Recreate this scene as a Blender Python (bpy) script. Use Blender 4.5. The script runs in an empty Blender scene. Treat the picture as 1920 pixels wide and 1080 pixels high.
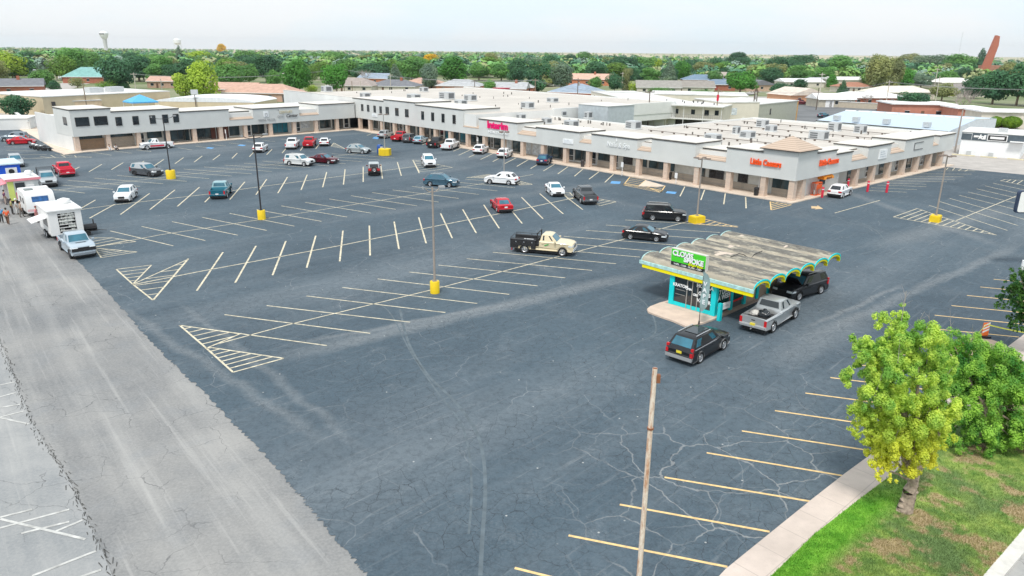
import bpy, bmesh, math, random
from mathutils import Vector, Matrix
random.seed(7)
R = math.radians
scene = bpy.context.scene
COL = scene.collection
PI = math.pi
# ------------------------------------------------------------------ camera
HCAM = 17.6; FPX = 1367.0; PITCH = math.atan(446/1367.0); ROLL = R(0.55)
cd = bpy.data.cameras.new('camera'); cam = bpy.data.objects.new('camera', cd); COL.objects.link(cam)
cd.sensor_width = 36; cd.lens = FPX/1920*36; cd.clip_start = .5; cd.clip_end = 40000
cam.matrix_world = Matrix.Translation((0, 0, HCAM)) @ Matrix.Rotation(PI/2-PITCH, 4, 'X') @ Matrix.Rotation(ROLL, 4, 'Z')
scene.camera = cam
# ------------------------------------------------------------------ light
SUN_EL = 58; SUN_AZ = 200          # azimuth: compass-like, from +Y clockwise
w = bpy.data.worlds.new('World'); scene.world = w; w.use_nodes = True
nt = w.node_tree; N = nt.nodes; Lk = nt.links; N.clear()
sky = N.new('ShaderNodeTexSky'); sky.sky_type = 'NISHITA'; sky.sun_disc = False
sky.sun_elevation = R(SUN_EL); sky.sun_rotation = R(SUN_AZ); sky.air_density = 1.0; sky.dust_density = 3.0
sc = N.new('ShaderNodeVectorMath'); sc.operation = 'SCALE'; sc.inputs['Scale'].default_value = .09
Lk.new(sky.outputs[0], sc.inputs[0])
tc = N.new('ShaderNodeTexCoord'); mp = N.new('ShaderNodeMapping'); mp.inputs['Scale'].default_value = (2.0, 2.0, 9.0)
nz = N.new('ShaderNodeTexNoise'); nz.inputs['Scale'].default_value = 1.3; nz.inputs['Detail'].default_value = 5; nz.inputs['Roughness'].default_value = .55
Lk.new(tc.outputs['Generated'], mp.inputs[0]); Lk.new(mp.outputs[0], nz.inputs['Vector'])
cr = N.new('ShaderNodeValToRGB'); cr.color_ramp.elements[0].position = .40; cr.color_ramp.elements[0].color = (.535, .61, .655, 1)
cr.color_ramp.elements[1].position = .60; cr.color_ramp.elements[1].color = (.60, .62, .635, 1)
Lk.new(nz.outputs[0], cr.inputs[0])
mx = N.new('ShaderNodeMix'); mx.data_type = 'RGBA'; mx.inputs[0].default_value = .86
Lk.new(sc.outputs[0], mx.inputs[6]); Lk.new(cr.outputs[0], mx.inputs[7])
bg = N.new('ShaderNodeBackground'); bg.inputs[1].default_value = 1.0; Lk.new(mx.outputs[2], bg.inputs[0])
wo = N.new('ShaderNodeOutputWorld'); Lk.new(bg.outputs[0], wo.inputs[0])
sl = bpy.data.lights.new('sun', 'SUN'); sl.energy = 1.5; sl.angle = R(10); sl.color = (1, .96, .9)
so = bpy.data.objects.new('sun', sl); COL.objects.link(so)
sd = Vector((math.sin(R(SUN_AZ))*math.cos(R(SUN_EL)), math.cos(R(SUN_AZ))*math.cos(R(SUN_EL)), math.sin(R(SUN_EL))))
so.rotation_euler = sd.to_track_quat('Z', 'Y').to_euler()
vs = scene.view_settings; vs.view_transform = 'Standard'; vs.look = 'None'; vs.gamma = 1; vs.exposure = 0.84

# ------------------------------------------------------------------ helpers
_c, _s = math.cos(ROLL), math.sin(ROLL)
def ray(px, py):
    x = (px-960)/FPX; y = -(py-540)/FPX
    x, y = x*_c-y*_s, x*_s+y*_c
    return Vector((x, math.cos(PITCH)+y*math.sin(PITCH), -math.sin(PITCH)+y*math.cos(PITCH)))
def G(px, py, z=0.0):
    d = ray(px, py); t = (HCAM-z)/-d.z
    return Vector((d.x*t, d.y*t, z))
def at_depth(px, py, Y):
    d = ray(px, py); t = Y/d.y
    return Vector((d.x*t, Y, HCAM+d.z*t))
def hz(p, px, py):
    """height above ground at the place p seen at picture row py"""
    d = ray(px, py); t = math.hypot(p.x, p.y)/math.hypot(d.x, d.y)
    return HCAM+d.z*t
def ang(a, b): return math.atan2(b.y-a.y, b.x-a.x)

class MB:
    def __init__(s): s.v = []; s.f = []; s.m = []
    def add(s, vs, fs, mi=0, M=None):
        o = len(s.v)
        for p in vs: s.v.append(tuple(M @ Vector(p)) if M is not None else tuple(p))
        for f in fs: s.f.append(tuple(i+o for i in f)); s.m.append(mi)
        return s
    def box(s, x0, y0, z0, x1, y1, z1, mi=0, M=None):
        v = [(x0,y0,z0),(x1,y0,z0),(x1,y1,z0),(x0,y1,z0),(x0,y0,z1),(x1,y0,z1),(x1,y1,z1),(x0,y1,z1)]
        return s.add(v, [(0,3,2,1),(4,5,6,7),(0,1,5,4),(1,2,6,5),(2,3,7,6),(3,0,4,7)], mi, M)
    def prism(s, pts, z0, z1, mi=0, M=None, mi_top=None):
        n = len(pts)
        a = sum(pts[i][0]*pts[(i+1)%n][1]-pts[(i+1)%n][0]*pts[i][1] for i in range(n))
        if a < 0: pts = list(reversed(pts))
        v = [(p[0],p[1],z0) for p in pts]+[(p[0],p[1],z1) for p in pts]
        s.add(v, [tuple(range(n))[::-1]]+[(i,(i+1)%n,n+(i+1)%n,n+i) for i in range(n)], mi, M)
        s.add([(p[0],p[1],z1) for p in pts], [tuple(range(n))], mi if mi_top is None else mi_top, M)
        return s
    def poly(s, pts, mi=0, M=None): return s.add(pts, [tuple(range(len(pts)))], mi, M)
    def tube(s, a, b, r0, r1=None, n=8, mi=0, M=None, cap=True):
        r1 = r0 if r1 is None else r1
        a, b = Vector(a), Vector(b); d = (b-a)
        if d.length < 1e-6: return s
        q = d.to_track_quat('Z', 'Y')
        v = []
        for c, r in ((a, r0), (b, r1)):
            for i in range(n):
                t = 2*PI*i/n; v.append(c+q @ Vector((r*math.cos(t), r*math.sin(t), 0)))
        f = [(i,(i+1)%n,n+(i+1)%n,n+i) for i in range(n)]
        if cap: f += [tuple(range(n))[::-1], tuple(range(n, 2*n))]
        return s.add(v, f, mi, M)
    def lathe(s, prof, n=16, mi=0, M=None):
        """profile (r,z) about z"""
        v = []; k = len(prof)
        for i in range(n):
            t = 2*PI*i/n
            for r, z in prof: v.append((r*math.cos(t), r*math.sin(t), z))
        f = []
        for i in range(n):
            j = (i+1) % n
            for q in range(k-1): f.append((i*k+q, j*k+q, j*k+q+1, i*k+q+1))
        return s.add(v, f, mi, M)
    def build(s, name, mats, parent=None, smooth=None, **kw):
        if not isinstance(mats, (list, tuple)): mats = [mats]
        me = bpy.data.meshes.new(name)
        off = Vector((0, 0, 0))
        p = parent; loc_ = False
        while p is not None: off += p.location; loc_ = bool(p.get('_local')); p = p.parent
        if loc_: off = Vector((0, 0, 0))
        me.from_pydata([tuple(Vector(v)-off) for v in s.v] if off.length else s.v, [], s.f)
        for m in mats: me.materials.append(m)
        me.polygons.foreach_set('material_index', s.m)
        if smooth is not None:
            me.polygons.foreach_set('use_smooth', [True]*len(s.f)); me.update()
            me.set_sharp_from_angle(angle=R(smooth))
        me.update()
        o = bpy.data.objects.new(name, me); COL.objects.link(o)
        if parent is not None: o.parent = parent
        for k, v in kw.items(): o[k] = v
        return o
def tag(o, label, cat, group=None):
    o['label'] = label; o['category'] = cat
    if group: o['group'] = group
    return o
def thing(name, label, cat, loc=(0,0,0), rz=0, group=None, local=False):
    o = bpy.data.objects.new(name, None); COL.objects.link(o); o.location = loc; o.rotation_euler = (0,0,rz)
    o.empty_display_size = .3
    if local: o['_local'] = 1
    return tag(o, label, cat, group)
def mark_local(o): o['_local'] = 1; return o
def copy_tree(o, parent=None):
    c = o.copy(); COL.objects.link(c); c.parent = parent
    for ch in list(o.children): copy_tree(ch, c)
    return c
def frame(o, rz): return Matrix.Translation(o) @ Matrix.Rotation(rz, 4, 'Z')

def text_mesh(s, size, depth=.03, shear=0, bold=0.0, align='CENTER', xs=1.0):
    cu = bpy.data.curves.new('lettering', 'FONT'); cu.body = s; cu.size = size; cu.extrude = depth; cu.shear = shear
    cu.offset = bold; cu.align_x = align; cu.align_y = 'CENTER'; cu.resolution_u = 3
    o = bpy.data.objects.new('lettering', cu); COL.objects.link(o)
    me = bpy.data.meshes.new_from_object(o)
    vs = [(v.co.x*xs, v.co.y, v.co.z) for v in me.vertices]; fs = [tuple(p.vertices) for p in me.polygons]
    bpy.data.objects.remove(o); bpy.data.curves.remove(cu); bpy.data.meshes.remove(me)
    return vs, fs
def letters(name, s, size, M, mat, parent, depth=.03, **kw):
    """lettering standing in the local xz plane of M, facing local -y"""
    v, f = text_mesh(s, size, depth, **kw)
    mb = MB(); mb.add(v, f, 0, M @ Matrix.Rotation(PI/2, 4, 'X'))
    return mb.build(name, mat, parent)

# ------------------------------------------------------------------ materials
_mats = {}
def mat(name, col, rough=.6, metal=0.0, var=.08, scale=1.5, spec=.5, emit=0, coat=0, bump=0, obj=False, detail=4):
    key = (name, tuple(round(c, 3) for c in col))
    if key in _mats: return _mats[key]
    m = bpy.data.materials.new(name); m.use_nodes = True; t = m.node_tree; b = t.nodes['Principled BSDF']
    b.inputs['Roughness'].default_value = rough; b.inputs['Metallic'].default_value = metal
    b.inputs['Specular IOR Level'].default_value = spec; b.inputs['Coat Weight'].default_value = coat
    b.inputs['Base Color'].default_value = (*col, 1)
    c = t.nodes.new('ShaderNodeTexCoord'); n = t.nodes.new('ShaderNodeTexNoise')
    n.inputs['Scale'].default_value = scale; n.inputs['Detail'].default_value = detail
    t.links.new(c.outputs['Object'], n.inputs['Vector'])
    r = t.nodes.new('ShaderNodeMapRange'); r.inputs['From Min'].default_value = .3; r.inputs['From Max'].default_value = .7
    r.inputs['To Min'].default_value = 1-var; r.inputs['To Max'].default_value = 1+var
    t.links.new(n.outputs[0], r.inputs[0])
    s = t.nodes.new('ShaderNodeVectorMath'); s.operation = 'SCALE'; s.inputs[0].default_value = col
    if obj:
        oi = t.nodes.new('ShaderNodeObjectInfo'); t.links.new(oi.outputs['Color'], s.inputs[0])
    t.links.new(r.outputs[0], s.inputs['Scale']); t.links.new(s.outputs[0], b.inputs['Base Color'])
    if bump:
        bu = t.nodes.new('ShaderNodeBump'); bu.inputs['Strength'].default_value = bump; bu.inputs['Distance'].default_value = .02
        t.links.new(n.outputs[0], bu.inputs['Height']); t.links.new(bu.outputs[0], b.inputs['Normal'])
    _mats[key] = m; return m
class NT:
    """small node helper"""
    def __init__(s, name):
        s.m = bpy.data.materials.new(name); s.m.use_nodes = True; s.t = s.m.node_tree; s.b = s.t.nodes['Principled BSDF']
        s.co = s.n('ShaderNodeTexCoord').outputs['Object']
    def n(s, ty, **kw):
        x = s.t.nodes.new(ty)
        for k, v in kw.items(): setattr(x, k, v)
        return x
    def link(s, a, b): s.t.links.new(a, b)
    def noise(s, scale, detail=4, rough=.5, vec=None, dist=0, st=(1,1,1), rot=0, loc=(0,0,0)):
        x = s.n('ShaderNodeTexNoise'); x.inputs['Scale'].default_value = scale; x.inputs['Detail'].default_value = detail
        x.inputs['Roughness'].default_value = rough; x.inputs['Distortion'].default_value = dist
        v = vec or s.co
        if st != (1,1,1) or rot or loc != (0,0,0):
            a = s.n('ShaderNodeMapping'); a.inputs['Rotation'].default_value = (0,0,rot); s.link(v, a.inputs[0])
            b = s.n('ShaderNodeMapping'); b.inputs['Scale'].default_value = st; b.inputs['Location'].default_value = loc; s.link(a.outputs[0], b.inputs[0]); v = b.outputs[0]
        s.link(v, x.inputs['Vector']); return x.outputs[0]
    def warp(s, scale, amt, detail=3):
        x = s.n('ShaderNodeTexNoise'); x.inputs['Scale'].default_value = scale; x.inputs['Detail'].default_value = detail
        s.link(s.co, x.inputs['Vector'])
        a = s.n('ShaderNodeVectorMath', operation='SUBTRACT'); s.link(x.outputs['Color'], a.inputs[0]); a.inputs[1].default_value = (.5,.5,.5)
        b = s.n('ShaderNodeVectorMath', operation='SCALE'); s.link(a.outputs[0], b.inputs[0]); b.inputs['Scale'].default_value = amt
        c = s.n('ShaderNodeVectorMath', operation='ADD'); s.link(s.co, c.inputs[0]); s.link(b.outputs[0], c.inputs[1]); return c.outputs[0]
    def crack(s, scale, width, vec=None, soft=.5, rnd=1):
        x = s.n('ShaderNodeTexVoronoi', feature='DISTANCE_TO_EDGE', voronoi_dimensions='2D'); x.inputs['Scale'].default_value = scale
        x.inputs['Randomness'].default_value = rnd
        s.link(vec or s.co, x.inputs['Vector'])
        return s.mr(x.outputs['Distance'], width*scale*(1-soft), width*scale, 1, 0)
    def mr(s, v, a, b, c=0, d=1):
        x = s.n('ShaderNodeMapRange'); x.clamp = True
        for i, q in zip((1,2,3,4), (a,b,c,d)): x.inputs[i].default_value = q
        s.link(v, x.inputs[0]); return x.outputs[0]
    def math(s, op, a, b=None):
        x = s.n('ShaderNodeMath', operation=op)
        for i, q in enumerate((a, b)):
            if q is None: continue
            if isinstance(q, (int, float)): x.inputs[i].default_value = q
            else: s.link(q, x.inputs[i])
        return x.outputs[0]
    def mix(s, f, a, b, blend='MIX'):
        x = s.n('ShaderNodeMix', data_type='RGBA', blend_type=blend)
        for i, q in ((0, f), (6, a), (7, b)):
            if isinstance(q, (int, float)): x.inputs[i].default_value = q
            elif isinstance(q, tuple): x.inputs[i].default_value = (*q, 1) if len(q) == 3 else q
            else: s.link(q, x.inputs[i])
        return x.outputs[2]
    def xy(s, sel, rot=0):
        m = s.n('ShaderNodeMapping'); m.inputs['Rotation'].default_value = (0,0,rot); s.link(s.co, m.inputs[0])
        p = s.n('ShaderNodeSeparateXYZ'); s.link(m.outputs[0], p.inputs[0]); return p.outputs[sel]
    def done(s, col, rough=.8, bump=None, bs=.3, bd=.02, spec=.4):
        if isinstance(col, tuple): s.b.inputs['Base Color'].default_value = (*col, 1)
        else: s.link(col, s.b.inputs['Base Color'])
        if isinstance(rough, (int, float)): s.b.inputs['Roughness'].default_value = rough
        else: s.link(rough, s.b.inputs['Roughness'])
        s.b.inputs['Specular IOR Level'].default_value = spec
        if bump is not None:
            x = s.n('ShaderNodeBump'); x.inputs['Strength'].default_value = bs; x.inputs['Distance'].default_value = bd
            s.link(bump, x.inputs['Height']); s.link(x.outputs[0], s.b.inputs['Normal'])
        return s.m

def lot_asphalt():
    s = NT('sealed_asphalt')
    big = s.noise(.035, 4, .6); mid = s.noise(.25, 5, .65); fine = s.noise(9, 3, .7)
    c = s.mix(s.mr(big, .3, .7), (.029, .052, .073), (.072, .112, .142))
    c = s.mix(s.math('MULTIPLY', s.mr(mid, .4, .75), .45), c, (.085, .125, .158))
    # long dusty wheel lanes, running with the rows
    lane = s.noise(.06, 5, .6, st=(.16, 1, 1), rot=R(-46)); lane2 = s.noise(.09, 5, .65, st=(.13, 1, 1), rot=R(50), loc=(4,9,0))
    c = s.mix(s.math('MULTIPLY', s.mr(lane, .48, .70), .6), c, (.235, .265, .285))
    c = s.mix(s.math('MULTIPLY', s.mr(lane2, .56, .78), .35), c, (.22, .23, .235))
    dust = s.noise(.5, 6, .7, loc=(31,7,0), st=(1.001,1,1))
    c = s.mix(s.math('MULTIPLY', s.mr(s.math('ADD', s.math('MULTIPLY', dust, .7), s.math('MULTIPLY', fine, .3)), .54, .74), .36), c, (.28, .305, .32))
    for (p_, q_, wd, stg) in (((440,690),(1240,505),1.3,.55),((500,655),(1000,560),.5,.5),((1500,640),(1920,455),.7,.5),((1440,690),(1640,585),1.6,.3),((1620,470),(1900,385),2.2,.45),((1560,350),(1900,470),1.2,.4),((1500,620),(1700,530),.35,.6),
        ((200,560),(640,850),.5,.4),((330,560),(700,860),.45,.35),((560,420),(1250,330),2.0,.25),((1640,345),(1800,330),2.5,.4),((900,450),(1060,520),.8,.25)):
        A, B = G(*p_), G(*q_); d = (B-A); Ln = d.length; d.normalize(); nn = Vector((-d.y, d.x, 0))
        def dot(v):
            x = s.n('ShaderNodeVectorMath', operation='DOT_PRODUCT'); s.link(s.co, x.inputs[0]); x.inputs[1].default_value = v; return x.outputs['Value']
        wob = s.math('MULTIPLY', s.math('SUBTRACT', mid, .5), 1.6)
        off = s.math('ABSOLUTE', s.math('ADD', s.math('SUBTRACT', dot(nn), nn.dot(A)), wob)); al = s.math('SUBTRACT', dot(d), d.dot(A))
        m_ = s.math('MULTIPLY', s.mr(off, wd*.2, wd, 1, 0), s.math('MULTIPLY', s.mr(al, 0, Ln*.2), s.mr(al, Ln*.8, Ln, 1, 0)))
        c = s.mix(s.math('MULTIPLY', s.math('MULTIPLY', m_, s.mr(fine, .2, .65, .5, 1)), stg), c, (.27, .285, .29))
    # hairline dark cracks everywhere
    w1 = s.warp(.9, .9, 5); k1 = s.math('MAXIMUM', s.crack(1.1, .016, w1), s.math('MULTIPLY', s.crack(2.6, .010, w1), .6))
    k1m = s.math('MULTIPLY', k1, s.mr(s.noise(.15, 4, .6), .36, .56))
    c = s.mix(s.math('MULTIPLY', k1m, .75), c, (.015, .02, .026))
    w2 = s.warp(.35, 2.2); k2 = s.crack(.22, .035, w2); k2m = s.math('MULTIPLY', k2, s.mr(s.noise(.16, 4, .6, loc=(3,1,0), st=(1.01,1,1)), .46, .62))
    c = s.mix(s.math('MULTIPLY', k2m, .34), c, (.36, .38, .39))
    # wide filled cracks in the corner by the kerb
    near = s.math('MULTIPLY', s.mr(s.xy(1), 29, 37, 1, 0), s.mr(s.xy(0), 1, 6, 0, 1))
    w3 = s.warp(.6, 1.5, 4); k3 = s.crack(.36, .05, w3, .5)
    k3 = s.math('MULTIPLY', s.math('MULTIPLY', k3, near), s.mr(s.noise(.28, 3, .6, loc=(8,8,0), st=(1.01,1,1)), .38, .5))
    c = s.mix(s.math('MULTIPLY', k3, .5), c, (.42, .42, .41))
    c = s.mix(s.math('MULTIPLY', s.mr(fine, .35, .7), .30), c, (.15, .18, .21)); g2 = s.noise(2.4, 5, .8, loc=(7,0,0), st=(1.01,1,1)); c = s.mix(s.math('MULTIPLY', s.mr(g2, .46, .66), .42), c, (.025,.035,.045))
    scr = s.noise(1.6, 4, .7, st=(.10, 2.2, 1), rot=R(-46)); c = s.mix(s.math('MULTIPLY', s.mr(scr, .58, .70), .26), c, (.30,.32,.33))
    spk = s.n('ShaderNodeTexVoronoi', feature='F1', voronoi_dimensions='2D'); spk.inputs['Scale'].default_value = .33; s.link(s.co, spk.inputs['Vector'])
    c = s.mix(s.math('MULTIPLY', s.math('MULTIPLY', s.mr(spk.outputs['Distance'], .008, .018, 1, 0), s.mr(s.noise(.4, 2, .5, loc=(6,3,0), st=(1.01,1,1)), .5, .55)), .7), c, (.6, .6, .58))
    return s.done(c, .82, s.math('SUBTRACT', s.math('MULTIPLY', fine, .5), k1m), .35)
def old_asphalt(name='old_asphalt', base=(.285,.28,.27), dark=(.15,.158,.165)):
    s = NT(name)
    c = s.mix(s.mr(s.noise(.12, 5, .6), .35, .68), dark, base)
    str_ = s.noise(.55, 5, .6, st=(.06, 1, 1), rot=R(-129))
    c = s.mix(s.math('MULTIPLY', s.mr(str_, .48, .72), .4), c, (.46,.45,.43))
    c = s.mix(s.math('MULTIPLY', s.mr(s.noise(.45, 5, .65, loc=(5,5,0), st=(1.01,1,1)), .5, .75), .5), c, (.2,.215,.23))
    k = s.crack(.55, .022, s.warp(.8, 1.5)); km = s.math('MULTIPLY', k, s.mr(s.noise(.18, 4, .6, loc=(1,2,0), st=(1.01,1,1)), .44, .58))
    c = s.mix(s.math('MULTIPLY', km, .75), c, (.07,.075,.08))
    c = s.mix(s.math('MULTIPLY', s.mr(s.noise(.9, 6, .7, st=(.05, 1.6, 1), rot=R(-129), loc=(0,11,0)), .55, .66), .24), c, (.52,.51,.49))
    fine = s.noise(8, 3, .7); c = s.mix(s.math('MULTIPLY', s.mr(fine, .35, .7), .22), c, (.5,.49,.47))
    return s.done(c, .88, s.math('SUBTRACT', fine, km), .3)
def concrete(name='concrete', base=(.60,.51,.43), joint=2.4, rot=0.0):
    s = NT(name)
    c = s.mix(s.mr(s.noise(.5, 5, .6), .35, .7), tuple(v*.84 for v in base), tuple(min(1, v*1.08) for v in base))
    c = s.mix(s.math('MULTIPLY', s.mr(s.noise(3, 5, .7), .5, .8), .25), c, (.33,.29,.26))
    if joint:
        for ax in (0, 1):
            f = s.math('FRACT', s.math('MULTIPLY', s.xy(ax, rot), 1/joint)); e = s.math('MINIMUM', f, s.math('SUBTRACT', 1, f))
            c = s.mix(s.math('MULTIPLY', s.mr(e, .006, .014, 1, 0), .45), c, (.25,.22,.2))
    return s.done(c, .85, s.noise(20, 3), .15)
def brick(name, a, b, mortar, scale=1.0, bw=.4, bh=.2, row=.5):
    s = NT(name)
    # brick pattern in (x+y, z): right on any upright wall
    sp = s.n('ShaderNodeSeparateXYZ'); s.link(s.co, sp.inputs[0]); cb = s.n('ShaderNodeCombineXYZ')
    s.link(s.math('ADD', sp.outputs[0], s.math('MULTIPLY', sp.outputs[1], .8)), cb.inputs[0]); s.link(sp.outputs[2], cb.inputs[1])
    x = s.n('ShaderNodeTexBrick'); s.link(cb.outputs[0], x.inputs['Vector']); x.inputs['Scale'].default_value = scale
    x.inputs['Color1'].default_value = (*a, 1); x.inputs['Color2'].default_value = (*b, 1); x.inputs['Mortar'].default_value = (*mortar, 1)
    x.inputs['Brick Width'].default_value = bw; x.inputs['Row Height'].default_value = bh; x.inputs['Mortar Size'].default_value = .012
    c = s.mix(s.math('MULTIPLY', s.mr(s.noise(2.2, 4, .7), .4, .75), .35), x.outputs['Color'], tuple(v*.62 for v in a))
    return s.done(c, .85)
M_lot = lot_asphalt(); M_old = old_asphalt(); M_walk = concrete('walk_concrete', (.72,.60,.49), 3.0, R(-40.9))
M_side = concrete('sidewalk_concrete', (.60,.51,.45), 1.6, R(-42.4)); M_conc = concrete('alley_concrete', (.46,.43,.40), 0)
M_line = mat('line_paint', (.60,.54,.40), .8, var=.35, scale=3); M_liney = mat('yellow_line_paint', (.74,.52,.24), .8, var=.2, scale=4)
M_blue = mat('blue_pavement_paint', (.12,.33,.62), .8, var=.2, scale=3); M_white = mat('white_paint', (.82,.82,.82), .5, var=.03)
M_black = mat('black_plastic', (.018,.018,.02), .5, var=.1); M_dark = mat('dark_trim', (.05,.045,.045), .6)
M_glass = mat('dark_glass', (.018,.026,.032), .06, var=.3, scale=.6, spec=.8)
M_shop = mat('shop_glass', (.03,.055,.065), .08, var=.7, scale=.45, spec=.7)
M_tire = mat('tyre_rubber', (.02,.02,.021), .85); M_rim = mat('alloy', (.62,.63,.65), .35, .7, var=.03); M_chrome = mat('chrome', (.7,.7,.72), .2, .9, var=.02)
M_rimd = mat('dark_alloy', (.07,.07,.075), .35, .6, var=.03)
M_head = mat('headlight_lens', (.72,.77,.8), .12, var=.05); M_tail = mat('taillight_lens', (.55,.015,.02), .18, var=.05)
M_yel = mat('yellow_concrete', (.80,.56,.01), .6, var=.07); M_galv = mat('galvanised_steel', (.40,.39,.37), .5, .3, var=.06)
M_poleb = mat('black_steel', (.03,.03,.035), .5); M_wood = mat('pole_wood', (.27,.2,.14), .9, var=.2, scale=3)
M_red = mat('red_paint', (.62,.015,.05), .45); M_hvac = mat('hvac_metal', (.55,.57,.58), .5, .25, var=.06)
M_bark = mat('bark', (.24,.18,.13), .95, var=.35, scale=6, bump=.6)
# ================================================================== the setting
def sheet(name, px, z, m, raw=False, z0=None):
    pts = [G(*p) if not raw else Vector((p[0], p[1], 0)) for p in px]
    mb = MB()
    if z0 is None: mb.poly([(p.x, p.y, z) for p in pts])
    else: mb.prism([(p.x, p.y) for p in pts], z0, z)
    o = mb.build(name, m); 
    bm = bmesh.new(); bm.from_mesh(o.data); bmesh.ops.triangulate(bm, faces=bm.faces[:]); bmesh.ops.recalc_face_normals(bm, faces=bm.faces[:])
    if z0 is None:
        for f in bm.faces:
            if f.normal.z < 0: f.normal_flip()
    bm.to_mesh(o.data); bm.free(); o['kind'] = 'structure'; return o
def jag(pts, n, amp, seed=1):
    rr = random.Random(seed); out = []
    for a, b in zip(pts[:-1], pts[1:]):
        A, B = Vector(a), Vector(b); d = (B-A); nn = Vector((-d.y, d.x, 0)).normalized()
        for i in range(n):
            out.append(A+d*i/n+nn*rr.uniform(-amp, amp))
    out.append(Vector(pts[-1])); return out
def town_ground():
    s = NT('town_ground')
    c = s.mix(s.mr(s.noise(.02, 5, .6), .38, .62), (.12,.17,.06), (.30,.29,.19))
    c = s.mix(s.math('MULTIPLY', s.mr(s.noise(.09, 4, .6), .5, .7), .6), c, (.12,.17,.06))
    far = s.n('ShaderNodeVectorMath', operation='LENGTH'); s.link(s.co, far.inputs[0])
    f = s.mr(far.outputs['Value'], 1400, 2600)
    fields = s.mix(s.mr(s.noise(.0012, 3, .5, st=(1,.5,1)), .42, .58), (.50,.44,.31), (.34,.33,.2))
    c = s.mix(f, c, fields)
    return s.done(c, .9)
mb = MB(); n = 96
for r0, r1 in ((0.01, 300), (300, 1500), (1500, 7500)):
    mb.add([(r*math.cos(2*PI*i/n), r*math.sin(2*PI*i/n), -.06) for r in (r0, r1) for i in range(n)], [(i, (i+1)%n, n+(i+1)%n, n+i) for i in range(n)][::1])
o = mb.build('ground', town_ground()); o['kind'] = 'structure'
bm = bmesh.new(); bm.from_mesh(o.data); bmesh.ops.remove_doubles(bm, verts=bm.verts[:], dist=.001)
for f in bm.faces:
    f.normal_update()
    if f.normal.z < 0: f.normal_flip()
bm.to_mesh(o.data); bm.free()

edge_l = [(720,1115),(690,1080),(655,1038),(600,975),(565,932),(540,903),(480,835),(440,797),(385,737),(330,687),(285,642),(240,592),(200,547),(165,508),(128,470),(75,415),(20,362),(-60,300),(-200,262)]
EL = [G(*p) for p in edge_l]
side_l = [(1250,1190),(1360,1071),(1440,1006),(1520,941),(1585,890),(1656,838),(1740,769),(1888,653),(1990,576)]
SL = [G(*p) for p in side_l]
lot = jag([(p.x, p.y, 0) for p in EL], 22, .10, 3) + [G(*p) for p in [(-120,232),(200,215),(700,215),(1300,300),(1560,330),(1700,300),(1769,312.5),(1829,319),(1920,327.5),(2100,345)]] + list(reversed(jag([(p.x, p.y, 0) for p in SL], 6, .07, 5)))
sheet('parking_lot', [(p.x, p.y) for p in lot], 0.0, M_lot, raw=True)
sheet('driveway', [(980,1300),(760,1080),(390,690),(245,520),(90,370),(-60,290),(-200,258),(-400,250),(-900,400),(-900,1300)], -.02, M_old)
sheet('back_lot', [(-120,262),(60,238),(200,200),(700,205),(1000,215),(1400,200),(1920,290),(2300,370),(2300,250),(1900,218),(1640,198),(1420,186),(1200,190),(1000,186),(700,176),(560,192),(330,196),(60,205),(-200,215)], -.03, M_conc)
sheet('side_road', [(-300,262),(-20,262),(30,235),(62,205),(110,178),(150,160),(200,150),(180,149),(120,154),(60,172),(0,196),(-300,225)], -.025, M_conc)
for i, q_ in enumerate(([(560,194),(1000,190),(1200,194),(1000,183),(560,184)], [(1380,186),(1560,190),(1760,205),(1770,201),(1560,184),(1390,180)], [(100,141),(700,137),(1300,143),(1900,160),(1900,156),(1300,140),(700,134),(100,138)], [(640,176),(700,150),(735,128),(730,128),(690,150),(620,176)], [(1385,184),(1500,150),(1560,128),(1553,128),(1485,150),(1360,184)])): sheet('street', q_, -.04+.003*i, M_conc)
# rear parking behind the centre, darker old asphalt
sheet('rear_parking', [(1480,232),(1600,250),(1760,262),(1690,205),(1640,201),(1500,196),(1440,205)], -.012, mat('rear_asphalt', (.15,.155,.16), .9, var=.25, scale=.15))
sheet('side_alley', [(1700,300),(1769,312.3),(1829,318.8),(1920,327.3),(2100,344.8),(2100,270),(1700,250)], -.008, M_conc)
sheet('old_lot', [(-20,640),(0,640),(30,715),(60,790),(95,850),(130,900),(170,985),(195,1040),(215,1090),(240,1200),(-300,1200),(-400,700),(-200,560)], -.008, old_asphalt('patched_asphalt', (.38,.38,.375), (.20,.215,.225)))
# old kerb crack line: broken dark strip
rr = random.Random(5); mb = MB()
el = [G(*p) for p in [(-15,600),(0,640),(30,715),(60,790),(95,850),(130,900),(170,985),(195,1040),(215,1090)]]
for a, b in zip(el[:-1], el[1:]):
    d = (b-a); nn = Vector((-d.y, d.x, 0)).normalized(); k = max(2, int(d.length/.35))
    for i in range(k):
        p = a+d*i/k; q = a+d*(i+rr.uniform(.5, 1.1))/k
        for _ in range(3):
            o1 = rr.gauss(0, .09); o2 = o1+rr.uniform(-.12, .12); w_ = rr.uniform(.006, .02)
            mb.poly([tuple(p+nn*(o1-w_)+Vector((0,0,.0)))[:2]+(0,), tuple(q+nn*(o2-w_))[:2]+(0,), tuple(q+nn*(o2+w_*.4))[:2]+(0,), tuple(p+nn*(o1+w_))[:2]+(0,)])
o = mb.build('pavement_crack', mat('crack_dirt', (.07,.07,.065), .95)); o['kind'] = 'structure'; o.location.z = .004
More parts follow.
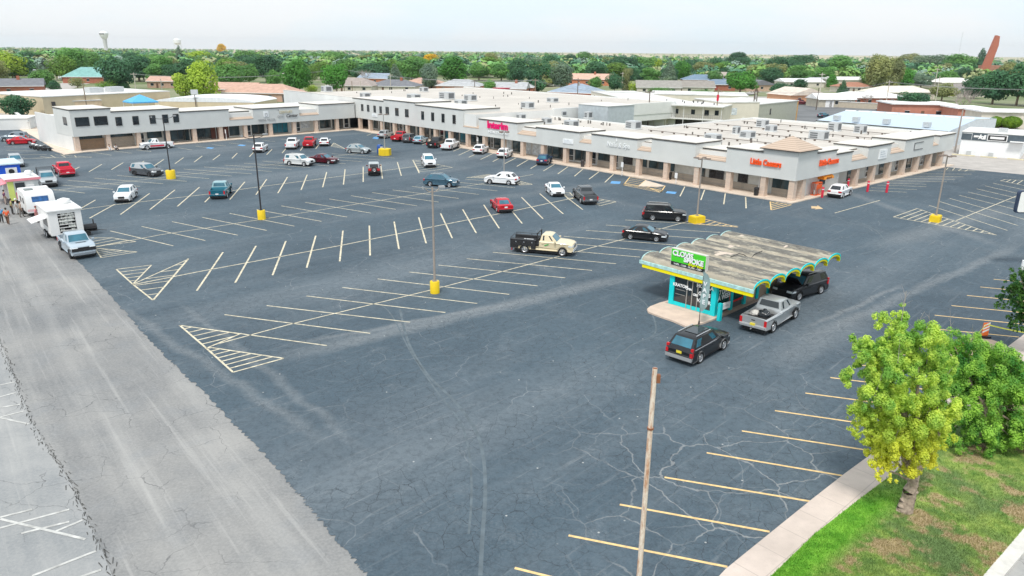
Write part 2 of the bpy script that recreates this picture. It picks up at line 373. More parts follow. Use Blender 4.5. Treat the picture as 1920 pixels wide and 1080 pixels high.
# sidewalk, lawn, kerb and street in the lower right
grass_e = [(1360,1160),(1452,1078),(1526,1006),(1609,941),(1680,887),(1705,862),(1790,792),(1935,676),(2030,600)]
GE = [G(*p) for p in grass_e]
sheet('sidewalk', [(p.x, p.y) for p in SL]+[(p.x, p.y) for p in reversed(GE)], .10, M_side, raw=True, z0=-.1)
kerb_i = [(1780,1170),(1846,1080),(1885,1035),(1920,994),(2000,905),(2150,760)]; kerb_o = [(1810,1180),(1885,1080),(1915,1045),(1960,992),(2040,905),(2190,762)]
KI = [G(*p) for p in kerb_i]; KO = [G(*p) for p in kerb_o]
def lawn_mat(name='lawn', blades=False):
    s = NT(name)
    n1 = s.noise(.55, 5, .6); n2 = s.noise(1.6, 5, .65); n3 = s.noise(.28, 4, .6, loc=(4,2,0), st=(1.01,1,1))
    c = s.mix(s.mr(n2, .35, .7), (.11,.22,.04), (.36,.46,.11))
    c = s.mix(s.mr(n3, .45, .62), c, (.13,.21,.07))
    dirt = s.mr(s.math('ADD', s.math('MULTIPLY', n1, .7), s.math('MULTIPLY', n2, .3)), .51, .57)
    # dry dirt mainly in the near part of the lawn
    a, b = GE[1], GE[4]; nx = Vector((b.y-a.y, -(b.x-a.x), 0)).normalized()
    dl = s.n('ShaderNodeVectorMath', operation='DOT_PRODUCT'); s.link(s.co, dl.inputs[0]); dl.inputs[1].default_value = nx
    off = nx.dot(a); dist = s.math('SUBTRACT', dl.outputs['Value'], off)      # metres from the sidewalk edge
    dirt = s.math('MULTIPLY', dirt, s.mr(dist, .8, 1.4))
    c = s.mix(s.math('MULTIPLY', dirt, .85), c, (.42,.30,.19) if not blades else (.36,.27,.14))
    strip = s.math('MULTIPLY', s.mr(s.math('ADD', dist, s.math('MULTIPLY', n2, .8)), 1.1, 1.8, 1, 0), s.mr(s.xy(1), 27.5, 25.5))
    c = s.mix(strip, c, s.mix(s.mr(n2, .4, .7), (.10,.30,.02), (.21,.46,.045)))
    return s.done(c, .9, s.noise(25, 3), .5), None
M_lawn = lawn_mat()[0]
sheet('lawn', [(p.x, p.y) for p in GE]+[(p.x, p.y) for p in reversed(KI)], .11, M_lawn, raw=True, z0=-.1)
sheet('kerb', [(p.x, p.y) for p in KI]+[(p.x, p.y) for p in reversed(KO)], .13, mat('kerb_concrete', (.62,.60,.56), .85, var=.12, scale=3), raw=True, z0=-.1)
sheet('street', [(p.x, p.y) for p in KO]+[tuple(G(2600,900))[:2], tuple(G(2600,1500))[:2], tuple(G(1900,1400))[:2]], .0, old_asphalt('street_concrete', (.42,.41,.39), (.32,.32,.31)), raw=True)
# grass blades
rr = random.Random(11); mb = MB()
def inpoly(p, poly):
    c = False; j = len(poly)-1
    for i in range(len(poly)):
        if (poly[i].y > p.y) != (poly[j].y > p.y) and p.x < (poly[j].x-poly[i].x)*(p.y-poly[i].y)/(poly[j].y-poly[i].y)+poly[i].x: c = not c
        j = i
    return c
GP = GE+list(reversed(KI)); cnt = 0
while cnt < 42000:
    p = G(rr.uniform(1380, 1935), 800+rr.random()**.8*290)
    if not inpoly(p, GP): continue
    cnt += 1; a = rr.uniform(0, 2*PI); h = rr.uniform(.04, .11); w_ = rr.uniform(.008, .02); lx, ly = rr.uniform(-.05, .05), rr.uniform(-.05, .05)
    mb.add([(p.x-w_*math.cos(a), p.y-w_*math.sin(a), .1), (p.x+w_*math.cos(a), p.y+w_*math.sin(a), .1), (p.x+lx, p.y+ly, .11+h)], [(0,1,2)])
o = mb.build('grass', lawn_mat('grass_blades', True)[0]); o['kind'] = 'stuff'
tag(o, 'short patchy grass between the sidewalk and the street kerb in the lower right', 'grass')

# ------------------------------------------------------------------ painted markings
def stripe(mb, a, b, w_=.12, z=.004):
    d = (b-a); 
    if d.length < .01: return
    nn = Vector((-d.y, d.x, 0)).normalized()*w_/2
    mb.add([(a.x-nn.x, a.y-nn.y, z), (b.x-nn.x, b.y-nn.y, z), (b.x+nn.x, b.y+nn.y, z), (a.x+nn.x, a.y+nn.y, z)], [(0,1,2,3)])
def rows(name, lines, m, w_=.12):
    mb = MB()
    for i, l in enumerate(lines): stripe(mb, G(*l[:2]), G(*l[2:]), w_, .004+.0005*(i % 2))
    o = mb.build(name, m); o['kind'] = 'structure'; return o
near_row = [(965,1065,1165,1115),(1066,1004,1364,1063),(1162,946,1443,997),(1246,895,1519,940),(1325,849,1580,892),(1391,808,1638,846),(1453,770,1700,806),(1510,737,1755,770),(1557,708,1790,737),
 (1600,683,1830,709),(1640,659,1862,683),(1672,636,1888,657),(1715,613,1911,632),(1752.5,591,1930,609),(1784,573,1935,588),(1813,554,1945,567),(1838,538,1955,549.5),(1863,523.6,1965,533)]
rows('stall_line', near_row, M_liney, .12)
r1 = [(337,610,613,648),(421,590,694,625),(500,573,769,604),(574.6,555,835,586),(642,539,895,569),(708,523,955,552),(767,510,1008,536),(822,497,1060,521),(875,485,1110,507),(924,473,1155,494.5),(972,462,1200,482),(1016,452,1236,472),(1057,443,1272,460),(1099,432,1314,447),(1136,422,1350,436),(1172,412.5,1384,424),
 (400,647,540,609),(540,609,807,544),(807,544,940,509.5),(940,509.5,1175,447),(1175,447,1290,415)]
r2 = [(353,485,287,563),(418,473,369,545),(480,461,441,530),(536,452,511,516),(592,442,575,502),(643,432.5,637,490),(692.5,423,694,479),(739,415.5,748,467),(785,407.5,799,456),(826,400,848,446.5),(867.5,392.5,893,437),(907,384,936,428),(945,377,979,419),(978,370,1018,410),(1012,363,1056,401),(1045,356.5,1092.5,393),
 (253,533,372,509.5),(372,509.5,640,460),(640,460,812,425),(812,425,960,396),(960,396,1080,370)]
r3 = [(207,433,325,461),(265.5,424.5,385,451),(322.5,415.5,446,441),(379,407.5,500,432),(430.5,400,552,424),(481,393,602.5,415),(527.5,386,651,407),(572.5,379.5,695.5,399.5),(617,373,742,392.5),(658,367,782,386),(697.5,361,822.5,379),(736,356,860,372),(772.5,349.5,897.5,364.5),(806,344,932.5,358),(840,340,966,352),(872,336,998,346),
 (170,465,302,440),(302,440,410,424),(410,424,517,407),(517,407,655,385),(655,385,812,360),(812,360,912,343),(912,343,1000,327)]
r4 = [(179,375,137,399),(215,383,168,409),(280.5,362.5,226,402),(328,356,281,393),(374,351,332.5,387),(418,345,384,379),(459,341,431,374),(500,336,480,365),(539,332,521,362),(576,327.5,564.5,356),(612.5,322.5,605,351),(647,317.5,644,346),(681,312.5,681,341),(714,308,717,335),(745,304,752.5,329.5),(774,300,786,324.5),
 (136,395,215,384),(215,384,390,364),(390,364,480,351),(480,351,780,312)]
r5 = [(99,355,159,362),(114,347,212,355),(127,338,262,349.5),(176,334,306,344.5),(220,329,350,340),(262,324,392.5,335),(307.5,321,434,330),(344.5,317,472.5,326),(382.5,313,510,321.5),(421,309.5,547,317.5),(457.5,306,582,314),(492,302,617,311),(527,298.5,648,307),(560,295,679,303),(592,292,711,300),(622,288,740,296),
 (102,357,325,330),(325,330,480,312.5),(480,312.5,652,290),(652,290,722,281)]
r6 = [(149,313,128,324),(62,320,45,333),(191,308,167,322),(231,305,209,318),(270,302,254,313),(307,299,289,311),(344,295.5,328,307),(379,292.5,364,304),(412.5,290,399,300),(445,287,435,297),(476,285,467.5,294),(510,280,500,290),(537,277.5,529,287),(569,274,563,282.5),(598,271,592,279)]
ra = [(700,249,688,254),(716,251,704,256),(735,253,722,258),(752,256,739,261),(771,259,757,264),(790,262,776,267.5),(808,265,792,271.5),(826,268,811,275),(846,272,830,279),(868,275.5,850,283.5),(882,281,860,291),(900,285,879,295),(924,288,901,299),(945,292,924,303),(967.5,296,946,307),(990.5,299.5,969,312),(1016,303.5,995,316),(1039.5,308,1019,320.5),(1065,312.5,1046,326),(1093,317,1077,330.5),(1123,322,1104.5,336),(1150.5,326.5,1134,342),(1284,350,1275,368),(1321,356,1314,375),(1360,362.5,1357,383),(1398,369.5,1399,390.5)]
rl = [(172,285,209,291),(214,283,248,287.5),(256,281,284,284.5),(334,277,360,281),(366,274,392,277),(398,271,424,274),(430,268,456,271),(462,265,488,268),(492,263,516,265.5),(525,260.5,548,263),
 (12,282,70,283),(8,275,60,276),(5,268,50,269),(14,290,88,290),(24,298,110,295),(75,293,96,296),(95,291,104,295.5),(114,290,123,295),(140,291.5,143,295),(26,297.5,172,294.5),(103,290,172,295)]
rb = [(1624,357,1701,360.5),(1634,352,1719,355.5),(1645,347,1737,350),(1657,343,1737,345.5),(1672,338.5,1775,341),(1688,334,1790,336.5),(1703,330,1807,331.5),(1722,326,1822,326.5),(1740,320.5,1829,320.3),(1768,316,1829,320.3),(1778,314.5,1774,318.5),(1790,315,1786,319.5),(1803,316.5,1797,320),(1815,318,1809,321),
 (1565,399.5,1650,375.5),(1742,385,1889,432),(1762,378,1909,423),(1781,372,1930,414),(1798,366,1945,403),(1815,360,1960,394),(1831,354,1970,386),(1847,348.5,1975,378),(1862,343.5,1985,370),(1793,413.5,1913,364.5),(1913,364.5,1990,334),
 (1876,339,1921,348),(1876,339,1885,336.5),(1885,336.5,1925,338.5),(1887,341,1895,337),(1897,343,1905,337.7),(1907,345,1918,338)]
rows('stall_line', r1+r3+r5+rl+rb, M_line, .115); rows('stall_line', r2+r4+r6+ra, M_line, .15)
def hatch(name, tri, n, m=M_line, w_=.12, par=None):
    """outlined polygon (pixels) with stripes from its first edge, parallel to the edge tri[0]-tri[1]"""
    P_ = [G(*p) for p in tri]; mb = MB(); k = len(P_)
    for i in range(k): stripe(mb, P_[i], P_[(i+1) % k], w_, .0062)
    d = (P_[1]-P_[0]) if par is None else (G(*par[1])-G(*par[0])); nn = Vector((-d.y, d.x, 0)).normalized()
    ds = [nn.dot(p) for p in P_]; lo, hi = min(ds), max(ds)
    for j in range(1, n+1):
        t = lo+(hi-lo)*j/(n+1); xs = []
        for i in range(k):
            a, b = P_[i], P_[(i+1) % k]; da, db = nn.dot(a)-t, nn.dot(b)-t
            if da*db < 0: xs.append(a+(b-a)*da/(da-db))
        if len(xs) >= 2: stripe(mb, xs[0], xs[1], w_, .0068)
    o = mb.build(name, m); o['kind'] = 'structure'; return o
for t, n_, p_ in [([(337,610),(450,626),(387,653)], 5, ((437,698),(532,672))), ([(387,653),(398,652),(532,672),(437,698)], 6, ((437,698),(532,672))),
    ([(218,505),(284,497),(249,533)], 4, ((218,505),(284,497))), ([(249,533),(353,486),(287,563)], 6, ((218,505),(284,497))),
    ([(157,446),(210,446),(255,453),(178,462)], 4, ((173,462),(250,447))), ([(177,465),(257,472.5),(190,483)], 5, ((190,483),(257,472.5))),
    ([(1055,361),(1068,361),(1078,371),(1066,374)], 3, None), ([(1082,369),(1112,371),(1155,378.5),(1126,385.5)], 5, ((1126,385.5),(1155,378.5))),
    ([(1322,411),(1384,426),(1300,420)], 5, ((1315,424),(1345,414))), ([(1675,407),(1720,391),(1869,441)], 13, ((1675,407),(1720,391))),
    ([(621,274),(626,268),(647,279)], 3, ((621,274),(647,279))), ([(774,300),(800,304),(848,314),(817,319),(786,322)], 5, ((817,319),(848,314))),
    ([(875,333),(915,327),(930,330),(910,334)], 4, ((875,333),(915,327))), ([(965,341),(975,340),(998,345.5),(975,347)], 3, None),
    ([(1444,378),(1446,394),(1484,384)], 4, ((1446,394),(1484,384))), ([(1169,347),(1181,332),(1211,337.5),(1197,349)], 4, ((1169,347),(1197,352))),
    ([(1238,346),(1247,348.5),(1239,361),(1214,351)], 3, ((1169,347),(1239,361))), ([(1169,347),(1173,343.5),(1242,357),(1239,361)], 1, ((1169,347),(1239,361)))]:
    hatch('hatched_marking', t, n_, M_liney if t[0][0] in (1444, 1322, 1169, 1238) else M_line, .12 if t[0][1] > 400 else .14, p_)
mb = MB()
for q in ([(1144,344),(1147,339.5),(1164,340.5),(1162,345)], [(1248,362),(1251,358.5),(1269,360),(1266,364)], [(698,259.5),(702,256.5),(712,258),(708,261)],
          [(386,278),(390,276),(402,277),(397,279)], [(445,273),(450,271),(462,272),(456,274)]):
    mb.poly([(G(*p).x, G(*p).y, .0075) for p in q])
o = mb.build('accessible_bay_marking', M_blue); o['kind'] = 'structure'
mb = MB(); mb.poly([(G(*p).x, G(*p).y, .0075) for p in [(1522,387),(1526,385.5),(1527,390),(1522,391),(1533,392.5),(1531,393.5),(1543,392),(1541,386.2),(1533,386.8),(1528,384.3)][:0] or [(1521,386.5),(1532,387),(1533,385),(1543.5,391.5),(1527,392.5),(1530,390.8),(1521.5,391)]])
o = mb.build('painted_arrow', mat('faded_arrow_paint', (.62,.45,.26), .8)); o['kind'] = 'structure'
# faint old lines in the worn lot, lower left
rows('faded_stall_line', [(0,722,28,716),(0,744,30,736),(0,764,38,758),(0,782,44,771),(0,783,54,795),(0,970,60,955),(0,990,130,955),(0,973,160,1011),(40,1000,130,978),(60,1080,180,1033),(100,998,155,975),(150,1082,190,1068)], mat('worn_white_paint', (.50,.50,.48), .85, var=.3, scale=3), .12)
# tyre tracks: pale arcs on the lot
mb = MB()
def arc(pts, w_):
    P_ = [G(*p) for p in pts]; Q = []
    for i in range(len(P_)-1):
        p0, p1, p2, p3 = P_[max(i-1,0)], P_[i], P_[i+1], P_[min(i+2, len(P_)-1)]
        for j in range(6):
            t = j/6; Q.append(.5*((2*p1)+(p2-p0)*t+(2*p0-5*p1+4*p2-p3)*t*t+(3*p1-p0-3*p2+p3)*t**3))
    for a, b in zip(Q[:-1], Q[1:]): stripe(mb, a, b, w_, .0023)
arc([(750,580),(765,640),(800,700),(850,750),(888,800),(905,850),(910,920),(905,1000),(900,1090)], .16)
arc([(690,560),(730,585),(770,660),(820,735),(862,790),(880,850),(884,930),(878,1010)], .10); arc([(1130,700),(1180,650),(1230,620),(1200,560),(1120,540)], .10); arc([(838,282),(852,300),(850,315),(838,325)], .14); arc([(905,280),(935,295),(942,310),(930,325)], .14)
arc([(1540,400),(1620,420),(1655,445),(1650,465),(1600,480)], .13); arc([(795,340),(780,350),(800,358)], .13)
o = mb.build('tyre_track', mat('tyre_dust', (.105,.135,.155), .9, var=.25, scale=2)); o['kind'] = 'structure'
# ================================================================== shopping centre
PC, PI_, PL, PB = G(1491,340,2.6), G(668,220.5,2.6), G(138,257,2.6), G(1786,280,2.6)
for p in (PC, PI_, PL, PB): p.z = 0
aA, aL, aB = ang(PI_, PC), ang(PL, PI_), ang(PC, PB)
FA, FL, FB = frame(PI_, aA), frame(PL, aL), frame(PC, aB)
LA, LL, LB = (PC-PI_).length, (PI_-PL).length, (PB-PC).length
M_st = mat('grey_stucco', (.63,.645,.63), .9, var=.05, scale=.4); M_stw = mat('white_stucco', (.73,.735,.72), .9, var=.05, scale=.4)
M_cop = mat('dark_coping', (.055,.05,.045), .6); M_cap = mat('roof_cap', (.68,.65,.60), .85, var=.1, scale=1)
def roof_mat(name, base):
    s = NT(name); c = s.mix(s.mr(s.noise(.12, 5, .65), .35, .7), tuple(v*.86 for v in base), tuple(min(.9, v*1.06) for v in base))
    c = s.mix(s.math('MULTIPLY', s.mr(s.noise(.6, 5, .7, loc=(2,2,0), st=(1.01,1,1)), .52, .75), .3), c, (.33,.28,.24))
    f = s.math('FRACT', s.math('MULTIPLY', s.xy(0, R(49)), .22)); e = s.math('MINIMUM', f, s.math('SUBTRACT', 1, f))
    c = s.mix(s.math('MULTIPLY', s.mr(e, .01, .03, 1, 0), .3), c, (.4,.36,.32))
    return s.done(c, .85)
M_roof = roof_mat('flat_roof_membrane', (.58,.54,.49)); M_roofw = roof_mat('white_roof_membrane', (.72,.72,.70))
M_tile = None
def tile_mat():
    s = NT('tan_roof_tile'); w_ = s.n('ShaderNodeTexWave', wave_type='BANDS', bands_direction='Z'); w_.inputs['Scale'].default_value = 1.6; w_.inputs['Distortion'].default_value = .4
    s.link(s.co, w_.inputs['Vector'])
    return s.done(s.mix(w_.outputs['Fac'], (.40,.30,.23), (.56,.45,.36)), .8)
M_tile = tile_mat()
M_stone = brick('ledge_stone', (.62,.53,.43), (.46,.41,.35), (.36,.33,.29), 1, .34, .09)
M_stoner = brick('red_ledge_stone', (.50,.33,.21), (.42,.30,.20), (.30,.24,.18), 1, .45, .11)
M_colm = brick('pinkish_column_brick', (.66,.52,.42), (.58,.46,.38), (.62,.53,.45), 1, .4, .2)
M_soff = mat('soffit', (.55,.54,.51), .9); M_frame = mat('white_frame', (.75,.76,.76), .5, var=.02); M_dframe = mat('bronze_frame', (.05,.045,.04), .4)
M_inner = mat('shopfront_wall', (.64,.65,.62), .9); M_teal = mat('teal_tinted_glass', (.02,.16,.22), .1, var=.3, scale=.8, spec=.7); M_brown = mat('brown_panel', (.13,.045,.03), .6)
M_blind = mat('white_window_blind', (.55,.60,.63), .6, var=.35, scale=2.2); M_posterd = mat('poster_dark', (.03,.03,.035), .3, var=.9, scale=5)

centre = thing('shopping_center', 'long L-shaped grey stucco shopping centre with brick columns wrapping around the parking lot', 'shopping center', tuple(PC))
def section(F, x0, x1, kind, zt, dep=6.0, nm='fascia', band=3.85):
    mb = MB()
    if kind == 'b':
        mb.box(x0, 0, 2.6, x1, dep, zt, 0, F)
        mb.box(x0-.07, -.09, zt-.17, x1+.07, dep+.05, zt-.01, 1, F); mb.box(x0-.05, -.07, zt-.01, x1+.05, dep+.03, zt+.07, 2, F)
        o = mb.build(nm, [M_st, M_cop, M_cap], centre)
    else:
        y1 = 1.7
        mb.box(x0+.003, .012, 2.6, x1-.003, .35, band, 0, F)
        mb.box(x0+.003, y1, 3.0, x1-.003, dep, zt, 0, F)
        mb.box(x0+.004, y1-.09, zt-.17, x1-.004, dep, zt-.01, 1, F); mb.box(x0+.004, y1-.07, zt-.01, x1-.004, dep, zt+.05, 2, F)
        o = mb.build(nm, [M_st, M_cop, M_cap], centre)
        t = MB(); t.add([(x0+.005,-.03,band+.01),(x1-.005,-.03,band+.01),(x1-.005,y1-.01,band+.75),(x0+.005,y1-.01,band+.75),(x0+.005,-.03,band-.06),(x1-.005,-.03,band-.06)],
              [(0,1,2,3),(4,5,1,0)], 0, F); t.build('tile_slope', M_tile, centre)
    return o
# row A: x from the inner corner (0) to the front corner (LA)
secA = [(-1.2,12.1,'b',7.0,9),(12.1,24.4,'b',7.35,9),(24.4,40.4,'b',6.95,9),(40.4,45.2,'r',5.0,5),(45.2,55.9,'b',5.68,6),(55.9,60.7,'r',5.0,6),(60.7,70.8,'b',5.4,6),(70.8,73.4,'r',4.85,6),
  (73.4,82.6,'b',5.42,6),(82.6,85.2,'r',4.95,6),(85.2,92.8,'b',5.8,6),(92.8,97.7,'r',5.1,6),(97.7,LA-4.75,'b',5.78,6)]
for s_ in secA: section(FA, *s_[:4], s_[4])
secL = [(0,6.6,'b',7.2,9),(6.6,18.6,'b',6.6,9),(18.6,28.4,'b',5.95,8),(28.4,33.5,'r',5.3,8),(33.5,44.1,'b',5.78,8),(44.1,48.9,'r',5.0,8),(48.9,LL-.35,'b',5.95,8)]
for s_ in secL: section(FL, *s_[:4], s_[4])
secB = [(4.75,9.9,'b',5.76,5),(9.9,14.4,'b',5.2,5),(14.4,19.1,'r',5.0,5),(19.1,26.4,'b',5.42,5),(26.4,31.2,'r',5.0,5),(31.2,41.9,'b',5.5,5),(41.9,44.2,'r',5.0,5),(44.2,LB,'b',5.3,5)]
for s_ in secB: section(FB, *s_[:4], s_[4])
# corner tower with the tiled hip roof
mb = MB(); c5 = 4.75; mb.box(LA-c5, 0, 2.6, LA, c5, 6.1, 0, FA); mb.build('fascia', [M_st], centre)
mb = MB(); o_ = .35; x0, x1, y0, y1 = LA-c5-o_, LA+o_, -o_, c5+o_
mb.box(x0, y0, 6.1, x1, y1, 6.22, 1, FA)
mb.add([(x0,y0,6.222),(x1,y0,6.222),(x1,y1,6.222),(x0,y1,6.222),((x0+x1)/2,(y0+y1)/2,7.75)], [(0,1,4),(1,2,4),(2,3,4),(3,0,4)], 0, FA)
mb.build('hip_roof', [M_tile, M_cop], centre)
# canopy soffits, roofs, body walls.  A frame: rows y inwards
def AF(x, y): v = FA @ Vector((x, y, 0)); return (v.x, v.y)
def LF(x, y): v = FL @ Vector((x, y, 0)); return (v.x, v.y)
SET = 2.6
mb = MB(); mb.box(.2, .3, 2.62, LA-.2, SET+.4, 2.8, 0, FA); mb.box(.2, .3, 2.62, LL+.5, SET+.4, 2.795, 0, FL); mb.box(3, .3, 2.62, LB-.2, SET+.4, 2.79, 0, FB); mb.build('soffit', M_soff, centre)
def shell(name, poly, zt, m, lip=.28, mr_=None):
    mb = MB(); mb.prism(poly, 2.61, zt, 0, None, 1)
    mb.build(name, [m, mr_ or M_roof], centre)
shell('roof', [AF(LA-37,1), AF(LA-1,1), AF(LA-1.0,50.3), AF(LA-37,50.3)], 4.85, M_stw)
shell('roof', [AF(44,1.2), AF(LA-37.01,1.2), AF(LA-37.01,19.5), AF(44,22)], 4.83, M_stw)
shell('roof', [AF(-38,.3), AF(44-.01,.3), AF(44-.01,60), AF(-38,60)], 6.25, M_stw)
shell('roof', [LF(0.3,.8), LF(LL-.3,.8), LF(LL-.3,21), LF(0.3,21)], 5.0, M_stw, mr_=M_roofw)
mb = MB(); mb.box(-38.2, .05, 2.7, -1.3, .5, 7.0, 0, FA); mb.box(-38.3, 0, 7.0, -1.3, .6, 7.08, 1, FA); mb.build('fascia', [M_stw, M_cap], centre)
# low parapets and seams on the roofs
mb = MB()
for (a, b, c, d, z) in ((LA-37.2,49.9,LA-.8,50.5,5.2),(LA-37.3,19.5,LA-36.9,50.3,5.15),(44,19.3,LA-37.3,19.7,5.1),(-38,59.6,44,60.2,6.5),(43.6,20,44.1,60,6.5)): mb.box(a, b, 4, c, d, z, 0, FA)
mb.build('parapet', M_stw, centre)
mb = MB(); mb.box(LA-62.5, 26, 0, LA-54.5, 34, 7.2, 0, FA); mb.box(LA-62.6, 25.9, 7.2, LA-54.4, 34.1, 7.3, 1, FA); mb.build('rear_wing', [mat('blue_grey_stucco', (.46,.51,.54), .9), M_roofw], centre)
rr = random.Random(2); mb = MB()
for (x0, x1, y0, y1, z, n_) in ((LA-35, LA-3, 7, 48, 4.85, 46), (48, LA-39, 7, 18, 4.83, 22), (-30, 42, 10, 56, 6.25, 60)):
    for i in range(n_):
        x = rr.uniform(x0, x1); y = round(rr.uniform(y0, y1)/8)*8+rr.uniform(-.3,.3)
        if z < 6 or i < 24: mb = MB(); mb.tube(FA @ Vector((x, y, z)), FA @ Vector((x, y, z+rr.uniform(.25,.6))), rr.uniform(.06,.14), n=6); mb.build('roof_vent', mat('vent_pipe', (.12,.11,.1), .7), centre)
mb = MB()
for y in (14, 24, 33, 42): 
    for i in range(13): mb.box(LA-34+i*2.35, y-.12, 4.86, LA-34+i*2.35+.25, y+.12, 5.05, 0, FA)
    mb.tube(FA @ Vector((LA-34.5, y, 5.1)), FA @ Vector((LA-2, y, 5.1)), .05, n=6)
mb.build('roof_pipe', mat('pipe_support', (.16,.13,.11), .8), centre)
# columns
cA = [107.2,103.28,98.2,93.1,87.85,82.75,77.68,72.6,67.45,62.1,56.95,51.7,46.4,41.3,35.8,30.8,25.8,20.6,15.6,10.5,5.4,.9]
cB = [2.6,17.2,22.35,27.55,32.6,37.6,42.5,47.3]
cL = [.5,5.6,10.8,16.1,21.2,26.5,31.7,37.3,42.8,48.2,53.6]
def column(F, x, s=.72, y0=.12, yb=None):
    mb = MB(); h = s/2; mb.box(x-h, y0, .1, x+h, y0+s, 2.598, 0, F); mb.box(x-h-.05, y0-.05, .1, x+h+.05, y0+s+.05, .32, 0, F); return mb.build('column', M_colm, centre)
for x in cA: column(FA, x)
for x in cB: column(FB, x, .78)
for x in cL: column(FL, x)
# walkways (raised 12 cm)
_wz = [.12]
def walk(poly):
    _wz[0] -= .002
    mb = MB(); mb.prism(poly, -.1, _wz[0]); o = mb.build('walkway', M_walk); o['kind'] = 'structure'; return o
def F2(F, x, y): v = F @ Vector((x, y, 0)); return (v.x, v.y)
walk([F2(FA,-3,-1.6), F2(FA,LA+.45,-1.1), F2(FA,LA+.45,.8), F2(FA,LA+.4,6.5), F2(FA,-3,6.5)])
walk([F2(FL,-1.5,-1.3), F2(FL,LL-1.2,-1.2), F2(FL,LL+2,6.5), F2(FL,-2.4,6.5), F2(FL,-2.4,-1.3)])
walk([F2(FB,-.4,-.45), F2(FB,LB+.3,-.6), F2(FB,LB+.3,5), F2(FB,-.4,5)])
w0 = [G(*p) for p in [(120,291),(62,256),(30,240),(75,232),(150,262),(158,286)]]
walk([(p.x, p.y) for p in w0])
o = sheet('ramp', [(1211,338),(1247,348.5),(1233,350.5),(1197,349.5)], .02, M_walk)
# shop fronts
def bay(F, x0, x1, items, base=None, wall=M_inner, y=SET, bz=.95):
    """items: (kind, a, b, z0, z1) with a,b as fractions of the bay"""
    mb = MB(); mb.box(x0, y, .12, x1, y+.25, 2.6, 0, F); mb.build('shop_wall', wall, centre)
    if base is not None:
        mb = MB(); mb.box(x0+.35*(x1-x0)*base[1], y-.12, .12, x0+(x1-x0)*base[2], y-.003, bz, 0, F); mb.build('stone_base', base[0], centre)
    for kd, a, b, z0, z1 in items:
        xa, xb = x0+a*(x1-x0), x0+b*(x1-x0); gm = {'w': M_shop, 't': M_teal, 'B': M_brown, 'c': M_blind, 'p': M_posterd}.get(kd, M_glass)
        if kd == 'd':
            mb = MB(); mb.box(xa, y-.1, z0, xa+.12, y-.004, z1, 0, F); mb.box(xb-.12, y-.1, z0, xb, y-.004, z1, 0, F); mb.box(xa+.12, y-.1, z1-.12, xb-.12, y-.004, z1, 0, F)
            mb.box(xa+.12, y-.1, z0, xb-.12, y-.004, z0+.2, 0, F); mb.box(xa+.12, y-.09, 1.05, xb-.12, y-.05, 1.12, 0, F); dr = mb.build('door', M_frame, centre)
            mb = MB(); mb.box(xa+.12, y-.06, z0+.2, xb-.12, y-.03, z1-.12, 0, F); g_ = mb.build('door_glass', M_glass, dr); 
        else:
            mb = MB(); mb.box(xa, y-.07, z0, xb, y-.005, z1, 0, F); wn = mb.build('window', gm, centre)
            mb = MB(); mb.box(xa-.05, y-.1, z1, xb+.05, y-.006, z1+.06, 0, F); mb.box(xa-.05, y-.1, z0-.06, xb+.05, y-.006, z0, 0, F)
            k = max(1, round((xb-xa)/1.4))
            for i in range(k+1):
                xx = xa+(xb-xa)*i/k; mb.box(xx-.03, y-.1, z0, xx+.03, y-.071, z1, 0, F)
            mb.build('frame', M_dframe if kd != 'c' else M_frame, wn)
xs = sorted(cA)
bA = {}
for i in range(len(xs)-1):
    x0, x1 = xs[i], xs[i+1]
    j = len(xs)-2-i                     # 0 = bay next to the corner
    if j == 0: it = [('w',.0,.9,.95,2.35)]; bs = (M_stone,0,.95)
    elif j == 1: it = [('d',.62,.9,.12,2.4),('p',.0,.28,1.05,2.3)]; bs = (M_stone,0,.58)
    elif j == 2: it = [('p',.1,.55,1.0,2.35)]; bs = (M_stone,0,1)
    elif j == 3: it = [('w',.7,.95,1.0,2.3)]; bs = (M_stone,0,1)
    elif j == 4: it = [('w',.05,.95,1.1,2.4)]; bs = (M_stone,0,1)
    elif j == 5: it = [('p',.05,.4,1.1,2.3),('w',.8,.95,1.1,2.3)]; bs = (M_stone,0,1)
    elif j == 6: it = [('w',.02,.48,1.1,2.3),('d',.6,.86,.12,2.4)]; bs = (M_stone,0,.58)
    elif j == 7: it = [('w',.02,.3,.5,2.4),('w',.33,.6,.5,2.4),('d',.68,.94,.12,2.4)]; bs = None
    elif j in (8,): it = [('w',.02,.66,.3,2.4),('d',.7,.96,.12,2.4)]; bs = None
    elif j in (9,): it = [('c',.02,.48,.3,2.4),('d',.52,.76,.12,2.4),('w',.79,.98,.3,2.4)]; bs = None
    elif j in (10,11): it = [('w',.02,.5,.3,2.4),('c',.55,.95,.3,2.4)]; bs = None
    elif j in (12,): it = [('w',.05,.8,.3,2.4),('d',.83,.98,.12,2.4)]; bs = None
    elif j in (13,14): it = [('t',.05,.5,.4,2.4),('w',.52,.95,.3,2.4)]; bs = None
    elif j % 3 == 0: it = [('w',.05,.62,.3,2.4),('d',.68,.95,.12,2.4)]; bs = None
    elif j % 3 == 1: it = [('w',.1,.9,.3,2.4)]; bs = None
    else: it = [('w',.08,.45,.5,2.3),('w',.55,.92,.5,2.3)]; bs = None
    bay(FA, x0, x1, it, bs)
xl = cL+[LL]
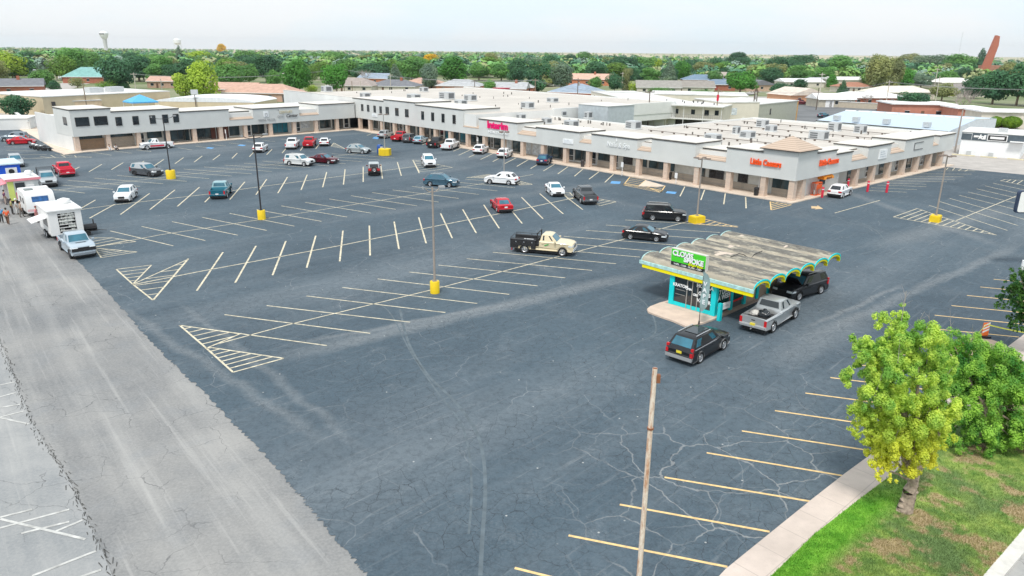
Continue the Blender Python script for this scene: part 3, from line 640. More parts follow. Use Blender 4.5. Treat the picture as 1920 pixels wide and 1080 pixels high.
for i in range(len(xl)-1):
    x0, x1 = xl[i], xl[i+1]
    it, bs, bz = [('w',.05,.6,.3,2.4),('d',.66,.92,.12,2.4)], None, .95
    if i in (0,1): it, bs, bz = [('w',.05,.95,1.9,2.45)], (M_stoner if i == 0 else M_stone,0,1), 1.8
    elif i == 2: it = [('d',.1,.35,.12,2.3),('w',.45,.95,1.2,2.4)]
    elif i in (3,4): it = [('w',.03,.8,.3,2.45)]+([('B',.8,.98,.13,2.45)] if i == 4 else [('w',.82,.97,.3,2.45)])
    elif i == 5: it = [('B',.03,.5,.13,2.45),('w',.55,.95,.5,2.3)]
    elif i == 6: it = [('d',.2,.42,.12,2.4),('w',.46,.95,.4,2.4)]
    elif i == 7: it = [('d',.03,.25,.12,2.4),('t',.28,.95,.3,2.45)]
    elif i == 8: it = [('c',.03,.3,.5,2.3),('d',.33,.52,.12,2.4),('c',.55,.95,.9,2.3)]
    elif i == 9: it = [('d',.2,.4,.12,2.4),('w',.44,.95,.6,2.4)]
    bay(FL, x0, x1, it, bs, bz=bz)
# row B: blank wall with the drive-through window, then dark openings behind the columns
mb = MB(); mb.box(3.0, 1.0, .12, 13.5, SET, 2.6, 0, FB); mb.build('shop_wall', M_st, centre)
for i in range(1, len(cB)-1):
    bay(FB, cB[i]-1, cB[i+1]-1, [('w',.62,.95,.3,2.4)] if i % 2 else [('d',.7,.95,.12,2.4)], None, M_st)
mb = MB(); mb.box(8.2, .9, 1.1, 9.6, .997, 2.0, 0, FB); mb.build('window', M_glass, centre)
mb = MB(); mb.add([(7.6,.05,2.25),(10.1,.05,2.25),(10.1,.99,2.95),(7.6,.99,2.95),(7.6,.05,1.98),(10.1,.05,1.98),(10.1,.99,1.98),(7.6,.99,1.98)], [(0,1,2,3),(4,5,1,0),(4,0,3,7),(5,6,2,1),(7,6,5,4)], 0, FB)
aw = mb.build('awning', mat('orange_canvas', (.85,.30,.02), .7), centre)
letters('lettering', 'PICK UP', .38, FB @ Matrix.Translation((8.85,.03,2.1)), mat('awning_lettering', (.12,.05,.03), .6), aw, .02)
# left wing end wall and back
mb = MB(); mb.box(0.05, SET, .1, .3, 21, 5.6, 0, FL); mb.box(.0, .9, .12, .25, SET, 2.6, 0, FL); mb.build('end_wall', M_stw, centre)
mb = MB(); mb.box(LA-.9, SET+.2, .1, LA-1.01, 4.9, 2.6, 0, FA); mb.build('end_wall', M_st, centre)
mb = MB(); mb.box(LB-.4, SET, 0, LB-.1, 37, 4.9, 0, FB); mb.build('end_wall', M_stw, centre)
mb = MB(); mb.box(-38, 60, 0, 44, 60.3, 6.2, 0, FA); mb.box(LA-37, 50.3, 0, LA-1, 50.6, 4.8, 0, FA); mb.box(-38.3, .3, 0, -38, 60, 6.2, 0, FA); mb.box(.3, 21, 0, LL, 21.3, 4.95, 0, FL); mb.build('rear_wall', M_stw, centre)
# upper windows of the two storey part and of the left wing
def upwin(F, x, z0, z1, w_, fr=M_dframe):
    mb = MB(); mb.box(x-w_/2, -.03, z0, x+w_/2, -.002, z1, 0, F); o = mb.build('upper_window', M_glass, centre)
    mb = MB(); mb.box(x-w_/2-.06, -.06, z1, x+w_/2+.06, -.003, z1+.06, 0, F); mb.box(x-w_/2-.06, -.08, z0-.07, x+w_/2+.06, -.003, z0, 0, F)
    for q in (-1, 1): mb.box(x+q*(w_/2+.03)-.03, -.06, z0, x+q*(w_/2+.03)+.03, -.003, z1, 0, F)
    mb.build('frame', fr, o)
for x, z0, z1, w_ in ((3.0,4.4,5.7,.85),(5.6,4.4,5.7,.85),(8.4,4.4,5.7,.85),(10.9,4.4,5.7,.85),(13.6,4.3,5.75,1.2),(17.4,4.3,5.75,1.2),(21.2,4.3,5.75,1.2),(27,4.2,5.7,.85),(30.5,4.2,5.7,.85),(34,4.2,5.7,.85),(37.6,4.2,5.7,.85)): upwin(FA, x, z0, z1, w_)
for x, z0, z1, w_ in ((1.75,4.4,5.8,2.1),(4.75,4.4,5.8,2.1),(7.7,4.1,5.5,.95),(10.6,4.1,5.5,.95),(13.6,4.1,5.5,.95),(15.9,4.1,5.5,.95),(17.9,4.1,5.5,.95)): upwin(FL, x, z0, z1, w_)
mb = MB(); mb.box(-.03, 2.2, 4.4, -.002, 4.2, 5.8, 0, FL); mb.build('upper_window', M_glass, centre)
# signs
T = Matrix.Translation
M_or = mat('orange_red_lettering', (.95,.10,.01), .4); M_pink = mat('magenta_lettering', (.85,.0,.16), .4); M_wl = mat('white_lettering', (.85,.87,.88), .5); M_bl = mat('black_lettering', (.03,.03,.04), .5); M_gl = mat('gold_lettering', (.62,.55,.36), .5); M_grl = mat('grey_lettering', (.42,.44,.45), .5)
def flat_shadow(F, x, s, size, z, m, **kw): letters('sign_lettering', s, size, F @ T((x,-.12,z)), m, centre, .06, **kw)
flat_shadow(FA, LA-4.2, 'Little Caesars', 1.05, 4.35, M_or, bold=.035, xs=.74)
flat_shadow(FB, 7.9, 'Little Caesars', 1.05, 4.3, M_or, bold=.035, xs=.86)
letters('sign_lettering', 'Interim', 1.75, FA @ T((50.6,-.12,4.75)), M_pink, centre, .06, bold=.06, xs=1.12)
letters('sign_lettering', 'HEALTHCARE', .6, FA @ T((50.8,-.1,3.55)), M_wl, centre, .04, xs=1.5)
letters('sign_lettering', 'Nails & Spa', 1.0, FA @ T((79.0,-.1,4.15)), M_wl, centre, .04, xs=.98)
letters('sign_lettering', '\\', .7, FA @ T((78.6,-.1,4.9)), M_wl, centre, .04)
letters('sign_lettering', 'SIERRA TRUCK', .5, FL @ T((36.4,-.1,3.45)), M_grl, centre, .04, xs=1.15)
mb = MB(); mb.box(35.8,-.08,3.95,36.9,-.003,5.15,0,FL); mb.box(36.05,-.11,4.1,36.65,-.081,4.75,1,FL); mb.box(36.2,-.13,4.2,36.5,-.111,4.5,0,FL); mb.build('sign_emblem', [M_wl, M_grl], centre)
letters('sign_lettering', 'CENTURY', .75, FL @ T((40.9,-.1,4.75)), M_gl, centre, .03, xs=.9)
letters('sign_lettering', 'oral', .9, FL @ T((39.6,-.1,4.0)), M_grl, centre, .03)
letters('sign_lettering', 'Center', .95, FL @ T((42.2,-.1,3.95)), M_bl, centre, .03, shear=.35)
letters('sign_lettering', '>', .5, FL @ T((39.2,-.1,5.2)), M_bl, centre, .03)
mb = MB(); mb.box(45.0, 1.55, 4.15, 47.6, 1.69, 4.75, 0, FL); sg = mb.build('sign_panel', mat('purple_sign', (.25,.2,.62), .5), centre)
letters('lettering', 'CLOVIS', .42, FL @ T((46.5,1.53,4.55)), M_wl, sg, .01, xs=1.3)
for F, x0, x1, z0, z1 in ((FA,67.2,69.5,3.35,4.05),(FA,7.2,9.3,3.35,4.0),(FB,22.6,25.1,3.35,4.65)):
    mb = MB(); mb.box(x0,-.1,z0,x1,-.003,z1,0,F); sg = mb.build('sign_panel', M_wl, centre)
    mb = MB(); 
    for k in range(3): mb.box(x0+.3, -.112, z0+(z1-z0)*(.2+.25*k), x1-.3-.3*k, -.101, z0+(z1-z0)*(.3+.25*k), 0, F)
    mb.build('lettering', mat('faint_sign_text', (.6,.64,.68), .6), sg)
mb = MB()
for b in ((34.6,3.7,37.9,3.76),(34.6,4.74,37.9,4.8),(34.6,3.76,34.66,4.74)): mb.box(b[0],-.08,b[1],b[2],-.003,b[3],0,FB)
mb.build('sign_frame', M_bl, centre)
# rooftop units: things standing on the roof
def hvac(px, py, z, w_, d, h, label, rot=None):
    w_, d, h = w_*.72, d*.72, h*.68; p = G(px, py, z); t = thing('rooftop_unit', label, 'air conditioner', tuple(p), rot if rot is not None else aA, 'rooftop air conditioning units', True)
    mb = MB(); mb.box(-w_/2-.2,-d/2-.2,0,w_/2+.2,d/2+.2,.12,0); mb.build('kerb_base', M_roofw, t)
    mb = MB(); mb.box(-w_/2,-d/2,.12,w_/2,d/2,h,0); mb.box(-w_/2+.1,-d/2+.1,h,w_/2-.1,d/2-.1,h+.05,0); mb.build('cabinet', M_hvac, t)
    mb = MB(); mb.box(w_/2+.002,-d*.35,.3,w_/2+.03,d*.35,h-.15,0)
    for k in range(3): mb.box(-w_*.4,-d/2-.03,.3+k*(h-.4)/3,w_*.1,-d/2-.002,.3+(k+.6)*(h-.4)/3,0)
    mb.build('grille', mat('dark_grille', (.14,.15,.16), .6), t)
for a in [(977,224,5.0,1.9,1.9,1.5,'small square grey rooftop unit nearest the magenta lettering'),(1025,232,4.85,1.9,1.9,1.5,'square rooftop unit standing second from the magenta lettering'),(1071,240,4.85,3.0,2.2,1.9,'wide pale rooftop unit behind the blank grey fascia with a small white sign'),
          (1054,218,4.85,1.8,1.8,1.5,'small rooftop unit by the blue-grey rear wall'),(1103,222,4.85,1.6,1.6,1.9,'tall narrow rooftop unit in front of the blue-grey rear wall'),(1187,242,4.85,3.0,2.4,2.0,'large pale rooftop unit with white base, on the roof behind the nail salon lettering'),
          (1336,266,4.85,2.8,2.2,1.7,'pale rooftop unit nearest the parapet left of the tiled hip roof'),(1401,259,4.85,2.6,2.2,1.6,'pale rooftop unit directly left of the tiled hip roof'),(1380,252,4.85,1.3,1.3,1.9,'dark open louvred rooftop unit left of the tiled hip roof'),
          (1429,239,4.85,2.4,2.0,2.0,'tall grey rooftop unit at the rear roof edge, behind the hip roof'),(1445,247,4.85,2.2,1.8,1.6,'grey rooftop unit behind the hip roof, beside the taller one'),(1534,262,4.85,3.4,2.4,2.0,'widest rooftop unit, right of the hip roof'),
          (1564,246,4.85,2.4,2.0,2.2,'tall grey rooftop unit far right, near the white rear parapet'),(1612,250,4.85,2.2,2.0,2.0,'white rooftop unit with an open dark side, rightmost on the flat roof'),
          (613,172,6.3,3.4,3,2.2,'box shaped rooftop unit at the far left edge of the high roof'),(795,172,6.3,2.6,2.4,1.8,'small far rooftop unit on the high roof below the brick houses'),(838,186,6.3,5,3,2.4,'large weathered rooftop unit in the middle of the high roof'),(882,189,6.3,3.6,2.6,2.0,'white rooftop unit right of the large weathered one'),(685,184,6.3,3,2.4,1.8,'rooftop unit behind the narrow upper windows of the two storey front'),
          (776,188,6.5,4.2,2.6,2.0,'low wide rooftop unit just behind the tallest parapet'),(864,200,6.3,3.2,2.4,2.0,'square rooftop unit behind the parapet left of the magenta lettering'),(820,196,6.3,3,2.4,1.6,'low rooftop unit between the two high parapets'),
          (989,203,6.3,3.2,2.4,1.8,'grey rooftop unit alone in the middle of the wide roof'),(1036,192,6.3,3,2.4,1.5,'low rooftop unit at the rear right end of the wide roof')]: hvac(*a)
# ================================================================== vehicles
def paint(name, c, metal=.25, rough=.25): return mat(name, c, rough, metal, var=.02, spec=.5, coat=.25)
KIND = {  # L, W, H, wheelbase, front overhang, ground clearance, hood z, cowl z, belt z, deck z, wheel r; greenhouse x: cowl, roof front, roof rear, rear glass base
 'suv':   dict(L=4.8, W=1.9, H=1.76, wb=2.86, fo=.92, gc=.24, hood=.98, cowl=1.12, belt=1.12, deck=1.12, r=.36, g=(.98,.30,-2.05,-2.36), win=[(.12,.36),(.40,.64),(.68,.9)], v0=.1),
 'cuv':   dict(L=4.5, W=1.84, H=1.64, wb=2.68, fo=.9, gc=.22, hood=.92, cowl=1.08, belt=1.06, deck=1.08, r=.34, g=(1.02,.25,-1.55,-2.12), win=[(.13,.4),(.43,.7),(.73,.88)], v0=.12),
 'sedan': dict(L=4.6, W=1.8, H=1.44, wb=2.7, fo=.92, gc=.18, hood=.80, cowl=.94, belt=.93, deck=.98, r=.32, g=(1.0,.15,-1.0,-1.75), win=[(.16,.47),(.5,.8)], v0=.1),
 'coupe': dict(L=4.4, W=1.76, H=1.4, wb=2.6, fo=.9, gc=.18, hood=.78, cowl=.92, belt=.92, deck=.97, r=.31, g=(.95,.2,-.95,-1.7), win=[(.16,.48),(.51,.8)], v0=.1),
 'hatch': dict(L=4.3, W=1.8, H=1.55, wb=2.6, fo=.86, gc=.2, hood=.86, cowl=1.0, belt=1.0, deck=1.02, r=.33, g=(.98,.2,-1.4,-1.95), win=[(.14,.42),(.45,.72),(.76,.88)], v0=.12),
 'box':   dict(L=4.75, W=1.86, H=1.74, wb=2.75, fo=.88, gc=.26, hood=1.02, cowl=1.1, belt=1.1, deck=1.1, r=.36, g=(.95,.42,-2.1,-2.3), win=[(.11,.36),(.40,.66),(.70,.93)], v0=.1),
 'jeep':  dict(L=4.1, W=1.75, H=1.82, wb=2.4, fo=.6, gc=.42, hood=1.08, cowl=1.12, belt=1.16, deck=1.16, r=.4, g=(.5,.28,-1.68,-1.78), win=[(.08,.42),(.47,.93)], v0=.08),
 'pick':  dict(L=5.8, W=1.98, H=1.86, wb=3.65, fo=.95, gc=.34, hood=1.12, cowl=1.22, belt=1.22, deck=1.16, r=.4, g=(1.32,.72,-.72,-.86), win=[(.14,.5),(.54,.88)], v0=.08, bed=-.98),
 'reg':   dict(L=5.5, W=1.98, H=1.84, wb=3.45, fo=.95, gc=.34, hood=1.12, cowl=1.22, belt=1.22, deck=1.14, r=.4, g=(1.22,.62,-.28,-.4), win=[(.2,.85)], v0=.08, bed=-.5),
 'util':  dict(L=5.7, W=1.98, H=1.88, wb=3.5, fo=.95, gc=.4, hood=1.16, cowl=1.26, belt=1.26, deck=.72, r=.42, g=(1.25,.68,-.22,-.36), win=[(.2,.85)], v0=.08, bed=-.45),
}
_wheel = {}
def wheel_meshes(r, dark):
    key = (round(r, 2), dark)
    if key not in _wheel:
        w_ = .24; k = .64 if not dark else .7
        t = MB(); t.lathe([(r*k,-w_/2+.02),(r*.94,-w_/2),(r,-w_/2+.04),(r,w_/2-.04),(r*.94,w_/2),(r*k,w_/2-.02),(r*k,w_/2-.07),(.001,w_/2-.07)], 22)
        q = MB(); q.lathe([(r*k,w_/2-.02),(r*k*.98,w_/2-.005),(r*k*.86,w_/2-.03),(r*k*.86,w_/2-.07)], 22)
        q.lathe([(.001,w_/2-.005),(r*.15,w_/2-.01),(r*.15,w_/2-.07)], 10)
        for i in range(6 if not dark else 5):
            a = 2*PI*i/(6 if not dark else 5); M = Matrix.Rotation(a, 4, 'Z')
            q.add([(r*.1,-r*.07,w_/2-.012),(r*k*.9,-r*.1,w_/2-.03),(r*k*.9,r*.1,w_/2-.03),(r*.1,r*.07,w_/2-.012),(r*.1,-r*.07,w_/2-.07),(r*k*.9,-r*.1,w_/2-.07),(r*k*.9,r*.1,w_/2-.07),(r*.1,r*.07,w_/2-.07)], [(0,1,2,3),(4,5,1,0),(2,6,7,3),(1,5,6,2)], 0, M)
        a = t.build('tyre', M_tire, None, 35); b = q.build('rim', M_rimd if dark else M_rim, None, 35)
        _wheel[key] = (a.data, b.data); bpy.data.objects.remove(a); bpy.data.objects.remove(b)
    return _wheel[key]
def add_wheels(t, r, xs, hw, dark=False):
    tm, rm = wheel_meshes(r, dark)
    for x in xs:
        for sgn in (1, -1):
            e = bpy.data.objects.new('wheel', tm); COL.objects.link(e); e.parent = t; e.location = (x, sgn*(hw-.12), r); e.rotation_euler = (-sgn*PI/2, 0, 0)
            b = bpy.data.objects.new('rim', rm); COL.objects.link(b); b.parent = e
def car(label, cat, kind, pm, rear=None, front=None, side='R', c=None, hd=None, name=None, group='vehicles in the parking lot', grille=None, lower=None, plate=(.8,.8,.8), rails=False, dark_rims=False, detail=False, arch=None, roofm=None, glass=None, scale=1.0, bedm=None, **ov):
    K = dict(KIND[kind]); K.update(ov); K_ = K
    L, W, H, wb, fo, gc = (K[k]*scale for k in ('L','W','H','wb','fo','gc')); hood, cowl, belt, deck, r = (K[k]*scale for k in ('hood','cowl','belt','deck','r'))
    if rear is not None:
        A, B = G(*rear), G(*front); rz = ang(A, B) if hd is None else hd; m = (A+B)/2
        sgn = -1 if side == 'R' else 1                      # the visible wheels are on this side
        nrm = Vector((-math.sin(rz), math.cos(rz), 0)); loc = m-nrm*sgn*(W/2-.1)
    else:
        loc = G(*c); rz = hd
    t = thing(name or ('pickup_truck' if kind in ('pick','reg','util') else 'parked_car'), label, cat, tuple(loc), rz, group, True)
    xf, xr = wb/2+fo, wb/2+fo-L; gx = [g*scale for g in K['g']]; bed = K.get('bed'); bed = bed*scale if bed is not None else None
    ra = r+.06; hw = W/2; fl = gc+.32
    def archp(cx, a0=PI, n=8):
        z0 = max(gc+.04, r-.1); th = math.asin(max(-1, min(1, (z0-r)/ra)))
        return [(cx+ra*math.cos(th+(PI-2*th)*i/n), r+ra*math.sin(th+(PI-2*th)*i/n)) for i in range(n+1)]
    top = []      # front to rear along the top: (x, z, zinner)
    hz0 = hood
    front_face = [(xf-.16, gc, 'd'), (xf-.03, gc+.1, 'd'), (xf, gc+.3, ''), (xf-.02, hz0-.28, ''), (xf-.08, hz0-.1, ''), (xf-.24, hz0-.01, '')]
    if kind == 'jeep': front_face = [(xf-.1, gc+.1, 'd'), (xf, gc+.12, 'd'), (xf, gc+.3, ''), (xf-.04, hz0-.25, ''), (xf-.06, hz0-.06, ''), (xf-.12, hz0, '')]
    pts = [(x, z, None, f) for x, z, f in front_face]
    pts += [((xf+gx[0])/2, (hz0+cowl)/2+.015, None, ''), (gx[0]-.02, cowl, None, '')]
    if bed is not None:
        pts += [(bed+.06, belt, None, ''), (bed+.03, deck, None, ''), (bed, deck, .7*scale if kind != 'util' else deck, ''), (xr+.1, deck, .7*scale if kind != 'util' else deck, ''), (xr+.07, deck, None, ''), (xr, deck-.02, None, ''), (xr+.01, gc+.3, None, ''), (xr-.08, gc+.28, None, ''), (xr-.08, gc+.14, None, 'd'), (xr+.1, gc+.06, None, 'd')]
    elif kind in ('sedan','coupe'):
        pts += [(gx[3], belt+.03, None, ''), (gx[3]-.05, deck, None, ''), (xr+.14, deck-.01, None, ''), (xr+.03, deck-.08, None, ''), (xr+.05, gc+.42, None, ''), (xr, gc+.34, None, ''), (xr+.02, gc+.12, None, 'd'), (xr+.18, gc, None, 'd')]
    else:
        pts += [(gx[3]+.05, belt, None, ''), (gx[3], belt-.02, None, ''), (xr+.04, belt-.22, None, ''), (xr+.06, gc+.42, None, ''), (xr, gc+.36, None, ''), (xr+.01, gc+.12, None, 'd'), (xr+.18, gc, None, 'd')]
    outline = pts + [(x, z, None, 'd') for x, z in reversed(archp(-wb/2))] + [(x, z, None, 'd') for x, z in reversed(archp(wb/2))]
    n = len(outline)
    def plan(x, y):
        u = max(0, (x-(xf-.75))/.75) if x > xf-.75 else max(0, ((xr+.5)-x)/.5)*.8
        return y*(1-(.13 if kind != 'jeep' else .22)*u*u)
    layers = [(hw-.03, -.07, -.015, 0), (hw, -.10, 0, 0), (hw-.05, -.03, 0, 0), (hw-.12, -.006, 0, 0), (hw-.13, 0, 0, 1), (hw*.45, .022, .015, 1)]
    ys = layers + [(-y, a, b_, c_) for y, a, b_, c_ in reversed(layers)]
    # order from +y to -y; first/last closed by side faces
    mid = gc+.45
    V = []; Fc = []; Mi = []
    for y, dz, dx, inn in ys:
        for (x, z, zi, f) in outline:
            zz = z
            if zi is not None and inn: zz = zi
            elif z > mid+.1: zz = z+dz
            xx = x+(dx if x > xf-.3 else 0)
            if abs(y) > hw-.035 and z < mid and f == 'd' and x < xf-.3 and x > xr+.3: pass
            if abs(y) >= hw-.031 and abs(abs(y)-(hw-.03)) < 1e-6 and z < mid: pass
            V.append((xx, plan(x, y), zz))
    for k in range(len(ys)-1):
        for i in range(n):
            j = (i+1) % n
            Fc.append((k*n+i, k*n+j, (k+1)*n+j, (k+1)*n+i)); Mi.append(1 if (outline[i][3] == 'd' and outline[j][3] == 'd') else 0)
    Fc.append(tuple(range(n))[::-1]); Mi.append(0); o_ = (len(ys)-1)*n; Fc.append(tuple(o_+i for i in range(n))); Mi.append(0)
    bm = bmesh.new(); bv = [bm.verts.new(v) for v in V]
    for f, m_ in zip(Fc, Mi):
        q = bm.faces.new([bv[i] for i in f]); q.material_index = m_
    big = [f for f in bm.faces if len(f.verts) > 4]; bmesh.ops.triangulate(bm, faces=big); bmesh.ops.recalc_face_normals(bm, faces=bm.faces[:])
    me = bpy.data.meshes.new('body'); bm.to_mesh(me); bm.free(); me.materials.append(pm); me.materials.append(lower or M_black)
    me.polygons.foreach_set('use_smooth', [True]*len(me.polygons)); me.set_sharp_from_angle(angle=R(32))
    body = bpy.data.objects.new('body', me); COL.objects.link(body); body.parent = t
    # underbody, set low to deepen the shade beneath the car
    mb = MB(); mb.box(xr+.25, -hw+.2, .13, xf-.3, hw-.2, fl+.22); mb.build('underbody', M_black, t)
    # greenhouse
    wbz = belt-.06; bw = hw-.06; rw = hw-.24 if kind not in ('jeep','box') else hw-.15; zr = H-.07
    A4 = [(gx[0], wbz+.03, bw-.08), (gx[3], wbz, bw-.03)]          # belt front, belt rear
    B4 = [(gx[1], zr-.01, rw-.03), (gx[2], zr, rw)]                # roof front, roof rear
    mb = MB(); rings = [[(gx[0],bw-.08,wbz),((gx[0]+gx[3])/2,bw,wbz),(gx[3],bw-.04,wbz)], [(gx[1],rw-.03,zr-.02),((gx[1]+gx[2])/2,rw+.01,zr+.015),(gx[2],rw-.02,zr-.01)],
        [(gx[1]-.1,rw-.13,H-.03),((gx[1]+gx[2])/2,rw-.11,H),(gx[2]+.08,rw-.13,H-.03)]]
    v = []
    for rg in rings:
        for (x, y, z) in rg: v.append((x, y, z))
        for (x, y, z) in reversed(rg): v.append((x, -y, z))
    f = []
    for k in range(2):
        for i in range(6): f.append((k*6+i, k*6+(i+1) % 6, (k+1)*6+(i+1) % 6, (k+1)*6+i))
    f += [(12,13,16,17),(13,14,15,16)]
    mb.add(v, f, 0)
    cab = mb.build('cabin', roofm or pm, t, 40)
    gl = glass or M_glass
    def panel(nm, P0, P1, P2, P3, u0, u1, v0, v1, off=.014, m=gl, par=t):
        P0, P1, P2, P3 = map(Vector, (P0, P1, P2, P3))      # bottom a, bottom b, top b, top a
        def at(u, v_): return (P0.lerp(P1, u)).lerp(P3.lerp(P2, u), v_)
        nn = (P1-P0).cross(P3-P0).normalized(); cen = (P0+P1+P2+P3)/4-Vector(((gx[1]+gx[2])/2,0,belt+.2)); nn = nn*off*(1 if nn.dot(cen) > 0 else -1); q = [at(u0, v0), at(u1, v0), at(u1, v1), at(u0, v1)]
        mb = MB(); mb.add([p+nn for p in q]+[p-nn*1.6 for p in q], [(0,1,2,3),(4,5,1,0),(5,6,2,1),(6,7,3,2),(7,4,0,3)], 0); return mb.build(nm, m, par)
    for (u0, u1) in K['win']:
        for sg in (1, -1):
            a, b_, c_, d = (gx[0],sg*(bw-.08),wbz), (gx[3],sg*(bw-.04),wbz), (gx[2],sg*(rw-.02),zr-.01), (gx[1],sg*(rw-.03),zr-.02)
            # bulge of the mid section
            bul = .02
            if sg > 0: panel('window', b_, a, d, c_, 1-u1, 1-u0, .2, .9, .03)
            else: panel('window', a, b_, c_, d, u0, u1, .2, .9, .03)
    panel('windshield', (gx[0],bw-.08,wbz), (gx[0],-bw+.08,wbz), (gx[1],-rw+.03,zr-.02), (gx[1],rw-.03,zr-.02), .05, .95, .12, .93, .02, M_glb)
    panel('rear_window', (gx[3],-bw+.04,wbz), (gx[3],bw-.04,wbz), (gx[2],rw-.02,zr-.01), (gx[2],-rw+.02,zr-.01), .1, .9, (.25 if bed is not None else .16), .9, .02)
    # lights, grille, bumpers, plate, mirrors
    fw = hw*.87
    for sg in (1, -1):
        mb = MB(); yo = sg*(fw-.01); yi = sg*(fw-.42); z1 = hz0-.13; z0 = z1-.17
        if kind == 'jeep': mb.tube((xf-.06, sg*.48, hz0-.3), (xf+.03, sg*.48, hz0-.3), .1, n=12)
        else: mb.add([(xf-.03,yi,z0),(xf-.05,yo*.985,z0),(xf-.42,sg*(hw-.022),z0+.04),(xf-.06,yi,z1),(xf-.1,yo*.985,z1),(xf-.42,sg*(hw-.03),z1),(xf+.012,yi,z0+.02),(xf-.02,yo,z0+.02),(xf-.02,yi,z1-.01),(xf-.06,yo,z1-.01)],
                [(6,7,9,8),(7,2,5,9),(8,9,4,3),(9,5,4),(6,0,1,7),(7,1,2),(6,8,3,0)] if sg < 0 else [(8,9,7,6),(9,5,2,7),(3,4,9,8),(4,5,9),(7,1,0,6),(2,1,7),(0,3,8,6)])
        mb.build('headlight', M_head, t)
        mb = MB(); rw_ = hw*.93
        if bed is not None: mb.box(xr-.015, sg*(rw_-.17) if sg > 0 else -rw_-.0, deck-.5, xr+.05, rw_+.0 if sg > 0 else -(rw_-.17), deck-.1)
        elif kind in ('suv','box') and K.get('tall', True): mb.box(gx[3]-.02-.02, sg*(rw_-.16) if sg > 0 else -rw_, belt-.42, xr+.14+.1, rw_+.02 if sg > 0 else -(rw_-.16), belt+.05); mb.box(xr+.015, sg*(rw_-.16) if sg > 0 else -rw_, belt-.48, xr+.16, rw_+.0 if sg > 0 else -(rw_-.16), belt-.2)
        else: mb.box(xr+.01, (rw_-.38) if sg > 0 else -rw_-.01, deck-.32, xr+.2, rw_+.01 if sg > 0 else -(rw_-.38), deck-.13)
        mb.build('taillight', M_tail, t)
        mb = MB(); mx_ = gx[0]-.18; my = sg*(hw+.02); mb.box(mx_-.07, min(my, my+sg*.2), belt-.02, mx_+.07, max(my, my+sg*.2), belt+.14); mb.box(mx_-.03, min(sg*(hw-.1),my), belt-.02, mx_+.02, max(sg*(hw-.1),my), belt+.03); mb.build('mirror', K.get('mirror', pm), t)
        if detail:
            for (u0, u1) in K['win'][:2]:
                xh = gx[0]+(gx[3]-gx[0])*(u1-.03); mb = MB(); mb.box(xh-.1, min(sg*(hw-.01),sg*(hw+.025)), belt-.22, xh+.1, max(sg*(hw-.01),sg*(hw+.025)), belt-.18); mb.build('door_handle', K.get('mirror', pm), t)
    mb = MB(); mb.box(xf-.12, -fw+.46, hz0-.42, xf+.014, fw-.46, hz0-.15); 
    if kind == 'jeep':
        mb = MB(); 
        for k in range(7): mb.box(xf-.06, -.27+k*.09-.025, hz0-.45, xf+.012, -.27+k*.09+.025, hz0-.14)
    mb.build('grille', grille or M_black, t)
    mb = MB(); mb.box(xf-.25, -fw+.05, gc+.05, xf+.045, fw-.05, gc+.26); mb.build('front_bumper', K.get('bump', lower or M_black), t)
    mb = MB(); mb.box(xr-.05 if bed is not None else xr-.03, -hw*.92, gc+.12, xr+.2, hw*.92, gc+.33); mb.build('rear_bumper', K.get('bump', lower or M_black), t)
    mb = MB(); zp = gc+.46 if bed is None else gc+.26; xp = (xr+.035 if bed is None else xr-.06); mb.box(xp-.012-(0 if kind not in('suv','box') else .0), -.17, zp, xp+.06, .17, zp+.16); mb.build('license_plate', mat('plate', plate, .5), t)
    if rails:
        for sg in (1, -1):
            mb = MB(); mb.tube((gx[1]-.25, sg*(rw-.1), H+.03), (gx[2]+.2, sg*(rw-.1), H+.03), .022, n=6)
            for x in (gx[1]-.25, (gx[1]+gx[2])/2, gx[2]+.2): mb.tube((x, sg*(rw-.1), H-.03), (x, sg*(rw-.1), H+.03), .02, n=5)
            mb.build('roof_rail', K.get('railm', M_galv), t)
    if bed is not None and kind != 'util':
        mb = MB(); mb.box(bed-.02, -hw+.16, deck-.46+.003, xr+.12, hw-.16, deck-.44); 
        mb.build('bed_liner', bedm or M_black, t)
    add_wheels(t, r, (wb/2, -wb/2), hw, dark_rims)
    t['_dims'] = 0; del t['_dims']
    return t, dict(xf=xf, xr=xr, hw=hw, H=H, deck=deck, belt=belt, gx=gx, gc=gc, hood=hood, rw=rw)
P_w = paint('white_car_paint', (.80,.81,.82), 0, .3); P_blk = paint('black_car_paint', (.012,.013,.016), .1, .3); P_sil = paint('silver_car_paint', (.50,.52,.53), .5, .3); P_gry = paint('grey_car_paint', (.13,.14,.15), .4)
P_red = paint('red_car_paint', (.55,.012,.025), .15); P_mar = paint('maroon_car_paint', (.11,.012,.022), .3); P_teal = paint('teal_car_paint', (.015,.16,.23), .4); P_blu = paint('dark_blue_car_paint', (.02,.055,.13), .3)
P_lbl = paint('pale_blue_car_paint', (.38,.50,.58), .4); P_tan = paint('cream_car_paint', (.72,.62,.42), 0, .35); P_stl = paint('steel_blue_car_paint', (.07,.15,.21), .4); P_pearl = paint('pearl_car_paint', (.72,.73,.72), .1)
M_glb = mat('blue_tinted_glass', (.03,.14,.20), .1, var=.4, scale=.8, spec=.8)
yp = (.75,.62,.05)
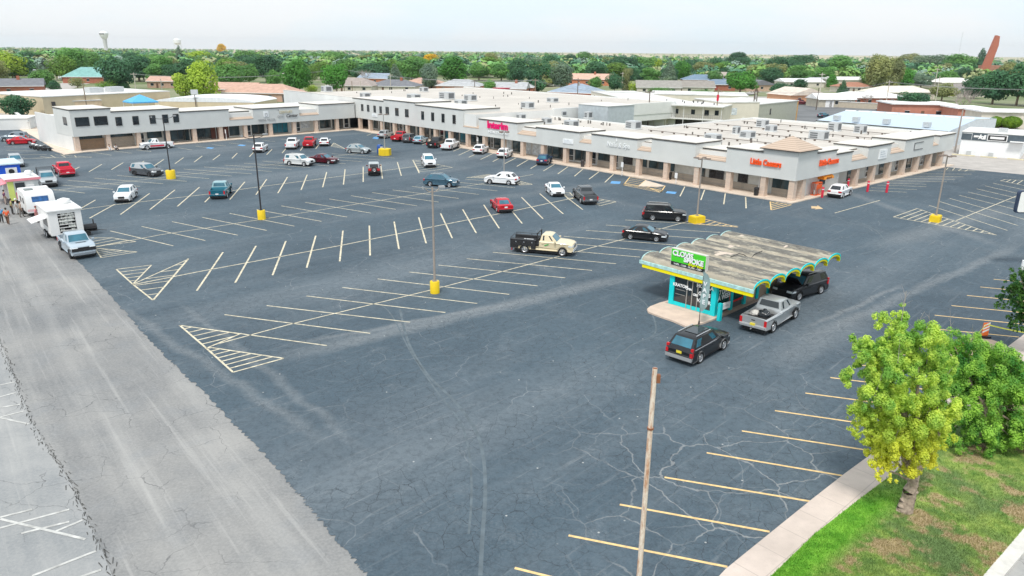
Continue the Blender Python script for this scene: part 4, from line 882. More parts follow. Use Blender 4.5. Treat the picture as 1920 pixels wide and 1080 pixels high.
# --- near the smoke shop
c1, d = car('black SUV with tall red tail lamps and yellow plate, nearest the camera', 'car', 'suv', P_blk, (1309,682), (1356,655), 'R', lower=mat('grey_cladding', (.30,.31,.32), .5), plate=yp, rails=True, detail=True, glass=M_glb, railm=M_chrome, H=1.66, belt=1.06, cowl=1.08, g=(1.0,.3,-1.8,-2.3))
mb = MB(); mb.box(-1.2,-.42,1.662,.15,.42,1.68); mb.build('sunroof', M_glass, c1)
for sg in (1,-1):
    mb = MB(); mb.tube((1.0,sg*.93,1.05),(-2.2,sg*.94,1.05),.014,n=5); mb.build('window_trim', M_chrome, c1)
c2, d = car('silver pickup with black bags in its open bed, beside the smoke shop', 'pickup truck', 'pick', P_sil, (1446,624.5), (1490,597), 'R', plate=yp, detail=True, bump=mat('grey_bumper', (.42,.43,.44), .4), wb=3.6, L=5.7, g=(1.25,.62,-.52,-.66), bed=-.72, win=[(.15,.54),(.6,.86)], bedm=mat('grey_bed', (.45,.46,.46), .7))
mb = MB(); mb.box(d['xr']-.005,-.12,.93,d['xr']+.02,.12,1.0); mb.build('tailgate_handle', M_black, c2)
mb = MB(); mb.tube((d['xr'],0,.42),(d['xr']-.28,0,.40),.035); mb.lathe([(.001,.5),(.035,.48),(.03,.43),(.03,.4)],8,0,T((d['xr']-.25,0,0))); mb.build('tow_hitch', M_chrome, c2)
def lumpy(name, c, size, m, seed, parent=None):
    bm = bmesh.new(); bmesh.ops.create_icosphere(bm, subdivisions=3, radius=1); q = random.Random(seed); ph = [q.uniform(0,6) for _ in range(6)]
    for v in bm.verts:
        k = 1+.16*math.sin(4*v.co.x+ph[0])*math.cos(5*v.co.y+ph[1])+.1*math.sin(9*v.co.z+ph[2]+4*v.co.x)+.05*math.sin(17*v.co.x+ph[3]); v.co = Vector((v.co.x*size[0]*k, v.co.y*size[1]*k, max(-.6, v.co.z)*size[2]*k))
    me = bpy.data.meshes.new(name); bm.to_mesh(me); bm.free(); me.materials.append(m); me.polygons.foreach_set('use_smooth', [True]*len(me.polygons))
    o = bpy.data.objects.new(name, me); COL.objects.link(o); o.location = c; o.parent = parent; return o
mw = c2.matrix_basis.copy(); mw = frame(c2.location, c2.rotation_euler.z)
o = lumpy('garbage_bag', mw @ Vector((-1.35,.0,.95)), (.42,.45,.3), mat('black_bag', (.02,.025,.03), .25, var=.5, scale=8), 1); tag(o, 'shiny black garbage bag lying in the bed of the silver pickup', 'bag')
o = lumpy('cloth_bundle', mw @ Vector((-1.5,.55,.92)), (.35,.28,.24), mat('pale_cloth', (.6,.58,.54), .9, var=.2), 2); tag(o, 'pale cloth bundle beside the black bag in the silver pickup bed', 'bundle')
c3, d = car('black SUV with roof rails and open looking front, half under the scalloped roof edge', 'car', 'suv', P_blk, (1532.5,552.5), (1501,562.5), 'L', rails=True, detail=True)
mb = MB(); mb.add([(1.0,-.8,1.12),(1.0,.8,1.12),(1.62,.72,1.72),(1.62,-.72,1.72),(1.0,-.8,1.08),(1.0,.8,1.08),(1.66,.72,1.69),(1.66,-.72,1.69)],[(0,1,2,3),(7,6,5,4),(0,4,5,1),(1,5,6,2),(2,6,7,3),(3,7,4,0)]); mb.build('open_hood', P_blk, c3)
c4, d = car('cream service pickup with black utility bed in the open lot', 'pickup truck', 'util', P_tan, (987,475), (1051,480.5), 'R', bump=mat('white_bumper', (.7,.72,.74), .4), detail=True, grille=mat('grey_grille', (.2,.21,.22), .4))
xr, hw = d['xr'], d['hw']
for sg in (1,-1):
    mb = MB(); y0, y1 = (hw-.3, hw+.06) if sg > 0 else (-hw-.06, -hw+.3)
    mb.box(xr-.1,y0,.74,-.72,y1,1.3); mb.box(xr-.1,y0+.02,.5,-2.35,y1-.02,.739); mb.box(-1.15,y0+.02,.5,-.72,y1-.02,.739); mb.build('utility_box', M_black, c4)
    for k in range(3):
        mb = MB(); xx = -1.05-k*.75; mb.tube((xx,sg*(hw+.06),1.08),(xx,sg*(hw+.075),1.08),.06,n=10); mb.build('latch', M_chrome, c4)
mb = MB(); mb.box(xr-.1,-hw+.3,.73,-.72,hw-.3,.8); mb.build('bed_floor', mat('grey_deck', (.4,.42,.43), .6), c4)
mb = MB(); 
for sg in (1,-1): mb.box(-.66,sg*.8-.05,.74,-.58,sg*.8+.05,1.95)
mb.box(-.66,-.85,1.87,-.58,.85,1.95); mb.box(-.66,-.85,1.3,-.58,.85,1.36)
mb.tube((xr-.05,-hw,1.45),(-.62,-hw,1.45),.025,n=6); mb.tube((xr-.05,hw,1.45),(-.62,hw,1.45),.025,n=6); mb.tube((xr-.05,-hw,1.45),(xr-.05,hw,1.45),.025,n=6)
for x in (xr-.05,-1.6): 
    for sg in (1,-1): mb.tube((x,sg*hw,1.28),(x,sg*hw,1.45),.02,n=6)
mb.build('headache_rack', M_black, c4)
mb = MB(); mb.box(-2.1,-.3,.81,-1.2,.35,1.12); mb.build('tool_chest', mat('white_chest', (.7,.71,.72), .5), c4)
mb = MB()
for sg in (-1,): mb.add([(.55,sg*(hw+.004),1.02),(.15,sg*(hw+.004),.86),(.05,sg*(hw+.004),.92),(.42,sg*(hw+.004),1.06)],[(0,1,2,3)])
mb.build('green_decal', mat('green_decal', (.03,.4,.08), .5), c4)
# --- rows
def cc(*a, **k): return car(*a, **k)[0]
cc('small glossy black sedan with bright alloy wheels in the row above the smoke shop', 'car', 'coupe', P_blk, (1183,449), (1229,453.5), 'R', detail=True, wb=2.55, L=4.3, glass=M_glb)
cc('black boxy SUV with roof rails beside the wide yellow lamp base', 'car', 'box', P_blk, (1224,413.5), (1270,416), 'R', rails=True, detail=True, wb=2.7)
cc('dark grey crew cab pickup parked nose up on the hatched island', 'pickup truck', 'pick', P_gry, (1090.5,382.5), (1075,370), 'L', detail=True, bump=M_chrome, wb=3.6)
cc('white sedan facing the camera next to the dark grey pickup', 'car', 'sedan', P_w, (1023.5,359), (1034,368.5), 'R', glass=M_glb)
cc('white sporty crossover, nose to the left, in front of a grey lamp pole', 'car', 'cuv', P_w, (954.5,347.5), (918,345), 'L', wb=2.75, L=4.7, detail=True)
cc('red sedan seen from behind, alone in the middle row', 'car', 'sedan', P_red, (933,398.5), (921.5,388.5), 'L', detail=True, glass=M_glb)
cc('steel blue crossover with blue glass beneath the brown lamp head', 'car', 'cuv', P_stl, (807.5,349), (842,351), 'R', glass=M_glb, rails=True, wb=2.75, L=4.65, detail=True, lower=P_stl)
cc('white three row SUV with bright windshield facing the camera on a hatched island', 'car', 'suv', P_w, (790,306.5), (797.5,316), 'R', glass=M_glb)
cj = cc('dark red jeep with grey soft top and spare wheel, seen from behind', 'car', 'jeep', paint('brick_car_paint', (.16,.03,.03), .2), c=(701.5,326), hd=ang(G(696,341), G(693,312.5)), roofm=mat('grey_soft_top', (.42,.46,.48), .8), name='parked_jeep')
tm, rm = wheel_meshes(.38, False)
e = bpy.data.objects.new('spare_wheel', tm); COL.objects.link(e); e.parent = cj; e.location = (-2.42, 0, 1.0); e.rotation_euler = (0, -PI/2, 0); b_ = bpy.data.objects.new('rim', rm); COL.objects.link(b_); b_.parent = e
cc('old white boxy SUV parked nose to tail with the maroon sedan', 'car', 'box', P_pearl, (543,310), (571,312), 'R', rails=True, glass=M_glb)
cc('maroon sedan right behind the old white SUV', 'car', 'sedan', P_mar, (590,305.5), (617,307.5), 'R', glass=M_glb)
cc('small silver crossover left of the blue mailbox', 'car', 'hatch', paint('pale_grey_car_paint', (.42,.46,.47), .4), (656,287), (680,288.5), 'R', glass=M_glb, lower=M_black, rails=True)
hu = ang(G(169,322), G(191,308))
hr = ang(G(946,307), G(967.5,296)); h4 = ang(G(521,362), G(539,332))
cc('white SUV with dark rear window behind the black double lamp pole', 'car', 'cuv', P_w, c=(489,284), hd=h4-.1)
cc('white crew cab pickup left of the red pickup in the upper row', 'pickup truck', 'pick', P_w, c=(549,277), hd=h4-.05, bump=M_chrome)
cc('red pickup between the white pickup and the white sedan', 'pickup truck', 'pick', P_red, c=(581,274.5), hd=h4-.05)
cc('white sedan beside the small bare triangular island', 'car', 'sedan', P_w, c=(609,272), hd=h4)
cc('pale blue and black crossover, first in the row below the upper windows', 'car', 'cuv', P_sil, c=(724,258), hd=hr, lower=M_black)
cc('red pickup with its nose under the arcade of the two storey front', 'pickup truck', 'pick', P_red, c=(752,263), hd=hr)
cc('dark grey SUV right of the red pickup at the arcade', 'car', 'suv', P_gry, c=(770,266), hd=hr)
cc('pale blue hatchback between the dark SUV and the black pickup', 'car', 'hatch', P_lbl, c=(789,268.5), hd=hr, glass=M_glb)
cc('black pickup touching distance from the large white pickup', 'pickup truck', 'pick', P_blk, c=(819,275), hd=hr)
cc('large white crew cab pickup at the arcade, right of the black pickup', 'pickup truck', 'pick', P_w, c=(845,279), hd=hr, bump=M_chrome)
cc('white crossover in front of the magenta lettering, left one of two', 'car', 'cuv', P_w, c=(902,287), hd=hr)
cc('white crossover partly behind a lamp pole below the magenta lettering', 'car', 'cuv', P_w, c=(947,294.5), hd=hr)
cc('dark blue crossover at the arcade, last in the row towards the pizza shop', 'car', 'cuv', P_blu, c=(1021,307), hd=hr, glass=M_glb, detail=True)
ct, d = car('white pickup with a red stripe below its door before the left wing', 'pickup truck', 'reg', P_w, (315,278.5), (276,281), 'L', bump=M_white)
mb = MB(); mb.box(-1.15, d['hw']-.01, .52, 1.15, d['hw']+.012, .78); mb.build('red_stripe', M_red, ct)
cc('two tone black and silver SUV with black wheels, left of a yellow lamp base', 'car', 'suv', P_gry, (252.5,329), (282,332), 'R', dark_rims=True, roofm=P_sil, glass=M_glb)
cc('white crossover facing the camera with blue windshield, left in the lot', 'car', 'cuv', P_w, (255.5,370), (246.5,377.5), 'L', glass=M_glb, detail=True)
cc('teal pickup with a white topped cab, seen from behind', 'pickup truck', 'pick', P_teal, (425,371.5), (434,361.5), 'R', roofm=paint('pale_teal_paint', (.30,.48,.52), .3), glass=M_glb, wb=3.3, L=5.3, bump=M_chrome)
cc('bright red crew cab pickup seen from behind near the food stands', 'pickup truck', 'pick', paint('bright_red_paint', (.70,.01,.04), .1), (115,333.5), (101.5,323.5), 'L', bump=M_chrome)
cr_, d = car('silver pickup with a ladder rack facing the camera behind the food trailers', 'pickup truck', 'pick', P_sil, (72,342), (79,353.5), 'R', bump=M_black, glass=M_glb)
mb = MB()
for x in (-.75,-1.7,-2.6):
    for sg in (1,-1): mb.tube((x,sg*.9,1.1),(x,sg*.9,2.05),.025,n=6)
    mb.tube((x,-.9,2.05),(x,.9,2.05),.025,n=6)
for sg in (1,-1): mb.tube((-2.7,sg*.9,2.05),(.9,sg*.85,2.05),.025,n=6)
mb.build('ladder_rack', M_black, cr_)
cc('silver grey SUV parked behind the blue food tent', 'car', 'suv', P_sil, c=(31,311), hd=ang(G(20,300), G(32,318)), lower=M_black, glass=M_glb)
cc('grey SUV at the far left edge behind the red sedan', 'car', 'suv', paint('blue_grey_paint', (.22,.27,.31), .4), c=(28,264.5), hd=ang(G(58,264),G(0,265)))
cc('red sedan beside the row of motorcycles', 'car', 'sedan', P_red, c=(42,270), hd=ang(G(10,270),G(70,268)), glass=M_glb)
cs, d = car('silver blue pickup with black grille in front of the white food trailer', 'pickup truck', 'pick', paint('silver_blue_paint', (.47,.55,.62), .3), (115.5,468.5), (134,485), 'R', detail=True, glass=M_glb, bump=M_chrome, dark_rims=True, W=2.04, hood=1.22, cowl=1.3, belt=1.28, H=1.94)
mb = MB(); mb.box(1.75,-.4,1.285,1.95,.4,1.32); mb.build('hood_vent', M_black, cs)
mb = MB(); mb.box(d['xf']-.06,-.93,.72,d['xf']+.025,.93,1.0); mb.build('grille_surround', M_black, cs)
cc('white crossover stopped at the drive-through window with the orange awning', 'car', 'cuv', P_w, (1577.5,372.5), (1595,365.5), 'R', detail=True, wb=2.7)
# --- beyond the centre
gb = 'vehicles beyond the shopping centre'
cc('dark teal car parked behind the flat roofs by the blue metal roof', 'car', 'coupe', P_teal, c=(1543,220), hd=.75, group=gb)
cc('maroon SUV by the beige gabled shed with an orange end wall', 'car', 'suv', P_mar, c=(1503,196), hd=-.3, group=gb)
cc('white sedan beyond the blue metal roof, left of the round dark tree', 'car', 'sedan', P_w, c=(1657,208), hd=2.9, group=gb)
cc('dark blue pickup nosed against the clipped round bushes', 'pickup truck', 'pick', P_blu, c=(1837,237), hd=.9, group=gb)
cc('pale blue car in the alley under the apartment block', 'car', 'coupe', P_lbl, c=(1180,228), hd=.5, group=gb)
cc('grey pickup in front of the distant red garage house', 'pickup truck', 'pick', P_gry, c=(1342,162), hd=.4, group=gb)
cc('white van-like car on the street by the green roofed house', 'car', 'suv', P_w, c=(119,148), hd=.2, group=gb)
cc('dark car on the street below the green roofed house', 'car', 'sedan', P_gry, c=(126,151), hd=.2, group=gb)
cc('silver car by the brick house with long grey roof', 'car', 'cuv', P_sil, c=(768,162), hd=.4, group=gb)
cc('blue car in the driveway left of the grey hip roof', 'car', 'sedan', P_lbl, c=(968,174), hd=.2, group=gb)
cc('pale car parked between small houses at right', 'car', 'sedan', P_lbl, c=(1572,163), hd=.2, group=gb)
# ================================================================== kiosk, lamps, street furniture
KA, KB, KC, KD = (G(*p, 2.75) for p in ((1203,490),(1412,546),(1572,485),(1368,440)))     # eave corners, front-left, front-right, back-right, back-left
kl, kw = (KB-KA).length, ((KC-KB).length+(KD-KA).length)/2
FK = frame(Vector((KA.x, KA.y, 0)), ang(KA, KB)); kw = (KD-KA).length*.5+(KC-KB).length*.5
shop = thing('smoke_shop', 'small smoke shop kiosk with turquoise posts under a weathered scalloped roof edged in yellow', 'kiosk', (KA.x, KA.y, 0))
nv = 6; pw = kw/nv
def shell_roof():
    s = NT('weathered_thatch_grey'); n1 = s.noise(1.3, 7, .85); n2 = s.noise(4.2, 6, .85); st = s.noise(2.2, 5, .7, st=(.25,1,1), rot=-ang(KA, KB))
    c = s.mix(s.mr(n1, .35, .68), (.105,.102,.092), (.27,.26,.23)); c = s.mix(s.math('MULTIPLY', s.mr(n2, .42, .68), .7), c, (.10,.09,.075))
    c = s.mix(s.math('MULTIPLY', s.mr(st, .50, .62), .8), c, (.50,.46,.36)); c = s.mix(s.mr(s.noise(.7, 3, .5, loc=(9,3,0), st=(1.01,1,1)), .64, .67), c, (.62,.52,.43))
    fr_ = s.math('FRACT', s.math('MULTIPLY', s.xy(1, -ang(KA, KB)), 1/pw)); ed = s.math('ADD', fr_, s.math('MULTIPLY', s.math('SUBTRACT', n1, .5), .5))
    c = s.mix(s.math('MULTIPLY', s.math('MAXIMUM', s.mr(ed, .10, .2, 1, 0), s.mr(ed, .86, .97)), .6), c, (.52,.46,.36))  # pale valley streaks, also painted in to give the vaults their shading
    return s.done(c, .95, n2, .8, .05)
nv = 6; pw = kw/nv; hv = .56; seg = 10
M_turq = mat('turquoise_paint', (.0,.62,.66), .5, var=.06); M_kyel = mat('yellow_paint', (.90,.78,.0), .5, var=.04); M_pale = mat('pale_turquoise_edge', (.42,.66,.64), .7, var=.2, scale=4)
for k in range(nv):
    mb = MB(); v = []; nx = 14
    rk = random.Random(k)
    for i in range(nx+1):
        x = kl*i/nx
        for j in range(seg+1):
            a = PI*j/seg; y = k*pw+pw/2-pw/2*math.cos(a); z = 2.75+hv*math.sin(a)**.8 if 0 < j < seg else 2.75
            v.append((x, y, z+rk.uniform(-.015,.015)*(0 < i < nx)))
    f = [(i*(seg+1)+j, (i+1)*(seg+1)+j, (i+1)*(seg+1)+j+1, i*(seg+1)+j+1) for i in range(nx) for j in range(seg)]
    mb.add(v, f, 0, FK); vs_ = [(p[0], p[1], p[2]-.1) for p in v]; mb.add(vs_, [tuple(reversed(q)) for q in f], 1, FK)
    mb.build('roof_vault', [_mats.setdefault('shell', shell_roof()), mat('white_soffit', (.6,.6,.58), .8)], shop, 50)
    for x0, x1 in ((-.06, 0.0), (kl, kl+.06)):
        mb = MB(); v = []
        for j in range(seg+1):
            a = PI*j/seg; y = k*pw+pw/2-pw/2*math.cos(a); z = 2.75+(hv*math.sin(a)**.8 if 0 < j < seg else 0)
            v += [(x0,y,z+.03),(x1,y,z+.03),(x0,y,z-.08),(x1,y,z-.08)]
        f = []
        for j in range(seg):
            b = 4*j; c_ = b+4; f += [(b,b+1,c_+1,c_),(b+2,c_+2,c_+3,b+3),(b,c_,c_+2,b+2),(b+1,b+3,c_+3,c_+1)]
        mb.add(v, f, 0, FK); mb.build('turquoise_trim', M_turq if x0 > 0 else M_pale, shop)
        # yellow underside band
        mb = MB(); v = []
        x2, x3 = (x0-.0, x0+.3) if x0 < 0 else (x1-.34, x1-.03)
        for j in range(seg+1):
            a = PI*j/seg; y = k*pw+pw/2-pw/2*math.cos(a); z = 2.75+(hv*math.sin(a)**.8 if 0 < j < seg else 0)
            v += [(x2+.03,y,z-.105),(x3,y,z-.105),(x2+.03,y,z-.22),(x3,y,z-.22)]
        mb.add(v, f, 0, FK); mb.build('yellow_band', M_kyel, shop)
mb = MB(); mb.box(-.1,-.14,2.62,kl+.1,-.02,2.86,0,FK); mb.build('pale_fascia', M_pale, shop)
mb = MB(); mb.box(.15,-.10,2.36,kl+.05,.05,2.618,0,FK); mb.build('yellow_fascia', M_kyel, shop)
# flashings between the vaults and a torn strip
mb = MB()
for k in range(1, nv): mb.box(.1, k*pw-.09, 2.76, kl-.1, k*pw+.09, 2.85, 0, FK)
mb.build('valley_flashing', mat('pale_flashing', (.50,.46,.38), .9, var=.25, scale=2), shop)
mb = MB(); pv = None
for i in range(9):
    p = FK @ Vector((kl*.50+i*.12+(i%2)*.1, pw*2.2+i*.34, 2.9+hv*abs(math.sin(PI*((2.2+i*.34/pw) % 1)))**.8))
    if pv is not None: mb.tube(pv, p, .03, n=5)
    pv = p
mb.build('roof_cable', M_black, shop)
# walls: front wall from the two front posts, side wall running back
W0, W1 = G(1256,568,0.14), G(1339,592,0.14); W2 = G(1448,540,.14)
for q in (W0, W1, W2): q.z = 0
aW = ang(W0, W1); lw = (W1-W0).length; FW = frame(W0, aW); lb = (W2-W1).length*1.0
mb = MB(); mb.box(0,0,.12,lw,.12,2.75,0,FW); mb.box(0,.12,.12,.12,lb,2.9,0,FW); mb.box(lw-.12,.12,.12,lw,lb,2.9,0,FW); mb.box(0,lb,.12,lw,lb+.12,2.9,0,FW); mb.build('wall', mat('kiosk_wall', (.10,.10,.10), .8), shop)
for x in (-.06, lw-.3):
    mb = MB(); mb.box(x,-.14,.12,x+.38,.2,2.75,0,FW); mb.build('post', M_turq, shop)
mb = MB(); mb.box(.32,-.1,.12,lw-.3,-.02,.42,0,FW); mb.build('sill_band', M_turq, shop)
mb = MB(); mb.box(.34,-.07,.43,1.35,-.004,2.5,0,FW); wn = mb.build('window', M_glass, shop)
mb = MB(); mb.box(lw-1.35,-.07,.43,lw-.34,-.004,2.5,0,FW); wn2 = mb.build('window', M_glass, shop)
mb = MB(); mb.box(1.45,-.09,.14,lw-1.45,-.004,2.2,0,FW); dr = mb.build('door', M_glass, shop)
mb = MB(); 
for x in (1.37, lw-1.43, 1.37+(lw-2.8)/2): mb.box(x,-.12,.14,x+.06,-.091,2.55,0,FW)
mb.box(1.37,-.12,2.2,lw-1.37,-.091,2.27,0,FW); mb.box(.34,-.12,2.27,lw-.34,-.091,2.33,0,FW); mb.build('frame', M_galv, dr)
for s_, x, z, sz, par in (('KRATOM',.86,1.7,.32,wn),('HOOKA',lw-.84,2.05,.38,wn2),('GLASS',lw-.84,1.5,.36,wn2),('VAPOR',lw-.84,.98,.36,wn2),('CBD',lw-.86,.6,.2,wn2),('CIGARS',lw/2,2.4,.2,dr),('OPEN',lw/2-.28,1.6,.2,dr),('CBD',lw/2+.3,1.3,.22,dr)):
    letters('lettering', s_, sz, FW @ T((x,-.135,z)), M_wl, par, .006, bold=.01, xs=.95)
mb = MB(); 
for a in ((.45,1.0,1.25,1.03),(.45,1.35,1.25,1.38)): mb.box(a[0],-.085,a[1],a[2],-.072,a[3],0,FW)
mb.build('security_bar', M_galv, wn)
FS = frame(W1, aW+PI/2)      # side wall, x runs back
for k, (x0, x1) in enumerate(((.28,1.75),(2.15,3.6))):
    mb = MB(); mb.box(x0,-.07,.75,x1,-.004,2.4,0,FS); wn = mb.build('window', mat('dark_green_glass', (.01,.07,.06), .12, var=.3), shop)
    for s_, z in ((('OPEN',2.15),('7 DAYS',1.75),('A WEEK',1.35)) if k == 0 else (('VAPES',2.2),('TOBACCO',1.95))): letters('lettering', s_, (.50 if k == 0 else .32), FS @ T(((x0+x1)/2,-.09,z)), M_wl, wn, .006, bold=.012, xs=.95)
    mb = MB(); mb.box(x0-.02,-.1,.62,x1+.02,-.005,.74,0,FS); mb.box(x1+.0,-.1,.742,x1+.09,-.005,2.4,0,FS); mb.build('red_light_strip', mat('red_rope_light', (.85,.03,.02), .5), shop)
for x in (1.85, 3.75, 5.6, 7.3):
    mb = MB(); mb.box(x-.06,-.16,.12,x+.28,.1,2.8,0,FS); mb.build('post', M_turq, shop)
mb = MB(); mb.box(4.1,-.06,.14,lb-.1,-.004,2.5,0,FS); mb.build('brick_panel', brick('tan_kiosk_brick', (.50,.38,.28), (.45,.34,.25), (.35,.3,.25), 1, .3, .1), shop)
mb = MB(); mb.box(-.1,-.35,-.05,lb+.4,-.0,.14,0,FS); mb.box(-.3,-.16,-.05,lw+.1,.0,.139,0,FW); mb.build('plinth', mat('plinth_concrete', (.42,.33,.27), .9), shop)
pad = [G(*p) for p in [(1213,582),(1219,577),(1237,570),(1256,565),(1275,560),(1352,588),(1348,597),(1322,607),(1298,613),(1285,614.5),(1262,604),(1230,593),(1215,587)]]
mb = MB(); mb.prism([(p.x, p.y) for p in pad], -.05, .12); mb.build('concrete_pad', mat('pad_concrete', (.62,.49,.40), .85, var=.1, scale=1.5), shop)
# big sign on the roof edge
S0, S1 = G(1258,512,2.9), G(1326,536,2.9)
e0 = at_depth(1257,498,(KA.lerp(KB,.27)).y); 
FSn = FK @ T((kl*.27, .12, 0)); 
sgn_ = thing('roof_sign', 'green rooftop sign with white and yellow lettering above the smoke shop', 'sign', tuple(FSn.translation))
SW = 2.95; z0, z1 = 3.05, 4.3
mb = MB(); mb.box(0,0,z0,SW,.3,z1,0,FSn); mb.build('cabinet', mat('sign_cabinet', (.62,.60,.55), .6), sgn_)
mb = MB(); mb.box(.05,-.02,z0+.3,SW-.05,-.002,z1-.05,0,FSn); fc = mb.build('green_face', mat('green_sign_face', (.07,.62,.03), .4), sgn_)
mb = MB(); mb.box(.05,-.02,z0+.03,SW-.05,-.002,z0+.29,0,FSn); fc2 = mb.build('black_face', M_black, sgn_)
for x in (.3, SW/2, SW-.35): 
    mb = MB(); mb.tube(FSn @ Vector((x,.15,2.6)), FSn @ Vector((x,.15,z0)), .04); mb.build('bracket', M_galv, sgn_)
letters('lettering', 'CLOVIS', .52, FSn @ T((1.02,-.03,3.98)), M_wl, fc, .02, bold=.022, xs=1.0); letters('lettering_shadow', 'CLOVIS', .52, FSn @ T((1.05,-.022,3.94)), M_black, fc, .002, bold=.03, xs=1.0)
letters('lettering', 'SMOKE', .5, FSn @ T((1.95,-.03,3.66)), M_wl, fc, .02, bold=.022, xs=1.0); letters('lettering_shadow', 'SMOKE', .5, FSn @ T((1.98,-.022,3.62)), M_black, fc, .002, bold=.03, xs=1.0)
letters('lettering', 'Express', .32, FSn @ T((2.12,-.035,3.42)), M_kyel, fc, .02, shear=.3, xs=1.2)
letters('lettering', 'VAPE - CIGS - GLASS - CBD', .17, FSn @ T((SW/2,-.03,z0+.15)), M_wl, fc2, .01, xs=1.15)
# feather flag and small post sign
fp = G(1310,611); fp.z = .12
fl = thing('feather_flag', 'teal feather flag on a thin pole before the smoke shop', 'flag', tuple(fp), 0, None, True)
mb = MB(); mb.tube((0,0,0),(0,0,3.4),.025,.015,8); mb.tube((0,0,0),(0,0,.25),.07,.05,8); mb.build('pole', M_dark, fl)
hF = 3.75; mb = MB(); v = []; nn = 16; ca, sa = math.cos(aW), math.sin(aW)
for i in range(nn+1):
    t_ = i/nn; z = .95+t_*(hF-.95); w_ = .55*(min(1, t_*4+.35))*math.sqrt(max(.0, 1-max(0,(t_-.72)/.28)**2))+.02; off = -.04-.28*t_**3*0
    for u in (0, .5, 1): v.append((ca*(off+u*w_)+.04*math.sin(6*t_+u)*sa, sa*(off+u*w_)-.04*math.sin(6*t_+u*2)*ca, z))
f = [(i*3+j, i*3+j+1, (i+1)*3+j+1, (i+1)*3+j) for i in range(nn) for j in (0,1)]
mb.add(v, f); bnn = mb.build('banner', mat('pale_teal_fabric', (.30,.42,.42), .7, var=.25, scale=1.2), fl, 60)
for i, s_ in enumerate('VAPE'): letters('lettering', s_, .42, frame(Vector((0,0,0)), aW) @ T((.24,-.08,2.9-i*.42)), M_wl, bnn, .006, bold=.015)
pp = G(1348,601); ps = thing('post_sign', 'small white board on a turquoise post at the corner of the kiosk pad', 'sign', tuple(pp), aW+PI/2-.1, None, True)
mb = MB(); mb.box(-.12,-.12,0,.12,.12,1.25); mb.build('post', M_turq, ps); mb = MB(); mb.box(.13,-.05,.75,1.05,.03,1.2); bd = mb.build('board', M_white, ps)
letters('lettering', 'OPEN', .22, T((.59,-.06,.98)), mat('grey_text', (.5,.52,.55), .6), bd, .005)

# ------------------------------------------------------------------ lamp posts
def lamp(label, bpx, tpx, base='cyl', m=M_galv, heads=4, br=.5, bh=.9, arms=.9, hd=0.3, bw=None):
    p = G(*bpx); h = hz(p, *tpx); t = thing('street_lamp', label, 'lamp post', tuple(p), hd, 'lamp posts of the parking lot', True)
    if base == 'cyl': mb = MB(); mb.lathe([(.001,bh),(br-.04,bh),(br,bh-.05),(br,0)], 20); mb.build('base', M_yel, t, 40)
    elif base == 'hex': mb = MB(); mb.lathe([(.001,bh),(br-.05,bh),(br,bh-.06),(br,0)], 6); mb.build('base', M_yel, t)
    elif base == 'box': mb = MB(); mb.box(-br,-br*.75,0,br,br*.75,bh-.06); mb.box(-br+.06,-br*.75+.06,bh-.06,br-.06,br*.75-.06,bh); mb.build('base', M_yel, t)
    else: bh = 0
    mb = MB(); mb.tube((0,0,bh),(0,0,h),.09,.07,8); mb.box(-.18,-.18,bh,.18,.18,bh+.04); mb.build('pole', m, t)
    if heads == 2:
        for sg in (1,-1):
            mb = MB(); pr = (0,0,h-.35)
            for i in range(6):
                a = PI/2*i/5; q = (sg*1.1*math.sin(a)*arms, 0, h-.35-.25+.25*math.cos(a)+.35*(1-math.cos(a))*1.6); mb.tube(pr, q, .035, n=6); pr = q
            mb.build('arm', m, t)
            mb = MB(); mb.box(pr[0]-.12+sg*.12,-.16,pr[2]-.06,pr[0]+.3*sg+.12+(.0),.16,pr[2]+.1); mb.build('lamp_head', mat('lamp_head_grey', (.35,.36,.37), .5), t)
    else:
        for i in range(heads):
            a = i*2*PI/heads+.5; M = Matrix.Rotation(a, 4, 'Z')
            mb = MB(); mb.tube(M @ Vector((0,0,h-.1)), M @ Vector((arms,0,h-.05)), .03, n=6); mb.build('arm', m, t)
            mb = MB(); mb.box(arms-.25,-.16,h-.1,arms+.25,.16,h+.02,0,M); mb.build('lamp_head', mat('brown_lamp_head', (.22,.17,.14), .5), t)
    return t
lamp('black two armed lamp post on a yellow drum before the left wing', (321,335), (307,218), 'cyl', M_poleb, 2, .62, 1.2, 1.2, aL)
lamp('black two armed lamp post on a yellow drum amid the left rows', (491,411), (478,253), 'cyl', M_poleb, 2, .42, 1.0, 1.0, aL)
lamp('grey lamp post on a six sided yellow base beside the blue mailbox', (722,291), (720,214), 'hex', M_galv, 4, 1.1, 1.15, .7)
lamp('slim grey lamp post without base rising behind the white sporty crossover', (945,336), (945.5,247), None, M_galv, 4, arms=.6)
lamp('tall grey lamp post on a narrow yellow drum, nearest the camera', (815.5,549), (812,351), 'cyl', mat('weathered_steel', (.36,.31,.27), .6, .2, var=.15), 2, .36, .95, .45, .4)
lamp('lamp post on a wide yellow block before the pizza shop front', (1306,417), (1315,296), 'box', mat('weathered_steel', (.36,.31,.27), .6, .2), 4, .72, .75, .65, .5)
lamp('leaning grey lamp post on a wide yellow block at the right hatched island', (1753,415), (1770,291), 'box', mat('weathered_steel', (.36,.31,.27), .6, .2), 4, .68, .7, .6, .9)
